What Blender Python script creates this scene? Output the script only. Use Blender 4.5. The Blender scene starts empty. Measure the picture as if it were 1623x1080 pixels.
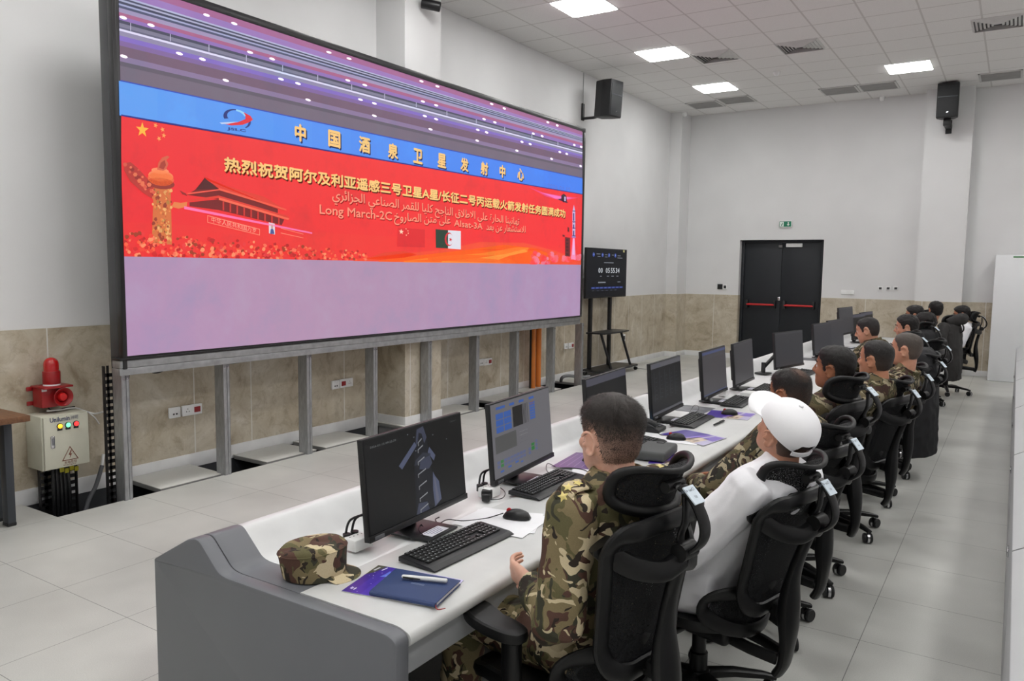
import bpy, bmesh, math, random
from mathutils import Vector, Matrix, noise

# ------------------------------------------------------------------ camera, world, exposure
SC = bpy.context.scene
COL = SC.collection
PI = math.pi
F_PX, YAW, PIT, ROLL = 1233.0, 0.5737, 0.0934, 0.0129
CAM = Vector((5.9009, 0.0, 1.7318))
_fw = Vector((-math.sin(YAW) * math.cos(PIT), math.cos(YAW) * math.cos(PIT), -math.sin(PIT)))
_r0 = Vector((math.cos(YAW), math.sin(YAW), 0))
_u0 = _r0.cross(_fw)
_rt = _r0 * math.cos(ROLL) + _u0 * math.sin(ROLL)
_up = -_r0 * math.sin(ROLL) + _u0 * math.cos(ROLL)
cam_data = bpy.data.cameras.new('camera')
cam_data.sensor_width = 36.0
cam_data.lens = F_PX / 1623.0 * 36.0
cam_data.clip_start = 0.05
cam = bpy.data.objects.new('camera', cam_data)
COL.objects.link(cam)
cam.matrix_world = Matrix(((_rt.x, _up.x, -_fw.x, CAM.x), (_rt.y, _up.y, -_fw.y, CAM.y), (_rt.z, _up.z, -_fw.z, CAM.z), (0, 0, 0, 1)))
SC.camera = cam

EXPO = 0.0
LAMP = 24.5
SC.view_settings.view_transform = 'Standard'
SC.view_settings.look = 'None'
SC.view_settings.gamma = 1.0
SC.view_settings.use_curve_mapping = False
SC.view_settings.exposure = EXPO
world = bpy.data.worlds.new('world')
SC.world = world
world.use_nodes = True
world.node_tree.nodes['Background'].inputs[0].default_value = (0.9, 0.93, 1.0, 1)
world.node_tree.nodes['Background'].inputs[1].default_value = 0.4


def ray(u, v):
    return _rt * ((u - 811.5) / F_PX) + _up * ((540 - v) / F_PX) + _fw


def on(u, v, ax, val):
    """the place in the room seen at a pixel, on the plane x, y or z = val"""
    d = ray(u, v)
    i = 'xyz'.index(ax)
    return CAM + d * ((val - CAM[i]) / d[i])


def at(u, v, dep):
    return CAM + ray(u, v) * dep


# ------------------------------------------------------------------ materials
def lin(c):
    return c / 12.92 if c <= 0.04045 else ((c + 0.055) / 1.055) ** 2.4


def rgb(r, g=None, b=None):
    if g is None:
        g = b = r
    return (lin(r / 255), lin(g / 255), lin(b / 255), 1.0)


MATS = {}


class NT:
    def __init__(self, name):
        self.m = bpy.data.materials.new(name)
        self.m.use_nodes = True
        self.t = self.m.node_tree
        self.b = self.t.nodes['Principled BSDF']
        self.out = self.t.nodes['Material Output']

    def n(self, typ, **kw):
        nd = self.t.nodes.new(typ)
        for k, v in kw.items():
            if k.startswith('i_'):
                nd.inputs[k[2:].replace('_', ' ')].default_value = v
            else:
                setattr(nd, k, v)
        return nd

    def l(self, a, b):
        self.t.links.new(a, b)

    def coord(self, scale=(1, 1, 1), kind='Object', rot=(0, 0, 0)):
        tc = self.n('ShaderNodeTexCoord')
        mp = self.n('ShaderNodeMapping')
        mp.inputs['Scale'].default_value = scale
        mp.inputs['Rotation'].default_value = rot
        self.l(tc.outputs[kind], mp.inputs['Vector'])
        return mp.outputs['Vector']

    def noise(self, vec, scale, detail=2.0, rough=0.5, dist=0.0):
        nd = self.n('ShaderNodeTexNoise')
        nd.inputs['Scale'].default_value = scale
        nd.inputs['Detail'].default_value = detail
        nd.inputs['Roughness'].default_value = rough
        nd.inputs['Distortion'].default_value = dist
        self.l(vec, nd.inputs['Vector'])
        return nd.outputs['Fac']

    def ramp(self, fac, stops, interp='LINEAR'):
        nd = self.n('ShaderNodeValToRGB')
        cr = nd.color_ramp
        cr.interpolation = interp
        while len(cr.elements) < len(stops):
            cr.elements.new(0.5)
        for e, (p, c) in zip(cr.elements, stops):
            e.position = p
            e.color = c if not isinstance(c, (int, float)) else (c, c, c, 1)
        self.l(fac, nd.inputs['Fac'])
        return nd.outputs['Color']

    def mix(self, fac, a, b, typ='MIX'):
        nd = self.n('ShaderNodeMix', data_type='RGBA', blend_type=typ)
        for s, v in ((0, fac), (6, a), (7, b)):
            if hasattr(v, 'node'):
                self.l(v, nd.inputs[s])
            else:
                nd.inputs[s].default_value = v
        return nd.outputs[2]

    def math(self, op, a, b=0.0, c=None):
        nd = self.n('ShaderNodeMath', operation=op)
        for s, v in enumerate((a, b) if c is None else (a, b, c)):
            if hasattr(v, 'node'):
                self.l(v, nd.inputs[s])
            else:
                nd.inputs[s].default_value = v
        return nd.outputs[0]

    def bump(self, h, strength=0.2, dist=0.01):
        nd = self.n('ShaderNodeBump')
        nd.inputs['Strength'].default_value = strength
        nd.inputs['Distance'].default_value = dist
        self.l(h, nd.inputs['Height'])
        self.l(nd.outputs['Normal'], self.b.inputs['Normal'])

    def col(self, c):
        if hasattr(c, 'node'):
            self.l(c, self.b.inputs['Base Color'])
        else:
            self.b.inputs['Base Color'].default_value = c

    def setp(self, rough=0.5, metal=0.0, spec=0.5, coat=0.0):
        self.b.inputs['Roughness'].default_value = rough
        self.b.inputs['Metallic'].default_value = metal
        self.b.inputs['Specular IOR Level'].default_value = spec
        self.b.inputs['Coat Weight'].default_value = coat


def mat(name, c, rough=0.5, metal=0.0, spec=0.5, coat=0.0, var=0.06, vs=6.0, bump=0.0, bs=80.0, emit=0.0, stretch=(1, 1, 1)):
    """plain procedural surface: a colour with slight mottling, optional grain bump, optional glow"""
    if name in MATS:
        return MATS[name]
    t = NT(name)
    v = t.coord(stretch)
    f = t.noise(v, vs, 3.0)
    lo = tuple(x * (1 - var) for x in c[:3]) + (1,)
    hi = tuple(min(1, x * (1 + var)) for x in c[:3]) + (1,)
    cc = t.ramp(f, [(0.3, lo), (0.7, hi)])
    t.col(cc)
    t.setp(rough, metal, spec, coat)
    if bump:
        t.bump(t.noise(v, bs, 2.0), bump, 0.004)
    if emit:
        t.l(cc, t.b.inputs['Emission Color'])
        t.b.inputs['Emission Strength'].default_value = emit
    MATS[name] = t.m
    return t.m


# ------------------------------------------------------------------ mesh building
class MB:
    def __init__(self):
        self.v, self.f, self.m, self.s, self.c = [], [], [], [], []

    def add(self, vs, fs, mi=0, smooth=True, M=None, col=None):
        o = len(self.v)
        for p in vs:
            p = Vector(p)
            self.v.append(M @ p if M else p)
        for k, f in enumerate(fs):
            self.f.append([o + i for i in f])
            self.m.append(mi)
            self.s.append(smooth[k] if isinstance(smooth, list) else smooth)
            self.c.append(col)
        return self

    def box(self, c, s, bev=0.0, R=None, mi=0, seg=2, taper=None):
        bm = bmesh.new()
        bmesh.ops.create_cube(bm, size=1.0)
        for q in bm.verts:
            q.co = Vector((q.co.x * s[0], q.co.y * s[1], q.co.z * s[2]))
            if taper and q.co.z > 0:
                q.co.x *= taper
                q.co.y *= taper
        nf = set()
        if bev > 0:
            nf = set(bmesh.ops.bevel(bm, geom=list(bm.edges), offset=bev, segments=seg, affect='EDGES', profile=0.5)['faces'])
        bm.verts.index_update()
        T = Matrix.Translation(Vector(c)) @ (R.to_4x4() if R else Matrix.Identity(4))
        self.add([q.co.copy() for q in bm.verts], [[q.index for q in f.verts] for f in bm.faces], mi, [f in nf for f in bm.faces], T)
        bm.free()
        return self

    def prism(self, poly, ax, a, b, bev=0.0, mi=0, M=None, seg=2):
        """poly: 2D points; extruded along axis ax from a to b"""
        bm = bmesh.new()

        def P(p, t):
            return {'x': (t, p[0], p[1]), 'y': (p[0], t, p[1]), 'z': (p[0], p[1], t)}[ax]
        lo = [bm.verts.new(P(p, a)) for p in poly]
        hi = [bm.verts.new(P(p, b)) for p in poly]
        n = len(poly)
        bm.faces.new(lo)
        bm.faces.new(hi[::-1])
        for i in range(n):
            bm.faces.new((lo[i], hi[i], hi[(i + 1) % n], lo[(i + 1) % n]))
        bmesh.ops.recalc_face_normals(bm, faces=bm.faces)
        caps = [f for f in bm.faces if len(f.verts) == n and n > 4]
        nf = set(bm.faces) - set(caps) if n > 8 else set()
        if bev > 0:
            nf |= set(bmesh.ops.bevel(bm, geom=list({e for f in caps for e in f.edges} if n > 8 else bm.edges), offset=bev, segments=seg, affect='EDGES', profile=0.5)['faces'])
        bm.verts.index_update()
        bm.normal_update()
        ai = 'xyz'.index(ax)
        self.add([q.co.copy() for q in bm.verts], [[q.index for q in f.verts] for f in bm.faces], mi, [f in nf and abs(f.normal[ai]) < .9995 for f in bm.faces], M)
        bm.free()
        return self

    def loft(self, rings, cap=True, closed=False, mi=0, M=None, smooth=True):
        n = len(rings[0])
        vs = [p for r in rings for p in r]
        fs = []
        k = len(rings)
        for i in range(k if closed else k - 1):
            a, b = i * n, ((i + 1) % k) * n
            for j in range(n):
                fs.append((a + j, a + (j + 1) % n, b + (j + 1) % n, b + j))
        if cap and not closed:
            fs.append(tuple(range(n))[::-1])
            fs.append(tuple((k - 1) * n + j for j in range(n)))
        return self.add(vs, fs, mi, smooth, M)

    def tube(self, path, r, n=10, closed=False, cap=True, mi=0, M=None, up=None, sq=0.0):
        """swept section; r: number, list, or list of (ra, rb); up fixes the direction of rb; sq>0 squares the section"""
        P = [Vector(p) for p in path]
        k = len(P)
        R = r if isinstance(r, (list, tuple)) and len(r) == k and k != 2 or isinstance(r, list) else [r] * k
        rings = []
        T = []
        for i in range(k):
            if closed:
                t = P[(i + 1) % k] - P[i - 1]
            else:
                t = P[min(i + 1, k - 1)] - P[max(i - 1, 0)]
            T.append(t.normalized())
        if up is not None:
            up = Vector(up)
        a = None
        for i in range(k):
            t = T[i]
            if up is not None:
                b = up - t * up.dot(t)
                b.normalize()
                s = t.cross(b)
            else:
                if a is None:
                    s = t.orthogonal().normalized()
                else:
                    s = (a - t * a.dot(t)).normalized()
                b = s.cross(t)
                a = s
            rr = R[i]
            ra, rb = rr if isinstance(rr, (list, tuple)) else (rr, rr)
            ring = []
            for j in range(n):
                th = 2 * PI * j / n
                c, q = math.cos(th), math.sin(th)
                if sq:
                    e = 1.0 - sq * 0.7
                    c = math.copysign(abs(c) ** e, c)
                    q = math.copysign(abs(q) ** e, q)
                ring.append(P[i] + s * (c * ra) + b * (q * rb))
            rings.append(ring)
        return self.loft(rings, cap, closed, mi, M)

    def cyl(self, p0, p1, r, n=20, r1=None, mi=0):
        return self.tube([p0, p1], [r, r if r1 is None else r1], n, mi=mi)

    def lathe(self, prof, n=24, M=None, mi=0):
        """prof: (radius, z) points from bottom to top round the z axis"""
        rings = [[Vector((max(r, 1e-4) * math.cos(2 * PI * j / n), max(r, 1e-4) * math.sin(2 * PI * j / n), z)) for j in range(n)] for r, z in prof]
        return self.loft(rings, True, False, mi, M)

    def ell(self, c, r, n=16, k=10, M=None, mi=0):
        rings = []
        for i in range(k + 1):
            ph = -PI / 2 + PI * i / k
            cr = max(math.cos(ph), 0.02)
            rings.append([Vector((c[0] + r[0] * cr * math.cos(2 * PI * j / n), c[1] + r[1] * cr * math.sin(2 * PI * j / n), c[2] + r[2] * math.sin(ph))) for j in range(n)])
        return self.loft(rings, True, False, mi, M)

    def poly(self, pts, mi=0, col=None):
        return self.add(pts, [tuple(range(len(pts)))], mi, False, None, col)

    def build(self, name, mats, parent=None, loc=None, ang=35, kind=None):
        me = bpy.data.meshes.new(name)
        me.from_pydata([tuple(p) for p in self.v], [], self.f)
        mats = mats if isinstance(mats, (list, tuple)) else [mats]
        for q in mats:
            me.materials.append(q)
        me.polygons.foreach_set('material_index', self.m)
        me.polygons.foreach_set('use_smooth', self.s)
        if any(c is not None for c in self.c):
            ca = me.color_attributes.new('Col', 'FLOAT_COLOR', 'CORNER')
            for p in me.polygons:
                c = self.c[p.index] or (1, 1, 1, 1)
                for li in p.loop_indices:
                    ca.data[li].color = c
        me.update()
        try:
            me.set_sharp_from_angle(angle=math.radians(ang))
        except Exception:
            pass
        o = bpy.data.objects.new(name, me)
        COL.objects.link(o)
        if parent:
            o.parent = parent
        if loc is not None:
            o.location = loc
        if kind:
            o['kind'] = kind
        return o


def thing(name, label, cat, loc=(0, 0, 0), rz=0.0, group=None):
    o = bpy.data.objects.new(name, None)
    o.empty_display_size = 0.1
    COL.objects.link(o)
    o.location = loc
    o.rotation_euler = (0, 0, rz)
    return tag(o, label, cat, group)


def tag(o, label, cat, group=None):
    o['label'] = label
    o['category'] = cat
    if group:
        o['group'] = group
    return o


def dup(root, loc=None, rz=None, label=None):
    r = root.copy()
    COL.objects.link(r)
    if loc is not None:
        r.location = loc
    if rz is not None:
        r.rotation_euler = (0, 0, rz)
    if label:
        r['label'] = label
    for ch in list(root.children):
        c = ch.copy()
        COL.objects.link(c)
        c.parent = r
        for g in list(ch.children):
            d = g.copy()
            COL.objects.link(d)
            d.parent = c
    return r


def struct(mb, name, mats, **kw):
    return mb.build(name, mats, kind='structure', **kw)


_txt = {}


def text_geo(s, bold=0.0):
    if (s, bold) in _txt:
        return _txt[(s, bold)]
    cu = bpy.data.curves.new('t', 'FONT')
    cu.body = s
    cu.offset = bold
    cu.resolution_u = 2
    o = bpy.data.objects.new('t', cu)
    COL.objects.link(o)
    dg = bpy.context.evaluated_depsgraph_get()
    ev = o.evaluated_get(dg)
    me = ev.to_mesh()
    vs = [q.co.copy() for q in me.vertices]
    fs = [tuple(p.vertices) for p in me.polygons]
    ev.to_mesh_clear()
    bpy.data.objects.remove(o)
    bpy.data.curves.remove(cu)
    _txt[(s, bold)] = (vs, fs)
    return vs, fs


def put_text(mb, s, O, X, Y, w=None, h=None, bold=0.0, col=None, mi=0, dup=0.0):
    """lettering whose box starts at O and spans w along X and h along Y (one of them may be left free)"""
    vs, fs = text_geo(s, bold)
    if not vs:
        return mb
    x0, x1 = min(p.x for p in vs), max(p.x for p in vs)
    y0, y1 = min(p.y for p in vs), max(p.y for p in vs)
    sx = w / (x1 - x0) if w else h / (y1 - y0)
    sy = h / (y1 - y0) if h else sx
    X, Y, O = Vector(X).normalized(), Vector(Y).normalized(), Vector(O)
    if dup:
        for a, b in ((dup, 0), (-dup, 0), (0, dup), (0, -dup)):
            put_text(mb, s, O + X * a + Y * b, X, Y, w, h, 0.0, col, mi)
    return mb.add([O + X * ((p.x - x0) * sx) + Y * ((p.y - y0) * sy) for p in vs], fs, mi, False, None, col)


def glow(name, strength=1.0):
    """a lit display: emission from the picture's own colours"""
    if name in MATS:
        return MATS[name]
    t = NT(name)
    a = t.n('ShaderNodeVertexColor', layer_name='Col')
    t.col((0.01, 0.01, 0.01, 1))
    t.setp(0.35, 0, 0.18)
    t.l(a.outputs['Color'], t.b.inputs['Emission Color'])
    t.b.inputs['Emission Strength'].default_value = strength
    MATS[name] = t.m
    return t.m


def printed(name, rough=0.5):
    """printed matter: the ink colours of the print"""
    if name in MATS:
        return MATS[name]
    t = NT(name)
    a = t.n('ShaderNodeVertexColor', layer_name='Col')
    t.col(a.outputs['Color'])
    t.setp(rough)
    MATS[name] = t.m
    return t.m


def arc(c, r, a0, a1, n, z=0.0):
    return [(c[0] + r * math.cos(a0 + (a1 - a0) * i / n), c[1] + r * math.sin(a0 + (a1 - a0) * i / n), z) for i in range(n + 1)]


def bez(P, n=8):
    """smooth curve through points (Catmull-Rom)"""
    P = [Vector(p) for p in P]
    out = []
    for i in range(len(P) - 1):
        a, b, c, d = P[max(i - 1, 0)], P[i], P[i + 1], P[min(i + 2, len(P) - 1)]
        for k in range(n):
            t = k / n
            out.append(0.5 * ((2 * b) + (c - a) * t + (2 * a - 5 * b + 4 * c - d) * t * t + (3 * b - a - 3 * c + d) * t ** 3))
    out.append(P[-1])
    return out


# common surfaces
BLACK = mat('black_plastic', rgb(19, 20, 22), 0.5, bump=0.05, bs=400)
BLACK_SOFT = mat('black_soft_plastic', rgb(22, 23, 25), 0.38, var=0.1)
WHITE_PL = mat('white_plastic', rgb(236, 237, 236), 0.4)
CHROME = mat('chrome', rgb(205, 205, 208), 0.18, 1.0)
GALV = mat('galvanized_steel', rgb(168, 170, 172), 0.42, 0.75, var=0.16, vs=14, stretch=(6, 1, 1))
# ------------------------------------------------------------------ the room
HC = 4.79            # ceiling height
YB, XR, YF = 15.27, 9.6, -3.4
FX = 0.516           # edge of the fixed floor beside the open floor trench
ZD = 1.25            # top of the stone dado


def grid_lines(t, axes, period, off, width):
    """1 on thin lines of a square grid in the object's own coordinates"""
    tc = t.n('ShaderNodeTexCoord')
    sp = t.n('ShaderNodeSeparateXYZ')
    t.l(tc.outputs['Object'], sp.inputs[0])
    res = None
    for ax, o in zip(axes, off):
        per = period[ax] if isinstance(period, tuple) else period
        a = t.math('ADD', sp.outputs[ax], -o + per * 100 + width / 2)
        a = t.math('MODULO', a, per)
        a = t.math('LESS_THAN', a, width)
        res = a if res is None else t.math('MAXIMUM', res, a)
    return res


t = NT('floor_tile')
v = t.coord()
base = t.ramp(t.noise(v, 260, 2), [(0.3, rgb(196, 196, 191)), (0.7, rgb(212, 212, 207))])
big = t.ramp(t.noise(v, 1.3, 3), [(0.3, rgb(226)), (0.7, rgb(255))])
base = t.mix(1.0, base, big, 'MULTIPLY')
t.col(t.mix(grid_lines(t, (0, 1), (0.608, 0.6), (FX, 2.065), 0.0035), base, rgb(120, 120, 118)))
t.setp(0.34, 0, 0.4)
FLOOR_M = t.m
t = NT('ceiling_tile')
v = t.coord()
base = t.ramp(t.noise(v, 160, 2), [(0.3, rgb(226, 225, 223)), (0.7, rgb(235, 234, 232))])
t.col(t.mix(grid_lines(t, (0, 1), 0.6, (0.5525, 0.2225), 0.022), base, rgb(206, 204, 201)))
t.setp(0.9, 0, 0.2)
CEIL_M = t.m
t = NT('wall_paint')
v = t.coord()
t.col(t.ramp(t.noise(v, 1.2, 2), [(0.3, rgb(219, 219, 219)), (0.7, rgb(226, 226, 226))]))
t.setp(0.75, 0, 0.3)
t.bump(t.noise(v, 120, 2), 0.06, 0.004)
WALL_M = t.m


def stone(name, ax, off, per):
    t = NT(name)
    v = t.coord()
    a = t.noise(v, 2.6, 8, 0.62, 0.8)
    c = t.ramp(a, [(0.3, rgb(150, 136, 114)), (0.43, rgb(184, 173, 152)), (0.56, rgb(196, 187, 168)), (0.72, rgb(214, 207, 194))])
    b = t.noise(v, 8, 8, 0.72, 1.0)
    c = t.mix(t.ramp(b, [(0.5, 0.0), (0.7, 0.6)]), c, rgb(150, 135, 112))
    d = t.noise(v, 40, 4, 0.6)
    c = t.mix(t.ramp(d, [(0.55, 0.0), (0.8, 0.35)]), c, rgb(214, 209, 196))
    t.col(t.mix(grid_lines(t, (ax,), per, (off,), 0.009), c, rgb(222, 221, 216)))
    t.setp(0.4, 0, 0.4)
    return t.m


ja, jb = on(308, 640, 'x', 0.012).y, on(398, 620, 'x', 0.012).y
STONE_L = stone('stone_dado', 1, ja, jb - ja)
STONE_B = stone('stone_dado_end', 0, on(1131, 500, 'y', YB).x, 0.93)
BASE_M = mat('baseboard_white', rgb(228, 229, 229), 0.45)
DARK_M = mat('underfloor_concrete', rgb(58, 60, 63), 0.85, var=0.2, vs=4)
REVEAL_M = mat('reveal_paint', rgb(190, 190, 188), 0.7)

YT0, YT1 = on(89, 819.3, 'z', 0).y, 10.95      # trench along the screen wall
m = MB()
m.box(((FX + XR) / 2, (YF + YB) / 2, -0.02), (XR - FX, YB - YF, 0.04))
m.box((FX / 2 + 0.0, (YF + YT0) / 2, -0.02), (FX, YT0 - YF, 0.04))
m.box((FX / 2, (YB + YT1) / 2, -0.02), (FX, YB - YT1, 0.04))
struct(m, 'floor', FLOOR_M)
m = MB().box((XR / 2, (YF + YB) / 2, -0.40), (XR, YB - YF, 0.06))
struct(m, 'floor_under', DARK_M)
struct(MB().box((XR / 2, (YF + YB) / 2, HC + 0.04), (XR + 0.3, YB - YF + 0.3, 0.08)), 'ceiling', CEIL_M)
struct(MB().box((-0.1, (YF + YB) / 2, HC / 2 - 0.2), (0.2, YB - YF + 0.4, HC + 0.4)), 'wall_left', WALL_M)
struct(MB().box((XR + 0.1, (YF + YB) / 2, HC / 2 - 0.2), (0.2, YB - YF + 0.4, HC + 0.4)), 'wall_right', WALL_M)
struct(MB().box((XR / 2, YF - 0.1, HC / 2 - 0.2), (XR, 0.2, HC + 0.4)), 'wall_front', WALL_M)
DX0, DX1, DZ = 1.31, 2.862, 2.325
m = MB()
m.box((DX0 / 2, YB + 0.125, HC / 2), (DX0, 0.25, HC))
m.box(((DX1 + XR) / 2, YB + 0.125, HC / 2), (XR - DX1, 0.25, HC))
m.box(((DX0 + DX1) / 2, YB + 0.125, (DZ + HC) / 2), (DX1 - DX0, 0.25, HC - DZ))
struct(m, 'wall_back', WALL_M)
# columns
CY0, CY1 = 6.385, 6.985
struct(MB().box((0.2, (CY0 + CY1) / 2, HC / 2 - 0.2), (0.4, CY1 - CY0, HC + 0.4)), 'wall_left_column', WALL_M)
KX, KY = 0.235, 14.77
struct(MB().box((KX / 2, (KY + YB) / 2, HC / 2), (KX, YB - KY, HC)), 'wall_back_corner_column', WALL_M)
PX0, PX1, PY = 4.44, 5.14, 15.0
struct(MB().box(((PX0 + PX1) / 2, (PY + YB) / 2, HC / 2), (PX1 - PX0, YB - PY, HC)), 'wall_back_column', WALL_M)
# stone dado, 12 mm proud of the walls
m = MB()
for a, b in ((YF, CY0), (CY1, KY)):
    m.box((0.006, (a + b) / 2, ZD / 2), (0.012, b - a, ZD))
m.box((0.406, (CY0 + CY1) / 2, ZD / 2), (0.012, CY1 - CY0 + 0.024, ZD))
struct(m, 'trim_1', STONE_L)
struct(MB().box((0.008, (YF + YB) / 2, -0.21), (0.016, YB - YF, 0.40)), 'wall_left_footing', DARK_M)
struct(MB().box((FX + 0.004, (YT0 + YT1) / 2, -0.21), (0.008, YT1 - YT0, 0.34)), 'wall_trench', DARK_M)
m = MB()
m.box((0.2, CY0 - 0.006, ZD / 2), (0.4, 0.012, ZD))
m.box((0.2, CY1 + 0.006, ZD / 2), (0.4, 0.012, ZD))
m.box((KX / 2, KY - 0.006, ZD / 2), (KX, 0.012, ZD))
m.box((KX + 0.006, (KY + YB) / 2, ZD / 2), (0.012, YB - KY, ZD))
m.box(((KX + DX0) / 2, YB - 0.006, ZD / 2), (DX0 - KX, 0.012, ZD))
m.box((DX0 - 0.0, YB + 0.11, ZD / 2), (0.014, 0.22, ZD))
m.box(((DX1 + PX0) / 2, YB - 0.006, ZD / 2), (PX0 - DX1, 0.012, ZD))
m.box(((PX0 + PX1) / 2, PY - 0.006, ZD / 2), (PX1 - PX0, 0.012, ZD))
m.box((PX1 + 0.006, (PY + YB) / 2, ZD / 2), (0.012, YB - PY, ZD))
m.box(((PX1 + XR) / 2, YB - 0.006, ZD / 2), (XR - PX1, 0.012, ZD))
struct(m, 'trim_2', STONE_B)
m = MB()
for a, b in ((YF, CY0), (CY1, KY)):
    m.box((0.019, (a + b) / 2, 0.04), (0.015, b - a, 0.12), 0.003)
m.box((0.419, (CY0 + CY1) / 2, 0.05), (0.015, CY1 - CY0 + 0.05, 0.1), 0.003)
m.box((0.2, CY0 - 0.02, 0.05), (0.43, 0.016, 0.1), 0.003)
struct(m, 'baseboard_left', BASE_M)
m = MB()
for a, b, y in ((0, KX + .02, KY), (KX, DX0, YB), (DX1, PX0, YB), (PX0 - .02, PX1 + .02, PY), (PX1, XR, YB)):
    m.box(((a + b) / 2, y - 0.02, 0.05), (b - a, 0.016, 0.1), 0.003)
m.box((KX + 0.02, (KY + YB) / 2, 0.05), (0.016, YB - KY, 0.1), 0.003)
struct(m, 'baseboard_back', BASE_M)

# double door
DOOR_M = mat('anthracite_door_paint', rgb(37, 40, 44), 0.45, spec=.3, var=0.05)
RED_BAR = mat('red_bar', rgb(196, 34, 36), 0.4)
xm = (DX0 + DX1) / 2
ad = YB + 0.17
m = MB()
for a, b in ((DX0 + 0.007, DX0 + 0.06), (DX1 - 0.06, DX1)):
    m.box(((a + b) / 2, ad + 0.01, DZ / 2), (b - a, 0.12, DZ), 0.004)
m.box((xm, ad + 0.01, DZ - 0.025), (DX1 - DX0 - 0.11, 0.12, 0.05), 0.004)
struct(m, 'trim_3', DOOR_M)
for k, (a, b) in enumerate(((DX0 + 0.062, xm - 0.002), (xm + 0.002, DX1 - 0.062))):
    d = struct(MB().box(((a + b) / 2, ad, DZ / 2 - 0.02), (b - a, 0.06, DZ - 0.06), 0.006), 'door_%d' % (k + 1), DOOR_M)
    s = 0.09
    MB().cyl((a + s, ad - 0.10, 1.08), (b - s, ad - 0.10, 1.08), 0.019).build('panic_bar', RED_BAR, d)
    for x in (a + s, b - s):
        MB().box((x, ad - 0.07, 1.09), (0.05, 0.09, 0.15), 0.008).build('bar_bracket', BLACK, d)
    if k == 0:
        MB().box((b - 0.02, ad - 0.045, 1.2), (0.05, 0.03, 0.07), 0.004).build('latch', CHROME, d)
        MB().box((b - 0.03, ad - 0.045, DZ - 0.12), (0.07, 0.03, 0.05), 0.004).build('door_closer_stop', mat('grey_metal', rgb(120), 0.4, 0.6), d)
    else:
        MB().box((a + 0.22, ad - 0.05, DZ - 0.1), (0.3, 0.04, 0.07), 0.008).build('door_closer', WHITE_PL, d)

# ---------------------------------------------------------------- ceiling: lamps, vents, detector
PANEL = mat('lit_diffuser', (1, 1, 0.985, 1), 0.5, var=0.0, emit=LAMP)


def ceiling_lamp(x, y, label):
    o = thing('ceiling_light', label, 'ceiling light', (x + 0.3, y + 0.3, HC), 0, 'square ceiling light panels')
    q = [(0.27 * sx, 0.27 * sy) for sx, sy in ((1, 1), (-1, 1), (-1, -1), (1, -1))]
    pts = []
    for i, (cx, cy) in enumerate(((.255, .255), (-.255, .255), (-.255, -.255), (.255, -.255))):
        for k in range(6):
            a = PI / 2 * i + PI / 2 * k / 5
            pts.append((cx + 0.04 * math.cos(a), cy + 0.04 * math.sin(a)))
    MB().prism(pts, 'z', -0.012, -0.002).build('diffuser', PANEL, o)
    m = MB()
    for sx in (-1, 1):
        m.box((sx * 0.2975, 0, -0.004), (0.005, 0.6, 0.008))
        m.box((0, sx * 0.2975, -0.004), (0.6, 0.005, 0.008))
    m.build('frame', WHITE_PL, o)
    return o


ceiling_lamp(1.16, 8.03, 'bright square ceiling panel at the top edge of the photo, above the wall speaker')
ceiling_lamp(1.16, 10.41, 'bright square ceiling panel directly beyond the wall speaker, next to a slatted vent')
ceiling_lamp(1.15, 12.79, 'bright square ceiling panel nearest the far corner, in front of two grey return grilles')
ceiling_lamp(4.05, 12.92, 'bright square ceiling panel in front of the speaker on the far column')
for x in (1.16, 4.16, 7.16):
    for y in (-1.57, 0.83, 3.23, 5.63):
        ceiling_lamp(x, y, 'square ceiling light panel over the near half of the room')
for x, y in ((4.16, 8.03), (7.16, 8.03), (7.16, 10.43), (7.16, 12.83)):
    ceiling_lamp(x, y, 'square ceiling light panel over the near half of the room')

VENT_W = mat('vent_white', rgb(206, 206, 204), 0.6)
VENT_D = mat('vent_dark', rgb(104, 104, 104), 0.8)


def diffuser(px, label):
    c = on(px[0], px[1], 'z', HC)
    o = thing('air_diffuser', label, 'air vent', (c.x, c.y, HC), 0, 'slatted ceiling air diffusers')
    MB().box((0, 0, -0.002), (0.5, 0.5, 0.004)).build('backing', VENT_D, o)
    for k in range(6):
        s = 0.28 - 0.042 * k
        z = -0.004 - 0.002 * k
        m = MB()
        for q in range(4):
            R = Matrix.Rotation(PI / 2 * q, 3, 'Z')
            a, b = s, s - 0.026
            vs = [(-a, -a, z), (a, -a, z), (b, -b, z - 0.016), (-b, -b, z - 0.016), (-a, -a, z + .004), (a, -a, z + .004), (b, -b, z - 0.012), (-b, -b, z - 0.012)]
            m.add([R @ Vector(p) for p in vs], [(0, 1, 2, 3), (4, 7, 6, 5), (0, 4, 5, 1), (3, 2, 6, 7)], 0, False)
        m.build('louvre_ring', VENT_W, o)


diffuser((1134, 89), 'slatted ceiling air diffuser beside the second bright panel')
diffuser((1268, 73), 'slatted ceiling air diffuser in the middle of the ceiling')
diffuser((1582, 36), 'slatted ceiling air diffuser at the right edge of the ceiling')
GRILLE = mat('return_grille', rgb(150, 149, 147), 0.8, bump=0.3, bs=300)


def grille(px, label):
    c = on(px[0], px[1], 'z', HC)
    o = tag(MB().box((0, 0, -0.004), (0.52, 0.52, 0.01), 0.002).build('return_grille', GRILLE, loc=(c.x, c.y, HC)), label, 'air vent', 'grey return air grilles')
    m = MB()
    for sx in (-1, 1):
        m.box((sx * 0.275, 0, -0.006), (0.03, 0.58, 0.014), 0.002)
        m.box((0, sx * 0.275, -0.006), (0.58, 0.03, 0.014), 0.002)
    m.build('grille_frame', VENT_W, o)


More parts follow.
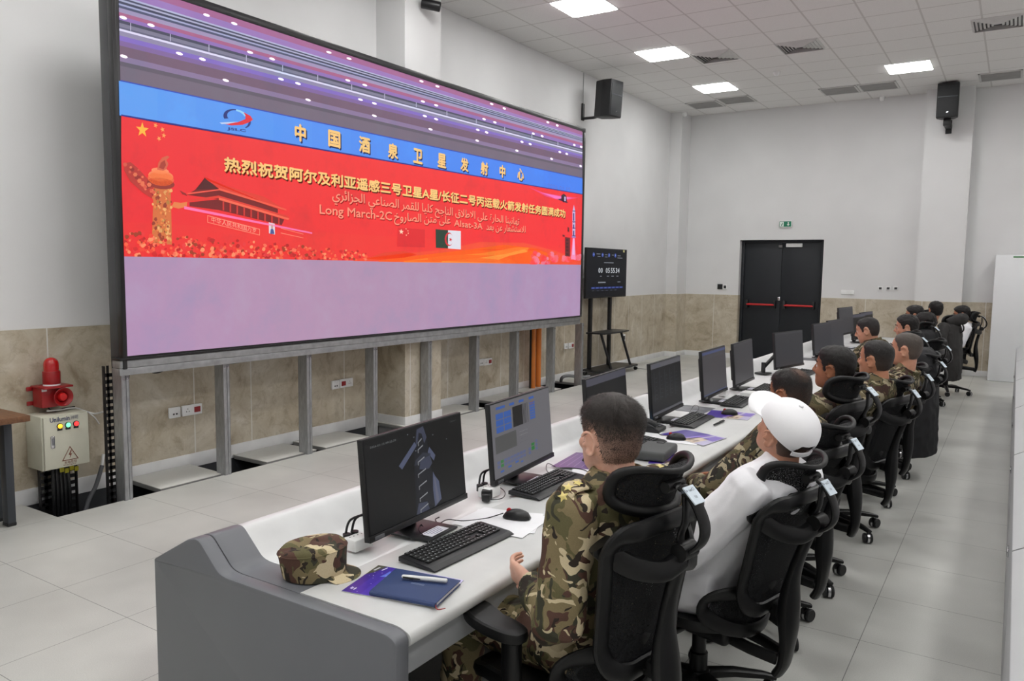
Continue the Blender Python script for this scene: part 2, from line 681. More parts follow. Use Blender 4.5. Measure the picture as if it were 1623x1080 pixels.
grille((1118, 166), 'grey return grille in the ceiling nearest the far corner')
grille((1167, 158), 'grey return grille second from the far corner, below the third bright panel')
grille((1331, 143.2), 'grey return grille left of the pair in front of the single far light panel')
grille((1392.5, 136.8), 'grey return grille right of the pair in front of the single far light panel')
grille((1586, 120), 'grey return grille at the right edge beyond the column speaker')
c = on(1231, 114, 'z', HC)
tag(MB().lathe([(0.0, -0.055), (0.03, -0.055), (0.045, -0.03), (0.055, -0.012), (0.055, 0.0)]).build('smoke_detector', WHITE_PL, loc=(c.x, c.y, HC)), 'small round smoke detector on the ceiling', 'smoke detector')
for px, lb in (((1087, 181), 'small white dome sensor high in the far corner'), ((1399, 155), 'small white dome sensor high on the far wall left of the column')):
    c = on(px[0], px[1], 'y', YB - 0.03)
    if px[0] < 1200:
        c = on(px[0], px[1], 'y', KY - 0.06)
    o = tag(MB().lathe([(0.0, -0.06), (0.03, -0.05), (0.045, -0.02), (0.045, 0.02)]).build('dome_sensor', WHITE_PL, loc=(c.x, c.y - 0.05, min(c.z, HC - 0.02))), lb, 'sensor')

# ---------------------------------------------------------------- things on the walls
SOCK_R = mat('socket_red', rgb(150, 26, 30), 0.4)
SLOT = mat('socket_slot', rgb(50, 50, 52), 0.5)


def wall_plate(px, w, kind, label, wall='x', p=0.012, h=0.09, cat='wall socket', group=None, name='wall_socket'):
    c = on(px[0], px[1], wall, p if wall == 'x' else p)
    M = Matrix.Identity(3) if wall == 'x' else Matrix.Rotation(-PI / 2, 3, 'Z')
    o = thing(name, label, cat, c, 0 if wall == 'x' else -PI / 2, group)
    MB().box((0.012, 0, 0), (0.024, w, h), 0.005).build('plate', WHITE_PL if kind != 'black' else BLACK, o)
    if kind == 'data':
        for s in (-1, 1):
            MB().box((0.0245, s * 0.014, -0.012), (0.003, 0.014, 0.013)).build('port', SLOT, o)
    if kind in ('red', 'redl'):
        s = 1 if kind == 'red' else -1
        MB().box((0.026, s * w * 0.24, 0), (0.008, w * 0.3, h * 0.52), 0.002).build('rocker', SOCK_R, o)
        for q in ((0, .014), (-.012, -.008), (.012, -.008)):
            MB().box((0.0245, -s * w * 0.24 + q[0], q[1]), (0.003, 0.006, 0.008)).build('pin_hole', SLOT, o)
    if kind == 'dark':
        MB().box((0.026, 0, 0), (0.006, w * 0.6, h * 0.55), 0.002).build('rocker', SLOT, o)


g = 'white outlet plates under the screen'
wall_plate((275, 654), 0.105, 'data', 'white data outlet nearest the alarm box, low on the stone wall', group=g)
wall_plate((302.5, 649.5), 0.19, 'red', 'white outlet with a dark red switch nearest the alarm box', group=g)
wall_plate((530, 610), 0.105, 'data', 'white data outlet second along the wall under the screen', group=g)
wall_plate((547, 607), 0.19, 'redl', 'white outlet with red switch second along the wall under the screen', group=g)
wall_plate((761, 574.5), 0.105, 'data', 'white data outlet third along the wall under the screen', group=g)
wall_plate((771.5, 573.5), 0.19, 'red', 'white outlet with red switch third along the wall under the screen', group=g)
wall_plate((895.5, 549), 0.105, 'data', 'white data outlet beside the last steel post of the screen', group=g)
wall_plate((903.5, 548), 0.17, 'red', 'white outlet with red switch beside the last steel post of the screen', group=g)
wall_plate((987, 535.5), 0.13, 'dark', 'white socket with black plug behind the television stand', h=0.12)
wall_plate((1141.5, 454.5), 0.1, 'black', 'black control box on the wall left of the double door', 'y', YB, 0.1, 'wall switch', name='wall_switch')
wall_plate((1149.5, 455), 0.085, 'dark', 'small grey switch right against the black control box by the door', 'y', YB, 0.1, 'wall switch', name='wall_switch')
wall_plate((1343.5, 463.5), 0.22, 'plain', 'long white outlet strip right of the double door', 'y', YB, 0.08)
for px, lb in ((1395.5, 'first'), (1408, 'middle'), (1420, 'last')):
    wall_plate((px, 457.3), 0.075, 'dark', 'small grey wall switch, %s of three on the far wall' % lb, 'y', YB, 0.07, 'wall switch', 'three switches on the far wall', 'wall_switch')

# exit sign
c = on(1245.5, 355.5, 'y', YB)
o = thing('exit_sign', 'green and white emergency exit sign above the double door', 'exit sign', c)
MB().box((0, -0.02, 0), (0.24, 0.04, 0.125), 0.006).build('housing', WHITE_PL, o)
m = MB()
G, W = rgb(20, 120, 88), rgb(225, 235, 230)


def sq(m, x0, z0, x1, z1, y, col):
    m.poly([(x0, y, z0), (x1, y, z0), (x1, y, z1), (x0, y, z1)], 0, col)


sq(m, -0.108, -0.05, 0.108, 0.05, -0.0405, G)
sq(m, -0.10, -0.042, -0.03, 0.042, -0.0408, W)
m.poly([(-0.075, -0.0412, -0.035), (-0.06, -0.0412, -0.035), (-0.05, -0.0412, 0.0), (-0.04, -0.0412, 0.005), (-0.042, -0.0412, 0.012), (-0.055, -0.0412, 0.014), (-0.07, -0.0412, 0.0)], 0, G)
m.poly([(-0.062, -0.0412, 0.018), (-0.05, -0.0412, 0.018), (-0.05, -0.0412, 0.031), (-0.062, -0.0412, 0.031)], 0, G)
sq(m, 0.045, -0.005, 0.063, 0.038, -0.0412, W)
m.poly([(0.054, -0.0412, -0.036), (0.082, -0.0412, -0.004), (0.026, -0.0412, -0.004)], 0, W)
m.build('sign_face', printed('sign_print'), o)
# ------------------------------------------------------------------ the LED wall
XS = 0.6
FRAME_M = mat('led_frame_black', rgb(30, 30, 32), 0.3)
SIDE_M = mat('led_side_grey', rgb(74, 75, 77), 0.4, 0.2)
t = NT('led_picture')
a = t.n('ShaderNodeVertexColor', layer_name='Col')
v = t.coord()
nz = t.noise(v, 2.2, 6, 0.65)
c = t.mix(1.0, a.outputs['Color'], t.ramp(nz, [(0.3, rgb(238, 240, 246)), (0.5, rgb(255, 240, 246)), (0.75, rgb(255, 255, 255))]), 'MULTIPLY')
t.col((0.01, 0.01, 0.01, 1))
t.setp(0.5)
t.l(c, t.b.inputs['Emission Color'])
t.b.inputs['Emission Strength'].default_value = 1.0
LED = t.m

SY0, SY1 = on(193, 300, 'x', XS).y, on(922, 350, 'x', XS).y
SZ0 = on(560, 534, 'x', XS).z
SZ1 = on(560, 90, 'x', XS).z
led = thing('led_wall', 'huge led video wall showing a red and blue congratulation banner on steel posts', 'video wall', (XS, (SY0 + SY1) / 2, 0))
LO = Vector(led.location)
FB = 0.035


def lpart(mb, name, m, **kw):
    mb.v = [p - LO for p in mb.v]
    return mb.build(name, m, led, **kw)


lpart(MB().box((XS - 0.02, (SY0 + SY1) / 2, (SZ0 + SZ1) / 2), (0.036, SY1 - SY0, SZ1 - SZ0), 0.002), 'module_panel', FRAME_M)
m = MB()
m.box((XS - 0.05, (SY0 + SY1) / 2, SZ1 + 0.03), (0.11, SY1 - SY0 + 0.12, 0.06), 0.006)
lpart(m, 'top_frame', FRAME_M)
m = MB()
m.box((XS - 0.05, (SY0 + SY1) / 2, SZ0 - 0.009), (0.11, SY1 - SY0 + 0.12, 0.018), 0.004)
lpart(m, 'bottom_frame', FRAME_M)
lpart(MB().box((XS - 0.05, SY1 + 0.03, (SZ0 + SZ1) / 2), (0.11, 0.06, SZ1 - SZ0), 0.006), 'side_frame', FRAME_M)
f = lpart(MB().box((XS - 0.03, SY0 - 0.015, (SZ0 + SZ1) / 2 - 0.02), (0.06, 0.03, SZ1 - SZ0 + 0.12), 0.004), 'side_frame', FRAME_M)
lpart(MB().box((XS - 0.115, SY0 - 0.012, (SZ0 + SZ1) / 2 - 0.01), (0.1, 0.03, SZ1 - SZ0 + 0.12), 0.004), 'side_panel', SIDE_M)
lpart(MB().box((XS - 0.155, (SY0 + SY1) / 2, (SZ0 + SZ1) / 2), (0.02, SY1 - SY0, SZ1 - SZ0)), 'back_panel', SIDE_M)

EPS = 0.0012


def pp(u, v, k=1):
    q = on(u, v, 'x', XS)
    return Vector((XS + EPS * k, min(max(q.y, SY0), SY1), min(max(q.z, SZ0), SZ1)))


def pg(mb, pts, c, k=1):
    mb.poly([pp(u, v, k) for u, v in pts], 0, c)


def bandy(mb, l0, l1, r0, r1, c, k=1):
    """a stripe across the whole picture: left edge l0..l1, right edge r0..r1"""
    pg(mb, [(188 + 0.02 * l1, l1), (923, r1), (923, r0), (188 + 0.02 * l0, l0)], c, k)


m = MB()
bandy(m, -60, 130, 196, 286, rgb(128, 112, 138), 0.4)
for l0, l1, r0, r1, c in (
        (-60, -34, 190, 211, (150, 92, 136)), (-34, -20, 211, 214.5, (160, 96, 144)), (-20, -8, 214.5, 218, (150, 118, 186)),
        (-8, -5, 218, 218.8, (176, 186, 216)), (-5, -2, 218.8, 219.6, (58, 62, 92)), (-2, 1, 219.6, 220.4, (170, 178, 205)), (1, 5, 220.4, 221.4, (48, 54, 84)),
        (5, 8, 221.4, 222.4, (160, 170, 205)), (8, 12, 222.4, 223.6, (68, 76, 108)), (12, 19, 223.6, 227, (156, 150, 186)),
        (19, 25, 227, 231, (166, 96, 136)), (25, 31, 231, 236, (140, 112, 184)),
        (31, 36, 236, 237.6, (60, 64, 88)), (36, 42, 237.6, 240, (120, 124, 146)), (42, 45, 240, 241.4, (92, 96, 122)), (45, 48.5, 241.4, 243.2, (222, 228, 252)),
        (48.5, 56, 243.2, 246, (140, 140, 170)), (56, 64, 246, 249, (128, 108, 196)), (64, 72, 249, 252.5, (124, 100, 158)),
        (72, 88, 252.5, 262, (112, 90, 112)), (88, 97, 262, 267, (134, 120, 156)), (97, 104, 267, 270, (92, 88, 102)), (104, 128, 270, 282.5, (112, 104, 120))):
    bandy(m, l0, l1, r0, r1, rgb(*c), 1)
for i in range(14):
    tt = 0.02 + 0.07 * i
    x = 188 + 735 * tt * (1.25 - 0.25 * tt)
    yl, yr = 31 + (236 - 31) * (x - 188) / 735, 44 + (241 - 44) * (x - 188) / 735
    pg(m, [(x, yl), (x + 1.2, yl + .3), (x + 1.2, yr), (x, yr - .3)], rgb(182, 188, 212), 1.5)
lamps = [(327, 24), (371, 37.5), (521, 83), (553, 93), (667.7, 129), (693, 137), (779, 165), (799, 172), (868, 194), (883, 199),
         (195, 28), (239, 40), (396, 83), (431, 93.5), (551, 127.5), (578, 135), (670, 161), (691, 167), (767, 189), (784, 194), (845, 212), (859, 216), (910, 230), (921, 233),
         (284, 85), (320.5, 94), (445, 125.5), (472, 132.5), (571, 158), (593, 164), (673, 184), (691, 189), (757, 206), (771, 210), (827, 225), (840, 228.5), (887, 241), (898, 244),
         (196, 89.5), (357.5, 127.5), (488, 158.5), (593, 183.6), (682, 205), (756, 223), (819, 239), (874, 252), (920, 263.5)]
for u, v in lamps:
    s = 6.2 - 4.2 * (u - 188) / 735
    sl = 0.25
    pts = [(u + s * math.cos(a), v + s * sl * math.cos(a) * 1.1 + max(1.7, s * 0.42) * math.sin(a)) for a in [2 * PI * k / 10 for k in range(10)]]
    pg(m, pts, (1.25, 1.25, 1.3, 1), 2)
lpart(m, 'hall_ceiling_picture', LED)
m = MB()
N = 12
for i in range(N):
    a0, a1 = i / N, (i + 1) / N
    u0, u1 = 188 + 735 * a0, 188 + 735 * a1
    f = lambda l, r, s: l + (r - l) * s
    q = (a0 + a1) / 2
    pg(m, [(u0 + (1 if i == 0 else 0), f(183, 308, a0)), (u1, f(183, 308, a1)), (u1, f(128, 282.5, a1)), (u0, f(128, 282.5, a0))], rgb(92 - 30 * q, 166 - 34 * q, 246), 2)
bandy(m, 127, 129, 282, 283.2, rgb(30, 70, 190), 3)
bandy(m, 181.5, 184, 307.4, 308.8, rgb(22, 40, 140), 3)
lpart(m, 'blue_banner', LED)
m = MB()
for i in range(N):
    a0, a1 = i / N, (i + 1) / N
    u0, u1 = 188 + 735 * a0, 188 + 735 * a1
    q = (a0 + a1) / 2
    for j in range(4):
        b0, b1 = j / 4, (j + 1) / 4
        top0, top1 = f(184, 308.5, a0), f(184, 308.5, a1)
        bo0, bo1 = f(406.5, 420, a0), f(406.5, 420, a1)
        g = 40 + 8 * math.sin(q * 3) + (6 if j > 2 else 0)
        x0 = u0 + (4 if i == 0 else 0) * 1
        pg(m, [(x0, f(top0, bo0, b1)), (u1, f(top1, bo1, b1)), (u1, f(top1, bo1, b0)), (x0, f(top0, bo0, b0))], rgb(236 + 10 * q, g, 48), 1)
lpart(m, 'red_banner', LED)
m = MB()
for i in range(N):
    a0, a1 = i / N, (i + 1) / N
    u0, u1 = 188 + 735 * a0, 188 + 735 * a1
    q = (a0 + a1) / 2
    for j in range(3):
        b0, b1 = j / 3, (j + 1) / 3
        bb = lambda a, s: f(f(406.5, 420, a), f(566, 500, a), s)
        c = rgb(174 + 3 * math.sin(5 * q), 149 + 2 * math.sin(4 * q), 181 + 2 * math.cos(6 * q))
        pg(m, [(u0, bb(a0, b1)), (u1, bb(a1, b1)), (u1, bb(a1, b0)), (u0, bb(a0, b0))], c, 1)
lpart(m, 'floor_picture', LED)

# illustration on the red banner
m = MB()
rnd = random.Random(4)


def star(mb, cx, cy, r, c, rot=0, k=4, ax=0.86):
    pts = []
    for i in range(10):
        rr = r if i % 2 == 0 else r * 0.4
        a = -PI / 2 + PI * i / 5 + rot
        pts.append((cx + rr * ax * math.cos(a), cy + rr * math.sin(a) + 0.12 * rr * math.cos(a)))
    ctr = (cx, cy)
    for i in range(10):
        pg(mb, [ctr, pts[i], pts[(i + 1) % 10]][::-1], c, k)


star(m, 225, 206, 12.5, rgb(250, 190, 60))
for x, y, r in ((246, 199, .3), (257, 205.5, 1), (259, 215, 0.1), (251.5, 220, .7)):
    star(m, x, y, 4.6, rgb(245, 170, 90), r)
# landscape glow at lower right
for pts, c in (
        ([(560, 412), (640, 402), (700, 396), (760, 384), (830, 385), (880, 398), (921, 412), (921, 420), (560, 414)], (245, 78, 44)),
        ([(600, 413), (680, 403), (740, 396), (800, 388), (850, 394), (880, 406), (870, 419), (600, 415)], (250, 112, 48)),
        ([(640, 414), (700, 406), (760, 402), (820, 392), (838, 393), (835, 400), (800, 406), (820, 418), (640, 416)], (252, 148, 60)),
        ([(700, 414), (760, 409), (800, 403), (832, 395), (836, 399), (806, 406), (790, 412), (800, 417.5), (700, 416)], (254, 176, 78)),
        ([(580, 410), (610, 400), (640, 398), (660, 404), (640, 409), (600, 412)], (232, 64, 36))):
    pg(m, pts[::-1], rgb(*c), 2)
for k in range(60):
    u = rnd.uniform(842, 920)
    vv = 419 - abs(rnd.gauss(0, 7)) - (6 if u > 870 else 0)
    r = rnd.uniform(2, 5)
    pg(m, [(u + r * math.cos(a), min(vv + r * math.sin(a), 419.5)) for a in [2 * PI * q / 7 for q in range(7)]][::-1], rgb(*rnd.choice([(250, 70, 80), (245, 110, 120), (250, 80, 60), (240, 130, 150)])), 3)
# comet and satellite
pg(m, [(836, 296), (862, 306), (886, 310), (912, 313.5), (921, 312), (900, 317), (884, 317), (866, 312)][::-1], rgb(240, 70, 130), 3)
pg(m, [(856, 305), (884, 311), (906, 314), (896, 316), (880, 315)][::-1], rgb(250, 120, 200), 4)
pg(m, [(889, 310), (893, 307), (897, 311), (898, 320), (892, 321), (889, 316)][::-1], rgb(60, 30, 50), 5)
pg(m, [(883, 316), (889, 315), (900, 321), (897, 322)][::-1], rgb(70, 30, 60), 5)
pg(m, [(893.6, 312), (896, 312), (896, 319), (893.6, 319)][::-1], rgb(190, 190, 220), 6)
# rocket and tower
pg(m, [(906.8, 336), (909, 324.5), (911.2, 336), (911.2, 377), (906.8, 377)][::-1], rgb(196, 190, 226), 5)
for a, b in ((338, 350), (351.5, 353), (356, 363), (366, 374)):
    pg(m, [(907.6, a), (909.4, a), (909.4, b), (907.6, b)][::-1], rgb(62, 56, 130), 6)
for a in (334, 351, 361, 373):
    pg(m, [(906.6, a), (911.4, a + .4), (911.4, a + 1.6), (906.6, a + 1.2)][::-1], rgb(50, 40, 110), 6)
pg(m, [(905.8, 374), (911.6, 374.6), (911.6, 377.5), (905.8, 377)][::-1], rgb(150, 140, 200), 6)
pg(m, [(907.2, 378), (910.2, 378), (912, 412), (904.5, 411)][::-1], rgb(250, 150, 190), 5)
pg(m, [(908, 378), (909.6, 378), (910, 404), (906.5, 404)][::-1], rgb(245, 190, 235), 6)
pg(m, [(895, 376), (903, 377), (903, 407), (895, 406)][::-1], rgb(110, 24, 30), 5)
for k in range(5):
    pg(m, [(896.5, 379 + 5.6 * k), (900, 379.3 + 5.6 * k), (900, 382 + 5.6 * k), (896.5, 381.8 + 5.6 * k)][::-1], rgb(60, 14, 20), 6)
pg(m, [(899, 360), (901.5, 361), (901.5, 368), (899, 367)][::-1], rgb(110, 30, 36), 5)
pg(m, [(891, 372), (894.5, 373), (894.5, 376), (891, 375)][::-1], rgb(110, 30, 36), 5)
# palace hall with double roof on the banner
D1, D2, R1 = rgb(120, 24, 26), rgb(80, 18, 22), rgb(226, 60, 44)
pg(m, [(324, 283), (346, 298), (440, 331), (440, 344), (346, 316), (296, 309), (309, 301)][::-1], D1, 2)
pg(m, [(323.9, 282), (345, 299.5), (310, 301)][::-1], D2, 3)
pg(m, [(322, 280), (328, 286), (418, 312), (453, 333), (448, 334), (345.9, 299)][::-1], R1, 4)
pg(m, [(345.9, 298), (453, 331.5), (453, 334), (345.9, 301.5)][::-1], rgb(240, 96, 70), 5)
pg(m, [(296, 306), (346, 300), (346, 302), (297, 308.5)][::-1], rgb(240, 90, 70), 5)
pg(m, [(294, 318), (346, 310), (457, 343), (458, 347.5), (346, 314), (295, 320.5)][::-1], R1, 4)
pg(m, [(346, 313), (458, 346.5), (456, 349), (346, 317)][::-1], rgb(244, 110, 80), 5)
pg(m, [(300, 321), (346, 316), (450, 348), (446, 357), (346, 333), (300, 327)][::-1], D1, 3)
for k in range(9):
    x = 352 + k * 11
    y = 319 + (x - 352) * 0.3
    pg(m, [(x, y), (x + 2.5, y + .7), (x + 2.5, y + 15 - k * .5), (x, y + 14.4 - k * .5)][::-1], rgb(206, 52, 44), 5)
pg(m, [(284, 302), (294, 307), (296, 311), (288, 308)][::-1], rgb(150, 36, 34), 5)
pg(m, [(291, 327), (494, 368.6), (494, 371), (291, 331.5)][::-1], rgb(252, 120, 176), 6)
for pts in ([(327.7, 341.2), (411, 363.2), (411, 364.2), (327.7, 342.4)], [(327.7, 352), (411, 372.4), (411, 373.4), (327.7, 353)],
            [(327.7, 341.2), (328.6, 341.4), (328.6, 353), (327.7, 352.8)], [(410.2, 363), (411, 363.2), (411, 373.4), (410.2, 373.2)],
            [(444, 361.5), (480, 371), (480, 371.8), (444, 362.4)], [(444, 369), (480, 377), (480, 377.8), (444, 370)]):
    pg(m, pts[::-1], rgb(252, 150, 120), 6)
pg(m, [(425, 352.5), (434.6, 355), (435, 372), (425.5, 370)][::-1], rgb(226, 226, 232), 6)
pg(m, [(427, 371), (428, 364), (430, 362), (432.5, 364.5), (434, 371)][::-1], rgb(70, 90, 150), 7)
pg(m, [(428.6, 357), (431.5, 357.6), (431.6, 362.5), (428.8, 362)][::-1], rgb(200, 160, 140), 7)
# carved column
GC = [(214, 116, 60), (232, 140, 70), (196, 92, 50), (224, 168, 96), (180, 130, 60)]
pg(m, [(240, 386), (243, 296), (270, 298), (272, 388)][::-1], rgb(*GC[0]), 3)
for k in range(120):
    u, vv = rnd.uniform(241.5, 270.5), rnd.uniform(298, 386)
    r = rnd.uniform(1.2, 4)
    pg(m, [(u + r * math.cos(a) * rnd.uniform(.5, 1), vv + r * math.sin(a) * rnd.uniform(.5, 1.3)) for a in [2 * PI * q / 6 for q in range(6)]][::-1], rgb(*rnd.choice(GC + [(150, 60, 40), (238, 180, 110)])), 4 + rnd.random())
for cx, cy, rx, ry, c in ((254, 291, 22, 9, (150, 50, 40)), (254, 284, 21, 11, (236, 110, 66)), (254, 279, 20, 9, (246, 140, 86)), (253, 271, 14, 5, (250, 150, 100))):
    pg(m, [(cx + rx * math.cos(a), cy + ry * math.sin(a) + rx * .1 * math.cos(a)) for a in [2 * PI * q / 16 for q in range(16)]][::-1], rgb(*c), 5)
pg(m, [(248, 269), (250, 258), (256, 250), (264, 247), (268, 249), (263, 254), (266, 260), (263, 268), (258, 271)][::-1], rgb(214, 100, 70), 6)
pg(m, [(251, 266), (254, 258), (260, 254), (262, 262), (258, 269)][::-1], rgb(170, 60, 44), 7)
pg(m, [(242, 316), (226, 306), (206, 288), (196, 270), (197, 259), (206, 257), (217, 266), (230, 280), (242, 292)][::-1], rgb(188, 52, 44), 4)
for k in range(26):
    tt = rnd.random()
    u, vv = 200 + 42 * tt + rnd.uniform(-3, 6), 262 + 46 * tt + rnd.uniform(-7, 7)
    r = rnd.uniform(1.5, 4)
    pg(m, [(u + r * math.cos(a), vv + r * math.sin(a)) for a in [2 * PI * q / 6 for q in range(6)]][::-1], rgb(*rnd.choice([(220, 90, 66), (150, 36, 34), (230, 120, 80)])), 5 + rnd.random())
pg(m, [(271, 328), (275, 320), (286, 322), (296, 320), (295, 328), (282, 331)][::-1], rgb(230, 130, 70), 5)
# flowers
for k in range(420):
    u = rnd.uniform(195, 580)
    top = 366 + (u - 195) * 0.085
    bot = 406.5 + (u - 188) * 0.0184
    vv = rnd.uniform(0, 1) ** 0.8 * (bot - top) + top
    r = rnd.uniform(1.6, 4.4) * (1.15 - 0.5 * (u - 195) / 385)
    c = rnd.choice([(250, 100, 60), (240, 70, 50), (252, 150, 100), (214, 30, 34), (190, 26, 30), (235, 60, 60), (246, 120, 86), (160, 60, 30)])
    n = 7
    pg(m, [(u + r * math.cos(a) * rnd.uniform(.7, 1.1), min(vv + r * math.sin(a) * rnd.uniform(.7, 1.1), bot)) for a in [2 * PI * q / n for q in range(n)]][::-1], rgb(*c), 5 + rnd.random() * 2)
lpart(m, 'banner_illustration', LED)

# flags
m = MB()
pg(m, [(630, 361), (673, 364), (673, 392.5), (629, 391)][::-1], rgb(224, 34, 40), 3)
star(m, 635.5, 367.5, 4.6, rgb(255, 225, 190), 0, 4)
for x, y in ((643, 363), (646, 366), (646.5, 370), (643.5, 373)):
    star(m, x, y, 1.6, rgb(255, 200, 160), 0, 4)
pg(m, [(690, 363.5), (709.7, 365), (709.7, 394), (690.5, 393)][::-1], rgb(28, 62, 44), 3)
pg(m, [(709.7, 365), (730, 366.5), (730, 395.5), (709.7, 394)][::-1], rgb(226, 236, 240), 3)
O = pp(711, 379.5, 4)
ring = []
for k in range(17):
    a = 0.6 + (2 * PI - 1.2) * k / 16
    ring.append((a, 1))
for k in range(16):
    a, b = 0.6 + (2 * PI - 1.2) * k / 16, 0.6 + (2 * PI - 1.2) * (k + 1) / 16
    R0 = 0.075
    q = []
    for ang, rr in ((a, R0), (b, R0)):
        q.append(O + Vector((0, rr * math.cos(ang), rr * math.sin(ang))))
    for ang in (b, a):
        q.append(O + Vector((0, 0.016 + 0.062 * math.cos(ang), 0.062 * math.sin(ang))))
    m.poly(q, 0, rgb(214, 40, 50))
star(m, 713.5, 380, 3.6, rgb(214, 40, 50), 0.3, 5)
lpart(m, 'flag_pictures', LED)

# lettering
GOLD, GSH = rgb(248, 212, 132), rgb(92, 30, 16)
m = MB()
S = abs(pp(477, 198).z - pp(477, 224).z)
Y = Vector((0, 0, 1))
for ch, u, v in zip('中国酒泉卫星发射中心', (477, 529, 577, 622, 661.5, 699.5, 735.5, 767, 796.5, 824.5), (211, 220.5, 229.5, 239.5, 247.5, 254.5, 261, 267, 272, 276.5)):
    O = pp(u, v) - Vector((0, S / 2, S / 2))
    X = (pp(824.5, 276.5) - pp(477, 211)).normalized()
    put_text(m, ch, O + Vector((EPS * 4, 0.013, -0.013)), (0, 1, -0.02), Y, S * (0.82 if ch == '中' else 1), S, 0, rgb(30, 40, 90), dup=.007)
    put_text(m, ch, O + Vector((EPS * 5, 0, 0)), (0, 1, -0.02), Y, S * (0.82 if ch == '中' else 1), S, 0, GOLD, dup=.006)
A, B = pp(355, 271.5), pp(895, 345.5)
hh = abs(pp(366, 249).z - pp(366, 271.5).z)
s1 = '热烈祝贺阿尔及利亚遥感三号卫星A星/长征二号丙运载火箭发射任务圆满成功'
wd = (B - A).length
put_text(m, s1, A + Vector((EPS * 4, 0.011, -0.011)), B - A, Y, wd, hh, 0, GSH, dup=.006)
put_text(m, s1, A + Vector((EPS * 5, 0, 0)), B - A, Y, wd, hh, 0, GOLD, dup=.0045)
lpart(m, 'chinese_lettering', LED)
m = MB()
PINK, PSH = rgb(252, 160, 130), rgb(150, 24, 28)
AR1 = '\ufef1\ufeae\ufe8b\ufe8d\ufeb0\ufea0\ufedf\ufe8d \ufef2\ufecb\ufe8e\ufee8\ufebc\ufedf\ufe8d \ufeae\ufee4\ufed8\ufee0\ufedf \ufe8e\ufef4\ufee0\ufedb \ufea2\ufe9f\ufe8e\ufee8\ufedf\ufe8d \ufed5\ufefc\ufec3\ufefb\ufe8d \ufef0\ufee0\ufecb \ufe93\ufead\ufe8e\ufea4\ufedf\ufe8d \ufe8e\ufee8\ufef4\ufee7\ufe8e\ufeec\ufe97'
AR2 = '\ufea5\ufeed\ufead\ufe8e\ufebc\ufedf\ufe8d \ufee6\ufe98\ufee3 \ufef0\ufee0\ufecb'
AR3 = '\ufeaa\ufecc\ufe91 \ufee6\ufecb \ufead\ufe8e\ufecc\ufeb8\ufe98\ufeb3\ufefc\ufedf'
for s, a, b, h0, h1, bold in (
        (AR1, (526, 324), (822, 363), (545, 304), (545, 328), 0.008), ('Long March-2C', (506, 343.5), (620, 353.5), (508, 327), (508, 346), 0.012),
        (AR2, (624, 356.5), (713, 361.5), (640, 337), (640, 357), 0.008), ('Alsat-3A', (719, 358.5), (764, 364), (720, 349), (720, 359), 0.012), (AR3, (770, 368), (832, 372), (790, 355), (790, 369), 0.008)):
    A, B = pp(*a), pp(*b)
    hh = abs(pp(*h0).z - pp(*h1).z)
    put_text(m, s, A + Vector((EPS * 4, 0.008, -0.008)), B - A, Y, (B - A).length, hh, 0, PSH, dup=.002)
    put_text(m, s, A + Vector((EPS * 5, 0, 0)), B - A, Y, (B - A).length, hh, 0, PINK, dup=.002)
lpart(m, 'arabic_and_latin_lettering', LED)
m = MB()
A, B = pp(334, 352.5), pp(405, 370)
put_text(m, '中华人民共和国万岁', A + Vector((EPS * 7, 0, 0)), B - A, Y, (B - A).length, abs(pp(340, 343.5).z - pp(340, 352.5).z), 0.0, rgb(252, 176, 150))
A, B = pp(867, 298), pp(903, 304.5)
put_text(m, '2026 01 15', A + Vector((EPS * 5, 0, 0)), B - A, Y, (B - A).length, abs(pp(870, 290).z - pp(870, 297).z), 0.0, rgb(96, 120, 220))
lpart(m, 'small_lettering', LED)
# round emblem with a red swoosh
m = MB()


def ringarc(cx, cy, rx, ry, a0, a1, w0, w1, c, k, tilt=0.18):
    n = 16
    for i in range(n):
        q = []
        for j, s in ((i, 0), (i + 1, 0), (i + 1, 1), (i, 1)):
            a = a0 + (a1 - a0) * j / n
            w = w0 + (w1 - w0) * j / n
            r = 1 - s * w
            x = rx * r * math.cos(a)
            q.append((cx + x, cy - ry * r * math.sin(a) + tilt * x))
        pg(m, q, c, k)


ringarc(374, 187, 20.5, 13.5, 1.2, 3.5, 0.06, 0.34, rgb(24, 40, 120), 4)
ringarc(374, 187, 20.5, 13.5, 1.6, 0.5, 0.2, 0.3, rgb(150, 220, 252), 5)
ringarc(376, 190, 21, 14, -0.9, 0.5, 0.1, 0.25, rgb(30, 50, 130), 4)
pg(m, [(352, 196), (376, 194), (388, 189), (388, 183), (385, 178), (396, 184), (400, 190), (394, 194), (384, 198), (366, 199)][::-1], rgb(232, 40, 52), 6)
pg(m, [(347, 194.5), (356, 194), (376, 193.4), (360, 196.6), (350, 197)][::-1], rgb(190, 220, 250), 7)
A, B = pp(359, 207), pp(389, 211)
put_text(m, 'JSLC', A + Vector((EPS * 5, 0, 0)), B - A, Y, (B - A).length, abs(pp(360, 201).z - pp(360, 206.5).z), 0.03, rgb(28, 44, 130))
lpart(m, 'emblem', LED)

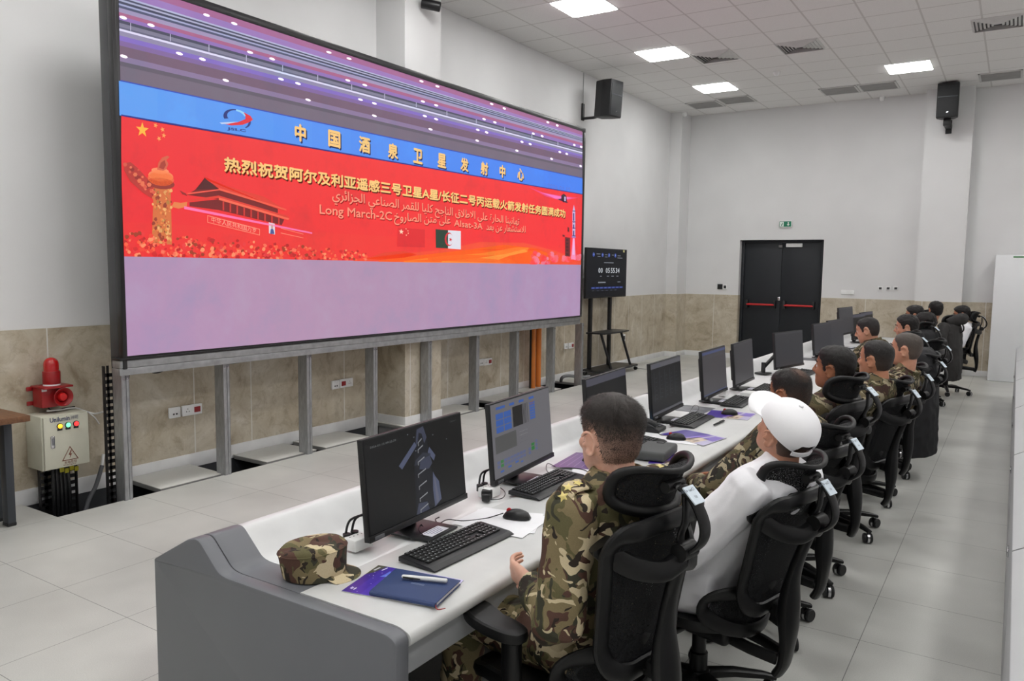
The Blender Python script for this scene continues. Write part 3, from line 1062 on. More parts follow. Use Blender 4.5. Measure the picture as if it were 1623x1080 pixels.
# steel support: beam and posts, standing in the open trench
beam = thing('steel_beam', 'long galvanized double steel beam running under the video wall', 'steel beam', (XS, (SY0 + SY1) / 2, 0))
zb1 = SZ0 - 0.019
for z, x in ((zb1 - 0.028, XS - 0.06), (zb1 - 0.083, XS - 0.066)):
    mm = MB().box((x - XS, 0, z), (0.1, SY1 - SY0 + 0.1, 0.053), 0.004)
    mm.build('beam_channel', GALV, beam)
posts = [(193, 'galvanized steel post at the near end under the screen, beside the black cable tray'), (353, 'second galvanized steel post, between the first two outlet pairs'), (484, 'third galvanized steel post, short of the second outlet pair'),
         (589, 'fourth galvanized steel post, in front of the wall column'), (675.5, 'fifth galvanized steel post, in front of the wall column face'), (751, 'sixth galvanized steel post, next to the third outlet pair'),
         (814, 'seventh galvanized steel post, just before the orange pipes'), (871.5, 'eighth galvanized steel post, just beyond the orange pipes'), (916, 'last galvanized steel post at the far end of the screen')]
ptop = zb1 - 0.11
for px, lb in posts:
    y = on(px, 640, 'x', 0.485).y
    o = thing('steel_post', lb, 'steel post', (0.485, y, -0.37), 0, 'steel posts under the video wall')
    h = ptop + 0.37
    m = MB()
    m.box((-0.055, 0, h / 2), (0.004, 0.06, h))
    m.box((0, -0.028, h / 2), (0.11, 0.004, h))
    m.box((0, 0.028, h / 2), (0.11, 0.004, h))
    m.box((0.053, -0.018, h / 2), (0.004, 0.02, h))
    m.box((0.053, 0.018, h / 2), (0.004, 0.02, h))
    m.box((0.048, 0, h / 2), (0.004, 0.056, h))
    m.build('channel', GALV, o)
    MB().box((0, 0, 0.004), (0.15, 0.12, 0.008), 0.002).build('foot_plate', GALV, o)
    for sy in (-1, 1):
        MB().cyl((0.056, sy * 0.012, h - 0.03), (0.062, sy * 0.012, h - 0.03), 0.007, 8).build('bolt', CHROME, o)

# loose floor tiles lying in the trench
TILE_E = mat('floor_tile_edge', rgb(150, 150, 148), 0.6)
loose = [(259.4, 360.5, 0.012, .02, 'loose floor tile lying nearest the alarm box under the screen'), (427, 503, 0.01, .0, 'loose floor tile between the second and third steel posts'), (517, 586, 0.006, .0, 'loose floor tile just beyond the third steel post'),
         (640, 698, 0.012, .01, 'loose floor tile in front of the wall column'), (701.5, 757, 0.01, 0.0, 'loose floor tile just beyond the wall column'), (786, 834, 0.01, .0, 'loose floor tile near the sixth steel post'),
         (837, 873, 0.012, .015, 'loose floor tile near the orange pipes'), (903, 930, 0.008, 0.0, 'loose floor tile at the far end of the trench')]
for a, b, z, tl, lb in loose:
    def fy(u):
        return on(u, 819.3 + (u - 89) * (759.8 - 819.3) / (336.3 - 89), 'z', 0.0).y if u < 340 else on(u, 759.8 + (u - 336.3) * (616 - 759.8) / (870 - 336.3), 'z', 0.0).y
    y0, y1 = fy(a), fy(b)
    y1 = min(y1, 10.9)
    o = thing('loose_floor_tile', lb, 'floor tile', (0.26, (y0 + y1) / 2, z), 0, 'loose floor tiles under the video wall')
    o.rotation_euler = (0, tl, 0.0)
    MB().box((0, 0, -0.003), (0.455, y1 - y0, 0.006), 0.001).build('tile_face', mat('tile_face_light', rgb(208, 208, 203), 0.4, var=0.03), o)
    MB().box((0, 0, -0.022), (0.45, y1 - y0 - 0.006, 0.032), 0.002).build('tile_core', TILE_E, o)
# ------------------------------------------------------------------ things along the screen wall
# electrical control box
XB = 0.235
p0, p1 = on(66, 700, 'x', XB), on(140, 700, 'x', XB)
zt, zb = on(100, 657, 'x', XB).z, on(100, 742, 'x', XB).z
CREAM = mat('cream_enamel', rgb(206, 205, 188), 0.45)
w, h = p1.y - p0.y, zt - zb
o = thing('control_box', 'cream metal electrical box with three lamps under the red alarm', 'electrical box', (0.02, (p0.y + p1.y) / 2, zb))
MB().box((XB / 2 - 0.012, 0, h / 2), (XB - 0.02, w, h), 0.006).build('housing', CREAM, o)
d = MB().box((XB - 0.012, 0.003, h / 2), (0.018, w - 0.012, h - 0.012), 0.005).build('door', CREAM, o)
hd = MB().box((XB + 0.0, -w * 0.30, h * 0.52), (0.012, 0.028, 0.09), 0.008).build('handle', CHROME, o)
MB().box((XB + 0.007, -w * 0.30, h * 0.53), (0.004, 0.014, 0.05), 0.002).build('handle_slot', mat('handle_grey', rgb(120, 122, 126), 0.4, 0.4), o)
for s, c, nm in ((-0.14, (252, 190, 50), 'amber'), (0.035, (120, 240, 180), 'green'), (0.21, (250, 60, 60), 'red')):
    MB().cyl((XB - 0.004, s * w, h * 0.80), (XB + 0.006, s * w, h * 0.80), 0.021, 20).build('lamp_ring', BLACK, o)
    MB().ell((XB + 0.006, s * w, h * 0.80), (0.012, 0.017, 0.017)).build('indicator_lamp', mat('lamp_' + nm, rgb(*c), 0.3, emit=1.3), o)
    MB().box((XB - 0.001, s * w, h * 0.735), (0.004, 0.034, 0.014)).build('lamp_tag', BLACK, o)
m = MB()
put_text(m, 'Unilumin', (XB - 0.001, -w * 0.34, h * 0.885), (0, 1, 0), (0, 0, 1), w * 0.42, 0.034, 0.02, rgb(38, 46, 92))
put_text(m, '洲明', (XB - 0.001, w * 0.09, h * 0.885), (0, 1, 0), (0, 0, 1), w * 0.17, 0.03, 0.0, rgb(38, 46, 92))
BR = rgb(120, 62, 44)
c = Vector((XB - 0.001, w * 0.06, h * 0.25))
r1, r2 = 0.068, 0.058
T = lambda r, a: c + Vector((0, r * math.sin(a), r * math.cos(a) - 0.01))
for k in range(3):
    a, b = 2 * PI * k / 3, 2 * PI * (k + 1) / 3
    m.poly([T(r2, a), T(r2, b), T(r1, b), T(r1, a)], 0, BR)
m.poly([c + Vector((0, y, z)) for y, z in ((0.006, 0.03), (0.012, 0.028), (0.002, 0.0), (0.014, 0.004), (-0.004, -0.032), (0.0, -0.008), (-0.012, -0.006))], 0, BR)
put_text(m, '有电危险', (XB - 0.001, -w * 0.07, h * 0.075), (0, 1, 0), (0, 0, 1), w * 0.27, 0.02, 0.0, BR)
put_text(m, 'Danger', (XB - 0.001, -w * 0.09, h * 0.04), (0, 1, 0), (0, 0, 1), w * 0.28, 0.011, 0.0, BR)
m.build('printing', printed('box_print'), o)

# siren
RED = mat('siren_red', rgb(150, 22, 26), 0.35)
REDL = mat('siren_lens_red', rgb(168, 16, 18), 0.12, coat=0.6, emit=0.12)
XA = 0.2
cs = on(92, 630, 'x', XA)
o = thing('alarm_siren', 'red alarm siren with domed beacon and horn above the cream box', 'alarm', (0.012, cs.y, on(92, 646, 'x', XA).z))
hs = on(92, 612, 'x', XA).z - on(92, 646, 'x', XA).z
wy = on(117, 630, 'x', XA).y - on(68, 630, 'x', XA).y
MB().box((0.09, -0.01, hs * 0.48), (0.13, wy * 0.8, hs * 0.96), 0.008).build('housing', RED, o)
MB().box((0.11, 0, hs * 0.95), (0.19, wy * 0.96, 0.014), 0.003).build('top_plate', RED, o)
m = MB()
M = Matrix.Translation((0.15, wy * 0.16, hs * 0.46)) @ Matrix.Rotation(PI / 2, 4, 'Y') @ Matrix.Rotation(0, 4, 'Z')
rr = hs * 0.42
m.lathe([(rr * 0.45, 0.0), (rr * 0.6, 0.02), (rr * 0.95, 0.045), (rr * 1.05, 0.05), (rr, 0.052), (rr * 0.62, 0.03), (rr * 0.56, 0.012), (rr * 0.3, 0.01)], 28, M)
m.build('horn', RED, o)
m = MB().lathe([(rr * 0.5, 0.0), (rr * 0.48, 0.035), (rr * 0.36, 0.052), (0.001, 0.056)], 24, M)
m.build('horn_plug', mat('horn_plug_red', rgb(206, 34, 34), 0.4), o)
rb = wy * 0.26
zb0 = hs * 0.97
MB().lathe([(rb * 1.02, 0), (rb * 1.02, 0.014)], 28, Matrix.Translation((0.11, 0.0, zb0))).build('beacon_seal', WHITE_PL, o)
MB().lathe([(rb, 0.012), (rb * 1.04, 0.02), (rb * 1.04, 0.10), (rb * 0.98, 0.106)], 28, Matrix.Translation((0.11, 0, zb0))).build('beacon_base', RED, o)
MB().lathe([(rb * 0.9, 0.1), (rb * 0.9, 0.155)] + [(rb * 0.9 * math.cos(a), 0.155 + rb * 0.9 * math.sin(a)) for a in [PI / 2 * k / 8 for k in range(1, 9)]], 28, Matrix.Translation((0.11, 0, zb0))).build('beacon_dome', REDL, o)
for z in (0.16, 0.84):
    MB().box((0.02, -wy * 0.48, hs * z), (0.012, 0.06, 0.03), 0.004).build('mounting_lug', RED, o)
MB().box((0.157, -wy * 0.36, hs * 0.84), (0.002, 0.035, 0.02)).build('type_plate', WHITE_PL, o)

# cable trays
TRAY = mat('tray_black', rgb(26, 26, 28), 0.45)
CUT = mat('tray_slot_pale', rgb(176, 172, 160), 0.7)
YEL = mat('tie_yellow', rgb(190, 180, 40), 0.5)


def tray(y, x, w, z0, z1, label, name='cable_tray'):
    o = thing(name, label, 'cable tray', (x, y, z0))
    h = z1 - z0
    # side rails and rungs leave real openings between them
    for s in (-1, 1):
        MB().box((0, s * w / 2, h / 2), (0.03, 0.008, h)).build('rail', TRAY, o)
    m = MB()
    n = int(h / 0.05)
    for k in range(n):
        m.box((-0.012, 0, 0.02 + k * 0.05), (0.004, w, 0.028))
    m.box((-0.012, 0, h / 2), (0.004, w * 0.25, h))
    m.build('slotted_back', TRAY, o)
    return o


ty = on(176, 700, 'x', 0.3).y
tray(ty, 0.3, 0.075, -0.37, on(172, 580, 'x', 0.3).z, 'tall black slotted cable tray beside the near steel post')
m = MB()
for k in range(3):
    m.tube(bez([(0.36 + 0.012 * k, ty + 0.06 + 0.012 * k, -0.35), (0.36, ty + 0.07, 0.4), (0.37 + 0.01 * k, ty + 0.07 + 0.01 * k, 0.85), (0.42, ty + 0.09, 1.0)], 6), 0.012, 8)
tag(m.build('black_cables', BLACK_SOFT), 'bundle of thick black cables rising beside the tall slotted tray', 'cable')
MB().box((0.33, ty + 0.015, 0.78), (0.02, 0.03, 0.03), 0.004)
bx = o
yb = (p0.y + p1.y) / 2
tray(yb - 0.075, 0.1, 0.1, -0.37, zb - 0.002, 'black slotted cable tray under the cream box, towards the table')
tray(yb + 0.085, 0.1, 0.1, -0.37, zb - 0.002, 'black slotted cable tray under the cream box, towards the screen')
m = MB()
for k in range(5):
    m.tube(bez([(0.14, yb - 0.06 + 0.028 * k, -0.36), (0.15, yb - 0.055 + 0.028 * k, 0.05), (0.13, yb - 0.045 + 0.024 * k, zb - 0.004)], 5), 0.014, 8)
tag(m.build('black_cables', BLACK_SOFT), 'row of thick black cables dropping from the cream box into the floor', 'cable')
m = MB()
for k in range(4):
    m.box((0.168, yb + 0.0 + 0.035 * k, zb - 0.03 - 0.012 * (k % 2)), (0.006, 0.03, 0.035), 0.003)
tag(m.build('cable_ties', YEL), 'yellow ties round the black cables below the cream box', 'cable tie')
m = MB().tube(bez([on(162, 738, 'x', 0.08), on(152, 770, 'x', 0.1), on(140, 795, 'x', 0.14), on(133, 820, 'x', 0.16)], 6), 0.016, 10)
tag(m.build('flexible_conduit', mat('conduit_grey', rgb(96, 98, 102), 0.5)), 'grey flexible conduit curving out of the floor opening by the tall tray', 'cable')
m = MB().tube(bez([on(164, 720, 'x', 0.04), on(160, 745, 'x', 0.05), on(152, 766, 'x', 0.06)], 4), 0.011, 8)
tag(m.build('white_cable', WHITE_PL), 'white cable entering the grey conduit beside the tall tray', 'cable')
m = MB().tube(bez([on(74, 652, 'x', 0.13), on(95, 650, 'x', 0.12), on(118, 647, 'x', 0.08), on(135, 652, 'x', 0.05), on(150, 656, 'x', 0.06), on(164, 653, 'x', 0.2)], 6), 0.006, 8)
m.tube(bez([on(140, 654, 'x', 0.05), on(150, 662, 'x', 0.05), on(157, 672, 'x', 0.04)], 5), 0.005, 8)
tag(m.build('white_wire', WHITE_PL), 'thin white wire lying across the top of the cream box', 'cable')
m = MB().tube(bez([on(76, 646, 'x', 0.1), on(84, 652, 'x', 0.12), on(100, 648, 'x', 0.1), on(118, 645, 'x', 0.06)], 6), 0.006, 8)
tag(m.build('black_wire', BLACK_SOFT), 'thin black wire from the siren base', 'cable')
m = MB()
m.tube(bez([on(235, 584, 'x', 0.3), on(244, 590, 'x', 0.28), on(256, 588, 'x', 0.28), on(268, 580, 'x', 0.3)], 6), 0.012, 8)
m.tube(bez([on(238, 583, 'x', 0.33), on(250, 587, 'x', 0.3), on(262, 582, 'x', 0.32)], 6), 0.009, 8)
tag(m.build('hanging_cables', BLACK_SOFT), 'black cables hanging in a loop under the near end of the beam', 'cable')
m = MB().tube(bez([on(330, 574, 'x', 0.3), on(350, 577, 'x', 0.28), on(380, 574, 'x', 0.28), on(404, 567, 'x', 0.32)], 6), 0.008, 8)
tag(m.build('hanging_cable', BLACK_SOFT), 'single black cable sagging under the beam by the second post', 'cable')

# orange pipes with perforated rail
OR = mat('orange_pipe', rgb(226, 130, 48), 0.45)
yo = on(851, 560, 'x', 0.12)
for k, lb in ((-1, 'nearer'), (1, 'farther')):
    c = on(849 + 4.5 * k, 560, 'x', 0.14)
    tag(MB().cyl((0.14, c.y, -0.37), (0.14, c.y, 1.28), 0.04, 20).build('orange_pipe', OR), '%s of two orange pipes rising behind the screen posts' % lb, 'pipe')
tray(on(843.5, 560, 'x', 0.14).y - 0.02, 0.14, 0.05, -0.37, 1.2, 'perforated steel rail beside the orange pipes', 'perforated_rail')

# grey hose loop at the far post and floor hatch
m = MB().tube(bez([on(889, 604, 'z', 0.03), on(892, 598, 'z', 0.1), on(902, 596, 'z', 0.1), on(920, 598, 'z', 0.04), on(934, 597, 'z', 0.03)], 6), 0.025, 10)
tag(m.build('grey_hose', mat('hose_grey', rgb(120, 122, 124), 0.5)), 'short grey hose bent on the floor at the last steel post', 'hose')
a, b = on(1002, 583, 'z', 0.0), on(1034, 575, 'z', 0.0)
tag(MB().prism([(-0.02, -0.1), (0.42, -0.1), (0.42, 0.85), (-0.02, 0.85)], 'z', 0.001, 0.016, 0.003).build('floor_hatch', mat('hatch_grey', rgb(176, 176, 172), 0.5), loc=(a.x - 0.1, a.y, 0)), 'raised floor hatch plate right behind the television stand', 'floor plate')
# ------------------------------------------------------------------ control consoles
GREY = mat('console_grey_lacquer', rgb(108, 110, 115), 0.42, 0.1, var=.02, bump=0.04, bs=500)
WTOP = mat('worktop_pale', rgb(206, 207, 206), 0.38, bump=0.05, bs=600)
WRISE = mat('riser_pale', rgb(222, 223, 223), 0.36)
BACKP = mat('console_back_pale', rgb(188, 189, 191), 0.42, var=.015)
APRON = mat('apron_grey', rgb(150, 152, 154), 0.45)
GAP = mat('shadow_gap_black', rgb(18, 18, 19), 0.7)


def roundpoly(P, r, n=5):
    """round the corners of a 2D polygon; r: radius per corner"""
    out = []
    k = len(P)
    for i in range(k):
        a, b, c = Vector(P[i - 1]), Vector(P[i]), Vector(P[(i + 1) % k])
        rr = r[i] if isinstance(r, (list, tuple)) else r
        if rr <= 0:
            out.append((b.x, b.y))
            continue
        d0, d1 = (a - b), (c - b)
        s = min(rr, d0.length * 0.48, d1.length * 0.48)
        p0, p1 = b + d0.normalized() * s, b + d1.normalized() * s
        for j in range(n + 1):
            t = j / n
            q = p0 * (1 - t) ** 2 + b * 2 * t * (1 - t) + p1 * t * t
            out.append((q.x, q.y))
    return out


ENDP = roundpoly([(3.49, 0), (3.488, .728), (3.684, .838), (3.735, .848), (3.835, .757), (3.87, .75), (4.545, .75), (4.578, .735), (4.578, 0)], [0, .004, .03, .03, .03, .03, .02, .03, 0], 4)
RISE = roundpoly([(3.492, .02), (3.49, .724), (3.684, .834), (3.733, .844), (3.835, .752), (3.87, .744), (4.145, .744), (4.145, .72), (3.86, .72), (3.80, .74), (3.72, .815), (3.69, .81), (3.51, .71), (3.51, .02)], [0, .004, .03, .03, .03, .03, 0, 0, 0, 0, 0, 0, 0, 0], 4)
STRIP = roundpoly([(3.488, .03), (3.487, .727), (3.684, .8375), (3.734, .8475), (3.835, .7555), (3.87, .748), (4.15, .748), (4.15, .715), (3.86, .715), (3.80, .735), (3.72, .81), (3.69, .805), (3.515, .705), (3.515, .03)], [0, .004, .03, .03, .03, .03, .004, 0, 0, 0, 0, 0, 0, 0], 4)
LIPP = roundpoly([(4.147, .72), (4.147, .751), (4.54, .7505), (4.582, .735), (4.582, .705), (4.55, .69), (4.50, .70), (4.48, .72)], [0, .006, .02, .03, .03, .015, 0, 0], 5)


def console(y0, y1, label, dx=0.0, ends=(True, True), group=None):
    o = thing('control_console', label, 'control desk', (4.0 + dx, (y0 + y1) / 2, 0), 0, group)
    yc = (y0 + y1) / 2

    def pr(P, a, b, name, m, bev=0.0):
        mb = MB().prism([(x - 4.0, z) for x, z in P], 'y', a - yc, b - yc, bev)
        return mb.build(name, m, o, ang=30)
    a, b = y0, y1
    if ends[0]:
        pr(ENDP, y0, y0 + .055, 'end_panel', GREY, 0.008)
        pr(STRIP, y0 + .056, y0 + .175, 'grey_cap', GREY, 0.002)
    if ends[1]:
        pr(ENDP, y1 - .055, y1, 'end_panel', GREY, 0.008)
        pr(STRIP, y1 - .175, y1 - .056, 'grey_cap', GREY, 0.002)
    else:
        pr(STRIP, y1 - .12, y1 - 0.002, 'grey_cap', GREY, 0.002)
    if not ends[0]:
        pr(STRIP, y0 + 0.002, y0 + .12, 'grey_cap', GREY, 0.002)
    e0, e1 = (.176 if ends[0] else .121), (.176 if ends[1] else .121)
    g0, g1 = (.056 if ends[0] else 0.001), (.056 if ends[1] else 0.001)
    pr(RISE, y0 + e0, y1 - e1, 'riser', WRISE)
    pr(LIPP, y0 + g0, y1 - g1, 'worktop', WTOP)
    ap = [(4.525, .60), (4.525, .682), (4.545, .682), (4.545, .60)]
    pr(ap, y0 + g0 + .01, y1 - g1 - .01, 'apron', APRON, 0.003)
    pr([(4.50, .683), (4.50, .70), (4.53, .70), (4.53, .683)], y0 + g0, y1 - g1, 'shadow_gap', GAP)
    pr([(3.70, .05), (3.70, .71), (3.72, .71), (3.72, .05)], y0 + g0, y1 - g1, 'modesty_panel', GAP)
    n = 3
    for k in range(1, n):
        y = y0 + (y1 - y0) * k / n
        pr([(3.73, .05), (3.73, .715), (4.3, .715), (4.3, .05)], y - .012, y + .012, 'support_panel', APRON, 0.002)
    return o


console(1.5, 5.3, 'long pale control console with grey end panel in the foreground, nearest of its row', ends=(True, False))
console(5.302, 9.15, 'long pale control console following the nearest one, middle of its row', ends=(False, False))
console(9.152, 13.0, 'long pale control console farthest in its row, near the double door', ends=(False, True))
# second row: only its rear faces show at the right edge
def rear_console(y0, y1, label):
    o = thing('control_console', label, 'control desk', (6.5, (y0 + y1) / 2, 0), 0, None)
    yc = (y0 + y1) / 2
    X0 = 5.945

    def pr(P, a, b, name, m, bev=0.0):
        return MB().prism([(x - 6.5, z) for x, z in P], 'y', a - yc, b - yc, bev).build(name, m, o, ang=30)
    pr([(X0, .06), (X0, .70), (X0 + .02, .70), (X0 + .02, .06)], y0 + .012, y1 - .012, 'back_panel', BACKP, 0.004)
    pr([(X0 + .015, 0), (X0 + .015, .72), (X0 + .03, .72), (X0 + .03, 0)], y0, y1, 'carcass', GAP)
    pr(roundpoly([(X0 - .002, .712), (X0, .728), (X0 + .196, .838), (X0 + .24, .848), (X0 + .335, .757), (X0 + .37, .75), (X0 + .37, .72), (X0 + .3, .74), (X0 + .23, .815), (X0 + .03, .70)], [.003, .004, .03, .03, .03, .03, 0, 0, 0, 0], 4), y0 + .008, y1 - .008, 'riser', BACKP)
    pr([(X0 + .375, .71), (X0 + .375, .75), (X0 + 1.05, .75), (X0 + 1.05, .71)], y0 + .008, y1 - .008, 'worktop', WTOP, 0.004)
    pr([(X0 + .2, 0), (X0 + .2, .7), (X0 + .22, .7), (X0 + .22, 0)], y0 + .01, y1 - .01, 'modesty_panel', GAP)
    for y in (y0 + .02, y1 - .04):
        pr([(X0 + .03, 0), (X0 + .03, .7), (X0 + .95, .7), (X0 + .95, 0)], y, y + .02, 'side_panel', GREY)
    for y in (y0 + (y1 - y0) * .5,):
        m = MB().box((X0 - 6.5 - .004, y - yc, .45), (.008, .10, .03), .003)
        m.build('vent_handle', CHROME, o)


for k, (a, b, w) in enumerate(((1.5, 3.3, 'nearest the camera'), (3.3, 5.1, 'second from the camera'), (5.1, 6.9, 'third from the camera'), (6.9, 8.7, 'fourth from the camera'), (8.7, 10.6, 'fifth from the camera'), (10.6, 12.5, 'farthest from the camera'))):
    rear_console(a, b, 'pale console rear at the right edge across the aisle, ' + w)

# ------------------------------------------------------------------ monitors
DISP = glow('monitor_picture', 0.75)  # dim greys drawn on these displays include reflected haze as colour
STICK = mat('sticker_white', rgb(226, 227, 236), 0.5)
MW, MH = 0.612, 0.352


def monitor(x, y, rz, label, draw=None, arm=False, z0=0.752, lift=0.0, base=True):
    o = thing('computer_monitor', label, 'monitor', (x, y, z0), rz, 'monitors along the first console row')
    tilt = Matrix.Translation((0, 0, 0.048 + lift)) @ Matrix.Rotation(-0.09, 4, 'Y')
    m = MB()
    m.box((-0.012, 0, MH / 2), (0.022, MW, MH), 0.003)
    m.box((-0.035, 0, MH / 2), (0.03, MW * .8, MH * .7), 0.01)
    m.v = [tilt @ p for p in m.v]
    m.build('housing', BLACK, o)
    m = MB().box((0.001, 0, 0.011), (0.008, MW, 0.022), 0.002)
    m.v = [tilt @ p for p in m.v]
    m.build('chin', BLACK_SOFT, o)
    m = MB()

    def q(a, b, c, d, col, k=1):
        """a..c across, b..d up, as fractions of the display"""
        W, H0, H1 = MW - .014, .024, MH - .006
        X = 0.0003 + 0.0003 * k
        m.poly([(X, -W / 2 + W * s, H0 + (H1 - H0) * t) for s, t in ((a, b), (c, b), (c, d), (a, d))], 0, col)

    def pl(pts, col, k=1):
        W, H0, H1 = MW - .014, .024, MH - .006
        X = 0.0003 + 0.0003 * k
        m.poly([(X, -W / 2 + W * s, H0 + (H1 - H0) * t) for s, t in pts], 0, col)

    def tx(s, a, b, w, h, col, k=3):
        W, H0, H1 = MW - .014, .024, MH - .006
        put_text(m, s, (0.0003 + 0.0003 * k, -W / 2 + W * a, H0 + (H1 - H0) * b), (0, 1, 0), (0, 0, 1), W * w, (H1 - H0) * h, 0, col)
    (draw or (lambda q, pl, tx: q(0, 0, 1, 1, rgb(58, 59, 62))))(q, pl, tx)
    m.v = [tilt @ p for p in m.v]
    m.build('display', DISP, o)
    m = MB().box((0.002, -MW * .42, 0.0105), (0.01, 0.05, 0.012), 0.001)
    m.v = [tilt @ p for p in m.v]
    m.build('logo_plate', mat('plate_grey', rgb(110, 112, 116), 0.35, 0.5), o)
    if not arm:
        MB().box((-0.075, 0, 0.11 + lift / 2), (0.03, 0.09, 0.21 + lift), 0.006).build('stand_column', BLACK, o)
        MB().box((-0.005, 0, 0.006), (0.2, 0.19, 0.009), 0.004).build('stand_base', BLACK_SOFT, o)
        s = MB().box((0.055, 0.0, 0.0108), (0.05, 0.11, 0.0006))
        s.build('sticker', STICK, o)
        m = MB()
        for k in range(4):
            m.box((0.038 + 0.011 * k, 0.0, 0.0113), (0.003, 0.09 - 0.012 * k, 0.0004))
        m.build('sticker_print', mat('print_violet', rgb(120, 116, 150), 0.6), o)
    else:
        m = MB().tube([(-0.06, 0, 0.2), (-0.10, -0.06, 0.2), (-0.12, -0.32, 0.06)], 0.018, 10)
        m.build('arm_link', BLACK, o)
        MB().cyl((-0.12, -0.32, 0.0), (-0.12, -0.32, 0.11), 0.02, 14).build('arm_post', BLACK, o)
        MB().box((-0.12, -0.32, 0.008), (0.12, 0.12, 0.016), 0.005).build('arm_clamp', BLACK, o)
    return o


def scr_gantry(q, pl, tx):
    q(0, 0, 1, 1, rgb(22, 23, 24), 0)
    B1, B2, B3 = rgb(66, 70, 88), rgb(86, 92, 116), rgb(52, 55, 66)
    pl([(.44, 0), (.66, 0), (.66, .2), (.62, .5), (.60, .8), (.57, .98), (.50, .98), (.47, .8), (.45, .5)], rgb(32, 34, 40), 1)
    pl([(.44, 0), (.58, 0), (.56, .10), (.47, .12)], B1, 2)
    pl([(.30, .62), (.33, .57), (.49, .78), (.47, .83)], B2, 2)
    pl([(.48, .78), (.50, .96), (.57, .98), (.60, .84), (.57, .78), (.55, .90), (.52, .92), (.50, .80)], B1, 2)
    pl([(.45, .56), (.62, .56), (.63, .64), (.55, .68), (.47, .62)], B3, 2)
    pl([(.60, .66), (.62, .72), (.68, .60), (.66, .54)], B2, 2)
    pl([(.50, .50), (.60, .47), (.64, .52), (.62, .62), (.52, .60)], B1, 3)
    pl([(.64, .42), (.66, .36), (.70, .28), (.715, .06), (.64, .0), (.63, .2)], B2, 2)
    pl([(.645, .36), (.66, .33), (.69, .06), (.66, .02)], rgb(104, 106, 124), 3)
    W = rgb(150, 152, 156)
    for k, z in enumerate((.80, .72, .58, .44, .30, .16, .03)):
        w = .05 + .045 * min(k, 3) / 3
        pl([(.52 - w / 2 + .01, z), (.52 + w / 2, z + .035), (.52 + w / 2, z + .05), (.52 - w / 2 + .01, z + .012)], W, 4)
        pl([(.52 - w / 2 + .01, z - .03), (.52 - w / 2 + .016, z - .03), (.52 - w / 2 + .016, z + .012), (.52 - w / 2 + .01, z + .012)], W, 4)
    for s, z in ((.40, .93), (.46, .88), (.47, .72), (.66, .84), (.81, .74)):
        q(s, z, s + .012, z + .012, rgb(110, 112, 120), 4)
    tx('2026-01-15 09:25:39', .05, .905, .24, .022, rgb(120, 122, 124))
    tx('Camera 1', .87, .93, .07, .018, rgb(100, 102, 104))


def scr_control(q, pl, tx):
    q(0, 0, 1, 1, rgb(112, 111, 116), 0)
    BL, GN, LT = rgb(62, 98, 172), rgb(54, 124, 66), rgb(96, 104, 140)
    for a, w in ((.08, .14), (.29, .08), (.45, .08), (.62, .09)):
        q(a, .915, a + w, .95, BL)
    for i in range(2):
        for j in range(3):
            q(.07 + .125 * i, .60 + .09 * j, .185 + .125 * i, .68 + .09 * j, BL)
    q(.335, .60, .50, .885, rgb(34, 34, 34))
    for k, a in enumerate((.51, .53, .55, .575)):
        q(a, .60, a + (.009 if k < 3 else .02), .885, rgb(46, 46, 46) if k < 3 else rgb(92, 92, 94))
    for k in range(7):
        q(.625, .62 + .037 * k, .72, .648 + .037 * k, BL)
    for k in range(3):
        q(.635, .88 - .028 * k - .02, .70, .88 - .028 * k, rgb(128, 98, 98))
    q(.04, .33, .375, .555, rgb(88, 88, 88))
    for k in range(14):
        q(.43 + .02 * (k % 7), .50 - .05 * (k // 7), .44 + .02 * (k % 7), .508 - .05 * (k // 7), rgb(150, 150, 150))
        q(.43 + .02 * (k % 7), .40 - .05 * (k // 7), .436 + .02 * (k % 7), .406 - .05 * (k // 7), rgb(84, 84, 90))
    for k in range(9):
        c = GN if k == 1 else LT
        for r in (0, 1):
            q(.05 + .052 * k, .13 + .055 * r, .094 + .052 * k, .17 + .055 * r, c)
    q(.56, .13, .60, .17, LT)
    q(.56, .185, .60, .225, LT)
    q(.615, .17, .67, .225, GN)
    q(.615, .235, .67, .275, GN)
    for r in range(3):
        q(.69, .15 + .055 * r, .725, .19 + .055 * r, LT)
    for k in range(3):
        q(.09 + .12 * k, .06 + .018 * k, .145 + .12 * k, .085 + .018 * k, BL)
    q(.42, .07, .46, .09, BL)


def scr_table(q, pl, tx):
    q(0, 0, 1, 1, rgb(20, 22, 26), 0)
    q(0, .90, 1, 1, rgb(92, 92, 98))
    q(.02, .92, .3, .975, rgb(84, 88, 104))
    q(0, 0, 1, .05, rgb(86, 86, 92))
    for k in range(5):
        q(.08 + .17 * k, .25, .10 + .17 * k, .84, rgb(46, 50, 58))
        for j in range(6):
            q(.12 + .17 * k, .3 + .08 * j, .17 + .17 * k, .312 + .08 * j, rgb(58, 62, 70))


def scr_list(q, pl, tx):
    q(0, 0, 1, 1, rgb(72, 70, 74), 0)  # grey of reflected haze put into the display colour
    q(0, .92, 1, .98, rgb(72, 82, 120))
    for k in range(3):
        q(.02, .2 + .2 * k, .98, .205 + .2 * k, rgb(70, 69, 72))
    q(.02, .84, .9, .86, rgb(74, 74, 80))
    q(0, 0, 1, .03, rgb(70, 80, 112))


def scr_haze(q, pl, tx):
    q(0, 0, 1, 1, rgb(62, 62, 66), 0)  # flat grey paints the haze reflected in the display
    q(0, 0, 1, .04, rgb(64, 64, 68))
    q(.0, .95, 1, 1, rgb(72, 72, 76))


def scr_dark(q, pl, tx):
    q(0, 0, 1, 1, rgb(24, 25, 28), 0)
    q(0, .88, 1, 1, rgb(78, 78, 90))


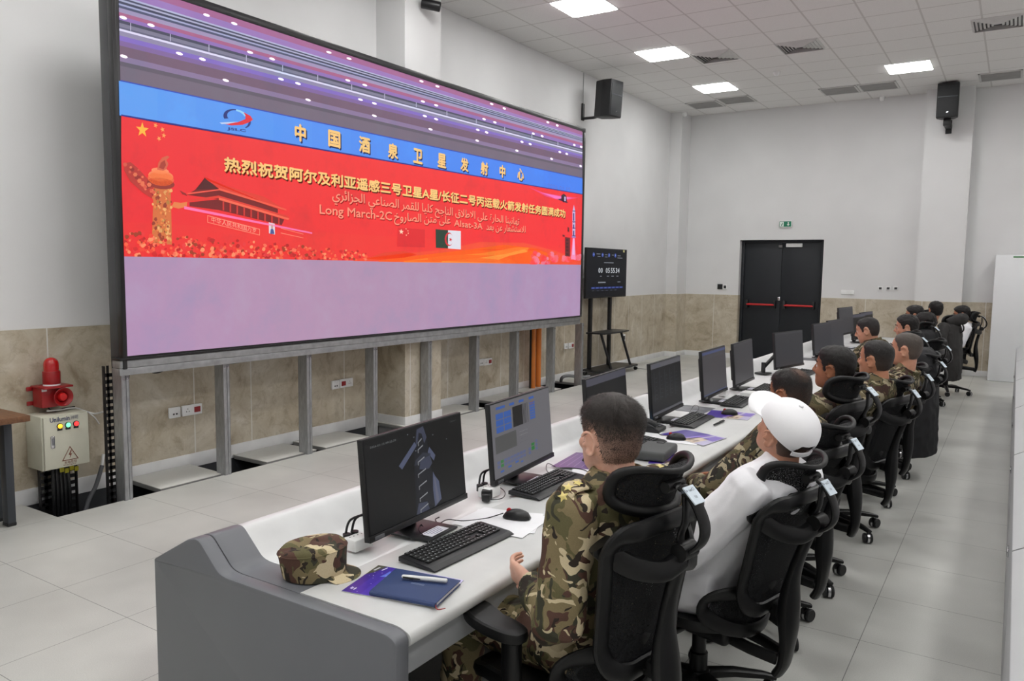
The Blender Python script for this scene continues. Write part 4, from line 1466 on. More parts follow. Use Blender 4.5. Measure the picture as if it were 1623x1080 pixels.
monitor(4.105, 2.185, 0.07, 'black monitor nearest the camera, showing a dark gantry camera picture', scr_gantry)
monitor(4.05, 3.0, 0.1, 'black monitor showing grey control software with blue and green blocks', scr_control)
monitor(4.03, 3.93, 0.08, 'black monitor half hidden behind the head of the nearest soldier', scr_dark)
monitor(4.045, 4.77, 0.06, 'black monitor with a dark table and grey title bar, beside the black phone', scr_table)
monitor(4.06, 5.68, 0.04, 'black monitor with grey horizontal lists, just past the grey console joint', scr_list)
monitor(4.06, 6.42, 0.04, 'plain dark grey monitor close behind the one with grey lists', scr_haze)
monitor(4.10, 7.78, -0.2, 'dark monitor on a black swing arm beyond the pair of monitors', scr_haze, arm=True)
monitor(4.10, 9.35, -0.12, 'dark monitor in front of the edge of the double door', scr_haze)
monitor(4.10, 10.1, -0.1, 'dark monitor standing close behind the one before the door edge', scr_haze)
monitor(4.10, 10.75, -0.1, 'dark monitor raised highest above the far end of the desk', scr_haze, lift=0.13)
monitor(4.10, 11.75, -0.12, 'last dark monitor at the far end of the desk row', scr_dark)
monitor(4.10, 12.45, -0.12, 'dark monitor almost hidden behind the last one in view', scr_dark)

# ------------------------------------------------------------------ keyboards, mice, sockets, paper
KEY = mat('key_black', rgb(22, 23, 25), 0.5, var=0.12)
KEYP = mat('key_print', rgb(196, 198, 202), 0.5)
BOARD = mat('keyboard_black', rgb(27, 28, 30), 0.42)


def make_keyboard(label, cat='keyboard'):
    o = thing('keyboard', label, cat, (0, 0, 0), 0, 'black keyboards along the first console row')
    prof = [(-.078, 0.004), (-.078, .020), (-.072, .022), (.045, .014), (.06, .013), (.08, .005), (.08, .002)]
    MB().prism(prof, 'y', -.225, .225, 0.002).build('board', BOARD, o)
    k, p = MB(), MB()
    rows = [(-.064, [1] * 4 + [1] * 4 + [1] * 4 + [1] * 3 + [1] * 3), (-.045, [1] * 13 + [1.6] + [1] * 3 + [1] * 4), (-.027, [1.4] + [1] * 12 + [1.2] + [1] * 3 + [1] * 4),
            (-.009, [1.7] + [1] * 11 + [1.9] + [0] * 3 + [1] * 4), (.009, [1.2] + [1] * 11 + [2.4] + [0, 1, 0] + [1] * 4), (.027, [1.3, 1, 1, 5.4, 1, 1, 1, 1.3] + [.6] + [1] * 3 + [1.8, 1, 1])]
    for x, ks in rows:
        tot = sum(q if q else 1 for q in ks)
        u = (.42 - .012) / tot
        y = -.206
        zz = .0215 - (x + .072) * .068
        for q in ks:
            w = u * (q if q else 1)
            if q:
                k.box((x, y + w / 2, zz + .0035), (.0145, w - .0028, .0055), .0012, seg=1)
                p.add([(x - .003, y + w / 2 - .004, zz + .0065), (x + .001, y + w / 2 - .004, zz + .0065), (x + .001, y + w / 2 - .0005, zz + .0065), (x - .003, y + w / 2 - .0005, zz + .0065)], [(0, 1, 2, 3)], 0, False)
            y += w
    kk = k.build('keycaps', KEY, o)
    p.build('key_legends', KEYP, kk)
    return o


kb0 = make_keyboard('black keyboard in front of the nearest monitor, beside the blue notebook')
kb0.location = (4.318, 2.125, 0.752)
kb0.rotation_euler = (0, 0, -0.03)
for x, y, rz, lb in ((4.185, 2.98, 0.02, 'black keyboard in front of the monitor with grey control software'), (4.2, 3.93, 0.0, 'black keyboard beside the grey case, behind the head of the nearest soldier'),
                     (4.19, 4.82, 0.04, 'black keyboard in front of the monitor with the dark table, next to the black pen'), (4.215, 5.72, 0.06, 'black keyboard in front of the monitor with grey lists'),
                     (4.22, 6.5, 0.04, 'black keyboard before the plain dark grey monitor'), (4.24, 7.75, 0.0, 'black keyboard before the swing arm monitor'), (4.22, 9.3, 0.0, 'black keyboard in front of the monitor at the door edge')):
    dup(kb0, (x, y, 0.752), rz, lb)


def make_mouse(label):
    o = thing('computer_mouse', label, 'mouse', (0, 0, 0), 0, 'black computer mice')
    rings = []
    for i in range(11):
        t = i / 10
        x = -.055 + .11 * t
        w = .031 * (math.sin(PI * (0.12 + .78 * t)) ** .45)
        h = .036 * (math.sin(PI * (0.08 + .80 * t)) ** .7)
        if i in (0, 10):
            w, h = w * .6, h * .5
        rings.append([Vector((x, w * math.cos(a), max(0.0, h * max(0, math.sin(a)) ** .8))) for a in [PI * k / 12 for k in range(13)] + [PI + PI * (k + 1) / 6 for k in range(5)]])
    MB().loft(rings).build('shell', BLACK_SOFT, o)
    MB().tube(arc((-.034, 0, 0), .011, 0, 2 * PI, 11)[:-1], .0001).v
    m = MB()
    m.lathe([(.004, -.0035), (.010, -.003), (.010, .003), (.004, .0035)], 14, Matrix.Translation((-.032, 0, .0265)) @ Matrix.Rotation(PI / 2, 4, 'X'))
    m.build('scroll_wheel', mat('wheel_red', rgb(196, 30, 34), 0.5), o)
    return o


ms = make_mouse('black mouse with red wheel on the white papers beside the nearest monitor')
ms.location = (4.315, 2.505, 0.7575)
ms.rotation_euler = (0, 0, 0.25)
dup(ms, (4.30, 4.24, 0.7575), 0.3, 'black mouse on the white sheet beside the black phone')
dup(ms, (4.31, 5.205, 0.7575), 0.3, 'black mouse on the purple flyer past the black pen')
dup(ms, (4.14, 3.50, 0.753), 0.3, 'black mouse just in front of the face of the nearest soldier')


def cable(pts, r, label, name='cable', m=None):
    o = MB().tube(bez(pts, 7), r, 7).build(name, m or BLACK_SOFT)
    return tag(o, label, 'cable')


Z = 0.756
cable([(4.262, 2.49, .77), on(770, 822, 'z', Z), on(735, 826, 'z', Z), on(710, 824, 'z', Z), on(696, 830, 'z', Z), on(690, 824, 'z', Z), (4.06, 2.34, .756)], .0022, 'thin black cable from the red wheel mouse to the nearest monitor')
cable([on(672, 850, 'z', .764), on(664, 840, 'z', .764), on(668, 832, 'z', .764), on(676, 846, 'z', .757), (4.235, 2.06, .762)], .002, 'thin black cable of the nearest keyboard')
cable([on(768, 782, 'z', Z), on(776, 792, 'z', Z), on(796, 790, 'z', Z), on(800, 780, 'z', Z), on(788, 770, 'z', Z)], .002, 'thin black adapter cable looping by the second white socket block')
cable([on(880, 740, 'z', Z), on(868, 735, 'z', Z), on(866, 745, 'z', Z), on(872, 752, 'z', .766)], .002, 'thin black cable of the second keyboard')
cable([on(938, 752, 'z', Z), on(925, 745, 'z', Z), on(905, 742, 'z', Z), on(888, 742, 'z', Z)], .002, 'thin black mouse cable behind the second keyboard')
cable([on(1060, 690, 'z', .762), on(1048, 690, 'z', Z), on(1042, 686, 'z', Z), on(1034, 684, 'z', Z)], .002, 'thin black mouse cable by the black phone')
cable([on(1093, 656, 'z', Z), on(1105, 652, 'z', Z), on(1107, 645, 'z', .77), on(1100, 643, 'z', .772), on(1092, 656, 'z', Z)], .002, 'thin black cable looping beside the monitor with the dark table')
cable([on(1122, 628, 'z', .77), on(1113, 622, 'z', .80), on(1112, 614, 'z', .81), on(1119, 616, 'z', .79)], .004, 'black cable loop behind the monitor with grey lists')


def socket_block(x, y, rz, label):
    o = thing('socket_block', label, 'power socket', (x, y, 0.752), rz, 'white power socket blocks on the desk')
    MB().box((0, 0, .021), (.062, .085, .042), .005).build('housing', WHITE_PL, o)
    for k in range(4):
        MB().cyl((-.012, -.027 + .018 * k, .042), (-.012, -.027 + .018 * k, .0424), .0028, 8).build('pin_hole', SLOT, o)
    for s in (-1, 1):
        MB().cyl((-.038, s * .018, .02), (-.038, s * .018, .048), .014, 12).build('plug', BLACK, o)
    return o


socket_block(4.03, 1.925, -0.05, 'white power socket block between the camouflage cap and the nearest monitor')
socket_block(4.05, 2.70, 0.0, 'white power socket block beside the second monitor, with a black adapter in front')
socket_block(4.02, 5.98, 0.0, 'white power socket block behind the monitor with grey lists')
for k, (a, b) in enumerate((((3.985, 1.925), (3.97, 2.03)), ((4.0, 2.71), (3.98, 2.82)))):
    for s in (0, 1):
        cable([(a[0], a[1] + .03 * s - .015, .80), (a[0] - .012, a[1] + .02 + .03 * s, .835), (b[0], b[1] + .03 * s, .83), (b[0] - .02, b[1] + .05 + .03 * s, .775)], .0045, 'thick black power lead %s from the %s white socket block' % (('nearer', 'farther')[s], ('first', 'second')[k]))
o = thing('power_adapter', 'black power adapter lying in front of the second white socket block', 'power adapter', on(772, 790, 'z', .752), 0.5)
MB().box((0, 0, .02), (.045, .06, .04), .006).build('body', BLACK, o)
MB().box((-.0, -.04, .015), (.035, .03, .03), .005).build('plug_head', BLACK_SOFT, o)


def sheet(P, label, cat, name, z=0.7525, col=None, draw=None, th=0.0012):
    """paper lying on the desk; P: corners near-left, far-left, far-right, near-right as x,y"""
    c = Vector((sum(p[0] for p in P) / 4, sum(p[1] for p in P) / 4, z))
    o = thing(name, label, cat, c)
    L = [Vector((p[0] - c.x, p[1] - c.y, 0)) for p in P]
    mb = MB()
    mb.add([p for p in L] + [p + Vector((0, 0, th)) for p in L], [(0, 1, 2, 3), (4, 7, 6, 5), (0, 4, 5, 1), (1, 5, 6, 2), (2, 6, 7, 3), (3, 7, 4, 0)], 0, False)
    mb.build('paper', mat('paper_white', rgb(238, 239, 242), 0.6), o)
    if draw:
        m = MB()

        def q(pts, colr, k=1):
            """pts in (s,t): s along edge 0-3, t along edge 0-1"""
            out = []
            for s, t in pts:
                a, b = L[0].lerp(L[3], s), L[1].lerp(L[2], s)
                out.append(a.lerp(b, t) + Vector((0, 0, th + .0002 * k)))
            m.poly(out, 0, colr)
        draw(q)
        m.build('printed_picture', printed('flyer_print', 0.3), o)
    return o


def flyer_art(q):
    n = 10
    for i in range(n):
        a, b = i / n, (i + 1) / n
        f = i / (n - 1)
        q([(a, 0), (b, 0), (b, 1), (a, 1)], rgb(62 + 150 * f ** 1.6, 40 + 165 * f ** 1.6, 140 + 105 * f ** .8), 1)
    q([(0, 1), (0, .62), (.05, .72), (.11, 1)], rgb(78, 84, 66), 2)
    q([(.02, .80), (.04, .80), (.06, .93), (.04, .93)], rgb(214, 216, 226), 3)
    q([(.10, .84), (.115, .84), (.135, .95), (.12, .95)], rgb(230, 230, 240), 3)
    q([(.17, .62), (.26, .66), (.31, .84), (.24, .80), (.20, .86), (.19, .74)], rgb(104, 124, 226), 3)
    q([(.22, .64), (.30, .70), (.28, .78), (.23, .74)], rgb(150, 170, 240), 4)
    rn = random.Random(3)
    for k in range(26):
        s, t = rn.uniform(.04, .4), rn.uniform(.03, .97)
        r = rn.uniform(.004, .008)
        q([(s - r, t), (s, t - 1.4 * r), (s + r, t), (s, t + 1.4 * r)], rgb(214, 206, 250), 3)
    q([(.04, .12), (.07, .10), (.075, .16), (.045, .18)], rgb(200, 196, 236), 3)
    q([(.085, .10), (.098, .095), (.105, .165), (.09, .17)], rgb(226, 224, 244), 3)
    q([(.50, .0), (.92, .0), (.90, .16), (.52, .17)], rgb(206, 196, 198), 3)
    q([(.50, .10), (.66, .08), (.66, .15), (.51, .17)], rgb(96, 66, 58), 4)
    q([(.78, .03), (.84, .03), (.84, .11), (.78, .11)], rgb(110, 78, 60), 4)
    q([(.50, .9), (.66, .9), (.68, 1), (.5, 1)], rgb(190, 180, 226), 3)
    q([(.74, .88), (.92, .9), (.93, .98), (.74, .97)], rgb(206, 180, 196), 3)


def flyer_art2(q):
    q([(0, 0), (1, 0), (1, 1), (0, 1)], rgb(190, 184, 214), 1)
    q([(0, 0), (.42, 0), (.62, 1), (0, 1)], rgb(70, 48, 150), 2)
    q([(.4, .1), (.55, .05), (.72, .95), (.6, .95)], rgb(128, 100, 190), 3)
    q([(.5, .0), (.78, .0), (.84, .5), (.6, .55)], rgb(214, 196, 176), 3)
    q([(.72, .5), (.97, .45), (.99, .9), (.78, .92)], rgb(132, 110, 196), 3)
    for k in range(3):
        q([(.48 + .1 * k, .1), (.54 + .1 * k, .1), (.56 + .1 * k, .3), (.5 + .1 * k, .3)], rgb(150, 130, 120), 4)


sheet([(4.247, 1.629), (4.199, 1.844), (4.502, 1.904), (4.551, 1.7)], 'purple starry flyer under the blue notebook on the nearest desk', 'flyer', 'flyer', draw=flyer_art)
sheet([(4.17, 4.32), (4.25, 4.53), (4.53, 4.45), (4.487, 4.17)], 'purple and cream flyer under the mouse beside the white sheet and phone', 'flyer', 'flyer', z=0.7545, draw=flyer_art2)
sheet([(4.19, 5.03), (4.154, 5.30), (4.45, 5.36), (4.47, 5.08)], 'purple and cream flyer under the mouse beyond the black pen', 'flyer', 'flyer', draw=flyer_art2)
sheet([(4.02, 3.28), (3.98, 3.62), (4.12, 3.66), (4.20, 3.34)], 'purple sheet lying behind the second keyboard', 'flyer', 'flyer', draw=lambda q: [q([(0, 0), (1, 0), (1, 1), (0, 1)], rgb(108, 84, 134), 1)] + [q([(.15 + .2 * k, .1), (.17 + .2 * k, .1), (.17 + .2 * k, .9), (.15 + .2 * k, .9)], rgb(160, 140, 180), 2) for k in range(4)])
sheet([(4.14, 2.31), (4.13, 2.55), (4.42, 2.60), (4.45, 2.33)], 'upper white sheet of paper under the red wheel mouse', 'paper', 'paper_sheet', z=0.7538)
sheet([(4.20, 2.30), (4.12, 2.52), (4.37, 2.62), (4.46, 2.40)], 'lower white sheet of paper under the red wheel mouse, turned slightly', 'paper', 'paper_sheet')
sheet([(4.27, 3.02), (4.13, 3.30), (4.28, 3.42), (4.44, 3.10)], 'white sheet of paper at the second keyboard, left of the nearest soldier', 'paper', 'paper_sheet')
sheet([(4.10, 4.13), (4.07, 4.36), (4.37, 4.40), (4.45, 4.17)], 'white sheet of paper under the mouse beside the black phone', 'paper', 'paper_sheet')
sheet([(4.39, 3.62), (4.33, 3.86), (4.5, 3.92), (4.53, 3.7)], 'purple flyer almost hidden under the grey case', 'flyer', 'flyer', draw=flyer_art2)
for x, y, lb in ((4.19, 6.05, 'small white box behind the keyboard of the grey list monitor'), (4.2, 6.95, 'small white box by the keyboard of the plain dark grey monitor'), (4.28, 8.35, 'white box near the swing arm monitor'), (4.1, 9.9, 'white box at the far desk near the door edge')):
    tag(MB().box((0, 0, .02), (.09, .13, .04), .005).build('white_box', WHITE_PL, loc=(x, y, .752)), lb, 'box')

# notebook and pen
NAVY = mat('notebook_navy', rgb(38, 58, 104), 0.55, bump=0.1, bs=900)
P = [Vector(p) for p in ((4.34, 1.656, 0), (4.289, 1.828, 0), (4.516, 1.869, 0), (4.556, 1.697, 0))]
c = sum(P, Vector()) / 4
o = thing('notebook', 'navy blue notebook with a white pen on top, lying on the purple flyer', 'notebook', (c.x, c.y, 0.7545), 0)
L = [p - c for p in P]


def slab(mb, L, z0, z1, k=1.0):
    Q = [p * k for p in L]
    return mb.add([p + Vector((0, 0, z0)) for p in Q] + [p + Vector((0, 0, z1)) for p in Q], [(0, 1, 2, 3), (4, 7, 6, 5), (0, 4, 5, 1), (1, 5, 6, 2), (2, 6, 7, 3), (3, 7, 4, 0)], 0, False)


slab(MB(), L, .012, .0145).build('front_cover', NAVY, o)
slab(MB(), L, 0.0, .002).build('back_cover', NAVY, o)
slab(MB(), [L[0] * .99, L[1] * .99, L[2] * .975, L[3] * .975], .002, .012).build('pages', mat('page_block', rgb(232, 232, 236), 0.7), o)
sp = MB().tube([L[0] + Vector((0, 0, .0072)), L[3] * .985 + Vector((0, 0, .0072))], .0072, 10)
sp.build('spine', NAVY, o)
e = MB()
ux, uy = (L[3] - L[0]).normalized(), (L[1] - L[0]).normalized()
for k in range(2):
    p = Vector((-.02, .0, .0149)) + uy * (.006 * k)
    e.poly([p, p + ux * .045, p + ux * .045 + uy * .0025, p + uy * .0025], 0, rgb(120, 132, 158))
e.build('embossing', printed('emboss_print'), o)
e = MB().tube(bez([L[3] * .97 + Vector((0, 0, .008)), L[3] * 1.02 + Vector((.008, -.006, .001)), L[3] * 1.08 + Vector((.012, .02, -.001))], 5), .0015, 6)
e.build('ribbon', mat('ribbon_red', rgb(170, 60, 60), 0.6), o)
pa, pb = on(637, 914, 'z', .778), on(709, 921, 'z', .778)
o = thing('pen', 'white pen with black grip lying on the navy notebook', 'pen', pa)
d = pb - pa
MB().tube([d * t for t in (.12, .5, .52, .98, 1)], [.0062, .0066, .0068, .0064, .004], 14).build('barrel', WHITE_PL, o)
MB().tube([d * t for t in (0, .02, .05, .12)], [.0035, .0058, .0062, .0062], 12).build('cap_end', WHITE_PL, o)
MB().tube([d * .03 + Vector((.004, -.005, 0)), d * .2 + Vector((.003, -.006, -.001)), d * .42 + Vector((.002, -.0055, -.001))], [.003, .0032, .002], 8).build('grip', BLACK, o)
pa, pb = on(1131, 674, 'z', .76), on(1148, 667, 'z', .76)
o = thing('pen', 'short black pen lying on the bare desk past the third keyboard', 'pen', pa)
MB().tube([(pb - pa) * t for t in (0, .05, .5, .95, 1)], [.003, .006, .007, .006, .004], 10).build('barrel', BLACK, o)
MB().tube([(pb - pa) * .5 + Vector((0, 0, .008)), (pb - pa) * .9 + Vector((0, 0, .0085))], .0018, 6).build('clip', CHROME, o)

# desk telephone and grey case
c = on(1030, 683, 'z', .752)
o = thing('desk_phone', 'black desk telephone with blue lit display beside the dark table monitor', 'telephone', (4.06, 4.40, .752), 0.1)
MB().prism([(-.09, 0), (-.09, .06), (-.07, .065), (.09, .02), (.09, 0)], 'y', -.08, .08, .004).build('body', BLACK, o)
R = Matrix.Rotation(0.27, 3, 'Y')
MB().box((-.02, .03, .055), (.05, .07, .003), 0, R).build('display', mat('phone_screen', rgb(120, 160, 200), 0.3, emit=0.6), o)
MB().tube(bez([(-.07, -.055, .07), (-.05, -.055, .085), (.04, -.055, .06), (.07, -.055, .045)], 5), .016, 10).build('handset', BLACK_SOFT, o)
for i in range(3):
    for j in range(3):
        MB().box((.03 + .018 * i, .005 + .022 * j, .041 - .005 * i), (.012, .015, .004), .001, R).build('button', mat('button_grey', rgb(70, 72, 76), .5), o)
o = thing('equipment_case', 'flat dark grey case lying on the desk behind the nearest headrest', 'case', (4.36, 3.79, .756), 0.12)
MB().box((0, 0, .025), (.17, .27, .05), .014, seg=3).build('body', mat('case_grey', rgb(72, 74, 74), 0.6, bump=.1, bs=500), o)
MB().box((.0, .10, .051), (.04, .03, .004), .001).build('latch', BLACK, o)

# ------------------------------------------------------------------ loudspeakers, camera, television, cabinet, table
SPK = mat('speaker_black', rgb(26, 27, 29), 0.55, bump=0.15, bs=300)
GRL = mat('speaker_grille', rgb(34, 36, 38), 0.6, bump=0.4, bs=700)


def speaker(loc, rz, label, w=.31, d=.33, h=.54, tilt=0.0, bracket='side', reach=.35):
    o = thing('loudspeaker', label, 'loudspeaker', loc, rz)
    M = Matrix.Rotation(tilt, 4, 'X')
    def B(mb, n, m):
        mb.v = [M @ p for p in mb.v]
        return mb.build(n, m, o)
    # front looks along -y
    B(MB().prism([(-w / 2, -d / 2), (w / 2, -d / 2), (w / 2, 0), (w * .32, d / 2), (-w * .32, d / 2), (-w / 2, 0)], 'z', -h / 2, h / 2, .012), 'cabinet', SPK)
    B(MB().box((0, -d / 2 - .004, -.02), (w * .9, .012, h * .88), .006), 'grille', GRL)
    B(MB().box((0, -d / 2 - .011, h * .1), (w * .9, .004, .012), .001), 'trim_bar', mat('trim_dark_metal', rgb(80, 84, 88), .35, .5))
    B(MB().prism([(-.018, -h * .37), (.012, -h * .37), (.022, -h * .33), (-.008, -h * .33)], 'y', -d / 2 - .0125, -d / 2 - .0105), 'badge', CHROME)
    return o


sp = speaker((0.5, 10.95, 4.30), 1.4, 'black loudspeaker on a wall arm above the far end of the screen', tilt=0.06)
SPO = Vector((0.5, 10.95, 4.30))
br = thing('speaker_bracket', 'black wall bracket carrying the loudspeaker beside the screen', 'bracket', (0, 11.08, 4.16))
MB().box((.012, 0, 0.02), (.024, .07, .26), .004).build('wall_plate', BLACK, br)
MB().tube([(.02, 0, -.08), (.22, -.04, -.09), (.47, -.12, -.08)], .022, 10).build('arm', BLACK, br)
MB().cyl((.47, -.12, -.11), (.47, -.12, -.01), .025, 12).build('pivot', BLACK, br)
tag(MB().tube([(.012, 11.08, 4.3), (.012, 11.08, HC - .005)], .006, 8).build('speaker_cable', mat('cable_grey', rgb(170), .6)), 'thin grey cable running up the wall to the ceiling behind the wall speaker', 'cable')
speaker((4.785, 14.62, 4.50), 0.03, 'black loudspeaker mounted high on the white column of the far wall', tilt=0.05)
br = thing('speaker_bracket', 'black bracket holding the loudspeaker on the far column', 'bracket', (4.79, 15.0, 4.15))
MB().box((0, -.012, 0), (.09, .024, .22), .004).build('wall_plate', BLACK, br)
MB().box((0, -.2, .0), (.1, .38, .07), .008).build('arm', BLACK, br)
MB().box((0, -.38, .03), (.11, .08, .14), .01).build('pivot', BLACK, br)

c = on(683, 8, 'x', .52)
o = thing('security_camera', 'small black cylinder camera on the column at the top edge of the photo', 'camera', (0.52, c.y, c.z))
M = Matrix.Rotation(.6, 4, 'Z') @ Matrix.Rotation(1.75, 4, 'Y')
MB().lathe([(.02, -.1), (.05, -.098), (.052, -.09), (.052, .09), (.048, .1), (.044, .09), (.03, .085)], 24, M).build('barrel', BLACK_SOFT, o)
MB().lathe([(.001, .078), (.028, .08), (.001, .088)], 18, M).build('lens', mat('lens_glass', rgb(40, 46, 60), .08), o)
MB().cyl((0, 0, .04), (0, 0, .17), .018, 12).build('stem', BLACK, o)
MB().box((-.04, 0, .17), (.17, .2, .03), .004).build('mount_plate', BLACK, o)

# television on a wheeled stand
a0, a1 = on(930, 392, 'x', .22), on(992, 471, 'x', .22)
TVY0, TVY1, TVZ1, TVZ0 = a0.y, a1.y, on(960, 394, 'x', .22).z, on(960, 472, 'x', .22).z
yc = (TVY0 + TVY1) / 2
tv = thing('television', 'flat black television showing a countdown on a wheeled stand', 'television', (.22, yc, TVZ0))
w, h = TVY1 - TVY0, TVZ1 - TVZ0
MB().box((-.02, 0, h / 2), (.04, w, h), .006).build('housing', BLACK, tv)
MB().box((-.055, 0, h * .42), (.04, w * .6, h * .5), .01).build('back_cover', BLACK, tv)
m = MB()
K = rgb(12, 14, 20)
m.poly([(.001, -w * .488, h * .03), (.001, w * .488, h * .03), (.001, w * .488, h * .98), (.001, -w * .488, h * .98)], 0, K)


def tq(a, b, c, d, col, k=2):
    m.poly([(.001 + .0006 * k, -w / 2 + w * a, h * b), (.001 + .0006 * k, -w / 2 + w * c, h * b), (.001 + .0006 * k, -w / 2 + w * c, h * d), (.001 + .0006 * k, -w / 2 + w * a, h * d)], 0, col)


def tt(s, a, b, ww, hh, col):
    put_text(m, s, (.0025, -w / 2 + w * a, h * b), (0, 1, 0), (0, 0, 1), w * ww, h * hh, .0, col)


WH, GY, B1 = rgb(214, 220, 226), rgb(120, 124, 132), rgb(62, 80, 156)
for dg, da in (('0', .28), ('0', .335), ('0', .46), ('5', .515), ('5', .585), ('5', .64), ('3', .705), ('4', .76)):
    tt(dg, da, .505, .042, .10, WH)
for a, ww in ((.32, .04), (.49, .05), (.6, .06), (.73, .05)):
    tq(a, .43, a + ww, .446, GY)
for a in (.16, .37, .53, .69):
    m.poly([(.0022, -w / 2 + w * (a + .026 * math.cos(q)), h * (.865 + .042 * math.sin(q))) for q in [2 * PI * i / 10 for i in range(10)]], 0, B1)
    tq(a + .018 - .022, .86, a + .012, .88, rgb(130, 150, 210), 3)
for a, ww, z in ((.225, .09, .875), (.25, .07, .825), (.43, .055, .865), (.43, .06, .82), (.6, .05, .865), (.745, .08, .855), (.745, .13, .81)):
    tq(a, z, a + ww, z + .014, GY)
tq(.41, .705, .65, .722, GY)
tq(.28, .30, .46, .325, GY)
tq(.76, .31, .84, .325, GY)
for k in range(8):
    tq(.12 + .099 * k, .185, .21 + .099 * k, .222, rgb(44, 58, 120))
    tq(.135 + .099 * k, .198, .185 + .099 * k, .21, rgb(96, 110, 170), 3)
for k in range(6):
    tq(.14 + .11 * k, .145, .19 + .11 * k, .154, rgb(86, 92, 110))
m.build('countdown_display', glow('tv_picture', 1.0), tv)
MB().box((.002, w * .41, h * .965), (.004, .05, .04)).build('energy_sticker', mat('sticker_yellow', rgb(230, 224, 150), .5), tv)
st = thing('tv_stand', 'black two-pole television stand on castors with a shelf', 'tv stand', (.26, yc + .1, 0))
yb0 = yc + .1
py = [on(935, 520, 'x', .13).y - yb0, on(965.5, 520, 'x', .13).y - yb0]
for y in py:
    MB().box((-.13, y, .08 + (TVZ0 + .4 - .08) / 2), (.05, .075, TVZ0 + .4 - .08), .006).build('pole', BLACK, st)
MB().prism([(-.2, -.62), (.2, -.72), (.24, -.66), (.24, .6), (.2, .66), (-.2, .62)], 'z', .075, .105, .006).build('base_plate', BLACK_SOFT, st)
for x, y in ((-.17, -.58), (.2, -.64), (.2, .6), (-.17, .56)):
    k = MB().cyl((x, y, .045), (x, y, .076), .02, 12).build('castor', CHROME, st)
    mm = MB()
    for s in (-1, 1):
        mm.lathe([(.008, -.008), (.03, -.008), (.032, 0), (.03, .008), (.008, .008)], 16, Matrix.Translation((x, y + s * .012, .033)) @ Matrix.Rotation(PI / 2, 4, 'X'))
    mm.build('castor_wheel', BLACK, k)
zs = on(955, 530, 'x', .35).z
MB().prism([(-.14, py[0] - .12), (.18, py[0] - .08), (.22, 0), (.18, py[1] + .14), (-.14, py[1] + .14)], 'z', zs, zs + .025, .006).build('shelf', BLACK_SOFT, st)
for y in (py[0] + .1, py[1] + .14):
    MB().tube([(.16, y + .12, .1), (.02, y, zs + .002)], .022, 10).build('brace', BLACK, st)

# tall white cabinet by the far column
CW = mat('cabinet_white_gloss', rgb(232, 234, 236), 0.3, var=.008)
cx0 = on(1571.5, 500, 'y', 14.75).x
o = thing('tall_cabinet', 'tall glossy white cabinet with a green stripe on top by the far wall', 'cabinet', (cx0 + .42, 14.98, 0))
H = on(1600, 404, 'y', 14.75).z
MB().box((0, 0, H / 2), (.84, .46, H), .012).build('body', CW, o)
MB().box((.0, -.2315, H / 2 - .01), (.83, .006, H - .03), .002).build('front_door', CW, o)
MB().box((.12, -.236, H - .035), (.6, .006, .022), .002).build('green_stripe', mat('stripe_green', rgb(54, 132, 66), .4), o)
MB().box((.2, -.237, H - .10), (.36, .008, .03), .003).build('handle_slot', SLOT, o)

# wooden table at the left edge
WOOD = NT('table_walnut')
v = WOOD.coord((1, 9, 9))
WOOD.col(WOOD.ramp(WOOD.noise(v, 3.5, 6, .6, .8), [(0.3, rgb(92, 60, 38)), (0.7, rgb(128, 88, 58))]))
WOOD.setp(.45)
WOOD = WOOD.m
LEGM = mat('table_leg_grey', rgb(62, 66, 72), .45, .3)
o = thing('wooden_table', 'brown wooden table on dark grey legs at the left edge', 'table', (.33, 1.7, 0))
MB().box((0, 0, .73), (.62, 1.52, .04), .005).build('table_top', WOOD, o)
for x in (-.06, .10):
    for s in (-1, 1):
        f = MB().box((x, s * .70, .355), (.075, .05, .71), .004).build('leg', LEGM, o)
        MB().box((x, s * .70, .012), (.08, .055, .024), .006).build('foot_cap', BLACK, f)
MB().box((.02, .70, .69), (.2, .045, .04), .003).build('cross_rail', LEGM, o)
MB().box((.02, -.70, .69), (.2, .045, .04), .003).build('cross_rail', LEGM, o)
tag(MB().tube(bez([(.03, 2.53, .6), (.03, 2.56, .3), (.035, 2.58, .12)], 5), .008, 8).build('white_cable', WHITE_PL), 'white cable dropping down the wall behind the table leg', 'cable')

# peaked camouflage cap on the desk is built with the clothing below
# ------------------------------------------------------------------ mesh office chairs
CH_F = mat('chair_frame_black', rgb(14, 14, 15), 0.36, spec=.35, var=0.1, bump=0.05, bs=500)
CH_S = mat('chair_soft_black', rgb(11, 11, 12), 0.45, spec=.35, var=0.1)
t = NT('chair_mesh_fabric')
v = t.coord((1, 1, 1))
vo = t.n('ShaderNodeTexVoronoi', feature='DISTANCE_TO_EDGE')
vo.inputs['Scale'].default_value = 190
t.l(v, vo.inputs['Vector'])
hole = t.math('GREATER_THAN', vo.outputs['Distance'], 0.24)
t.col(t.ramp(t.noise(v, 300, 1), [(0.3, rgb(14, 14, 15)), (0.7, rgb(40, 41, 43))]))
t.setp(0.7, 0, 0.2)
tr = t.n('ShaderNodeBsdfTransparent')
mx = t.n('ShaderNodeMixShader')
t.l(t.math('MULTIPLY', hole, 0.85), mx.inputs[0])
t.l(t.b.outputs[0], mx.inputs[1])
t.l(tr.outputs[0], mx.inputs[2])
t.l(mx.outputs[0], t.out.inputs['Surface'])
CH_M = t.m
LABEL_P = mat('label_paper', rgb(214, 226, 236), 0.5)


def sup(a, e=0.8):
    c, s = math.cos(a), math.sin(a)
    return math.copysign(abs(c) ** e, c), math.copysign(abs(s) ** e, s)


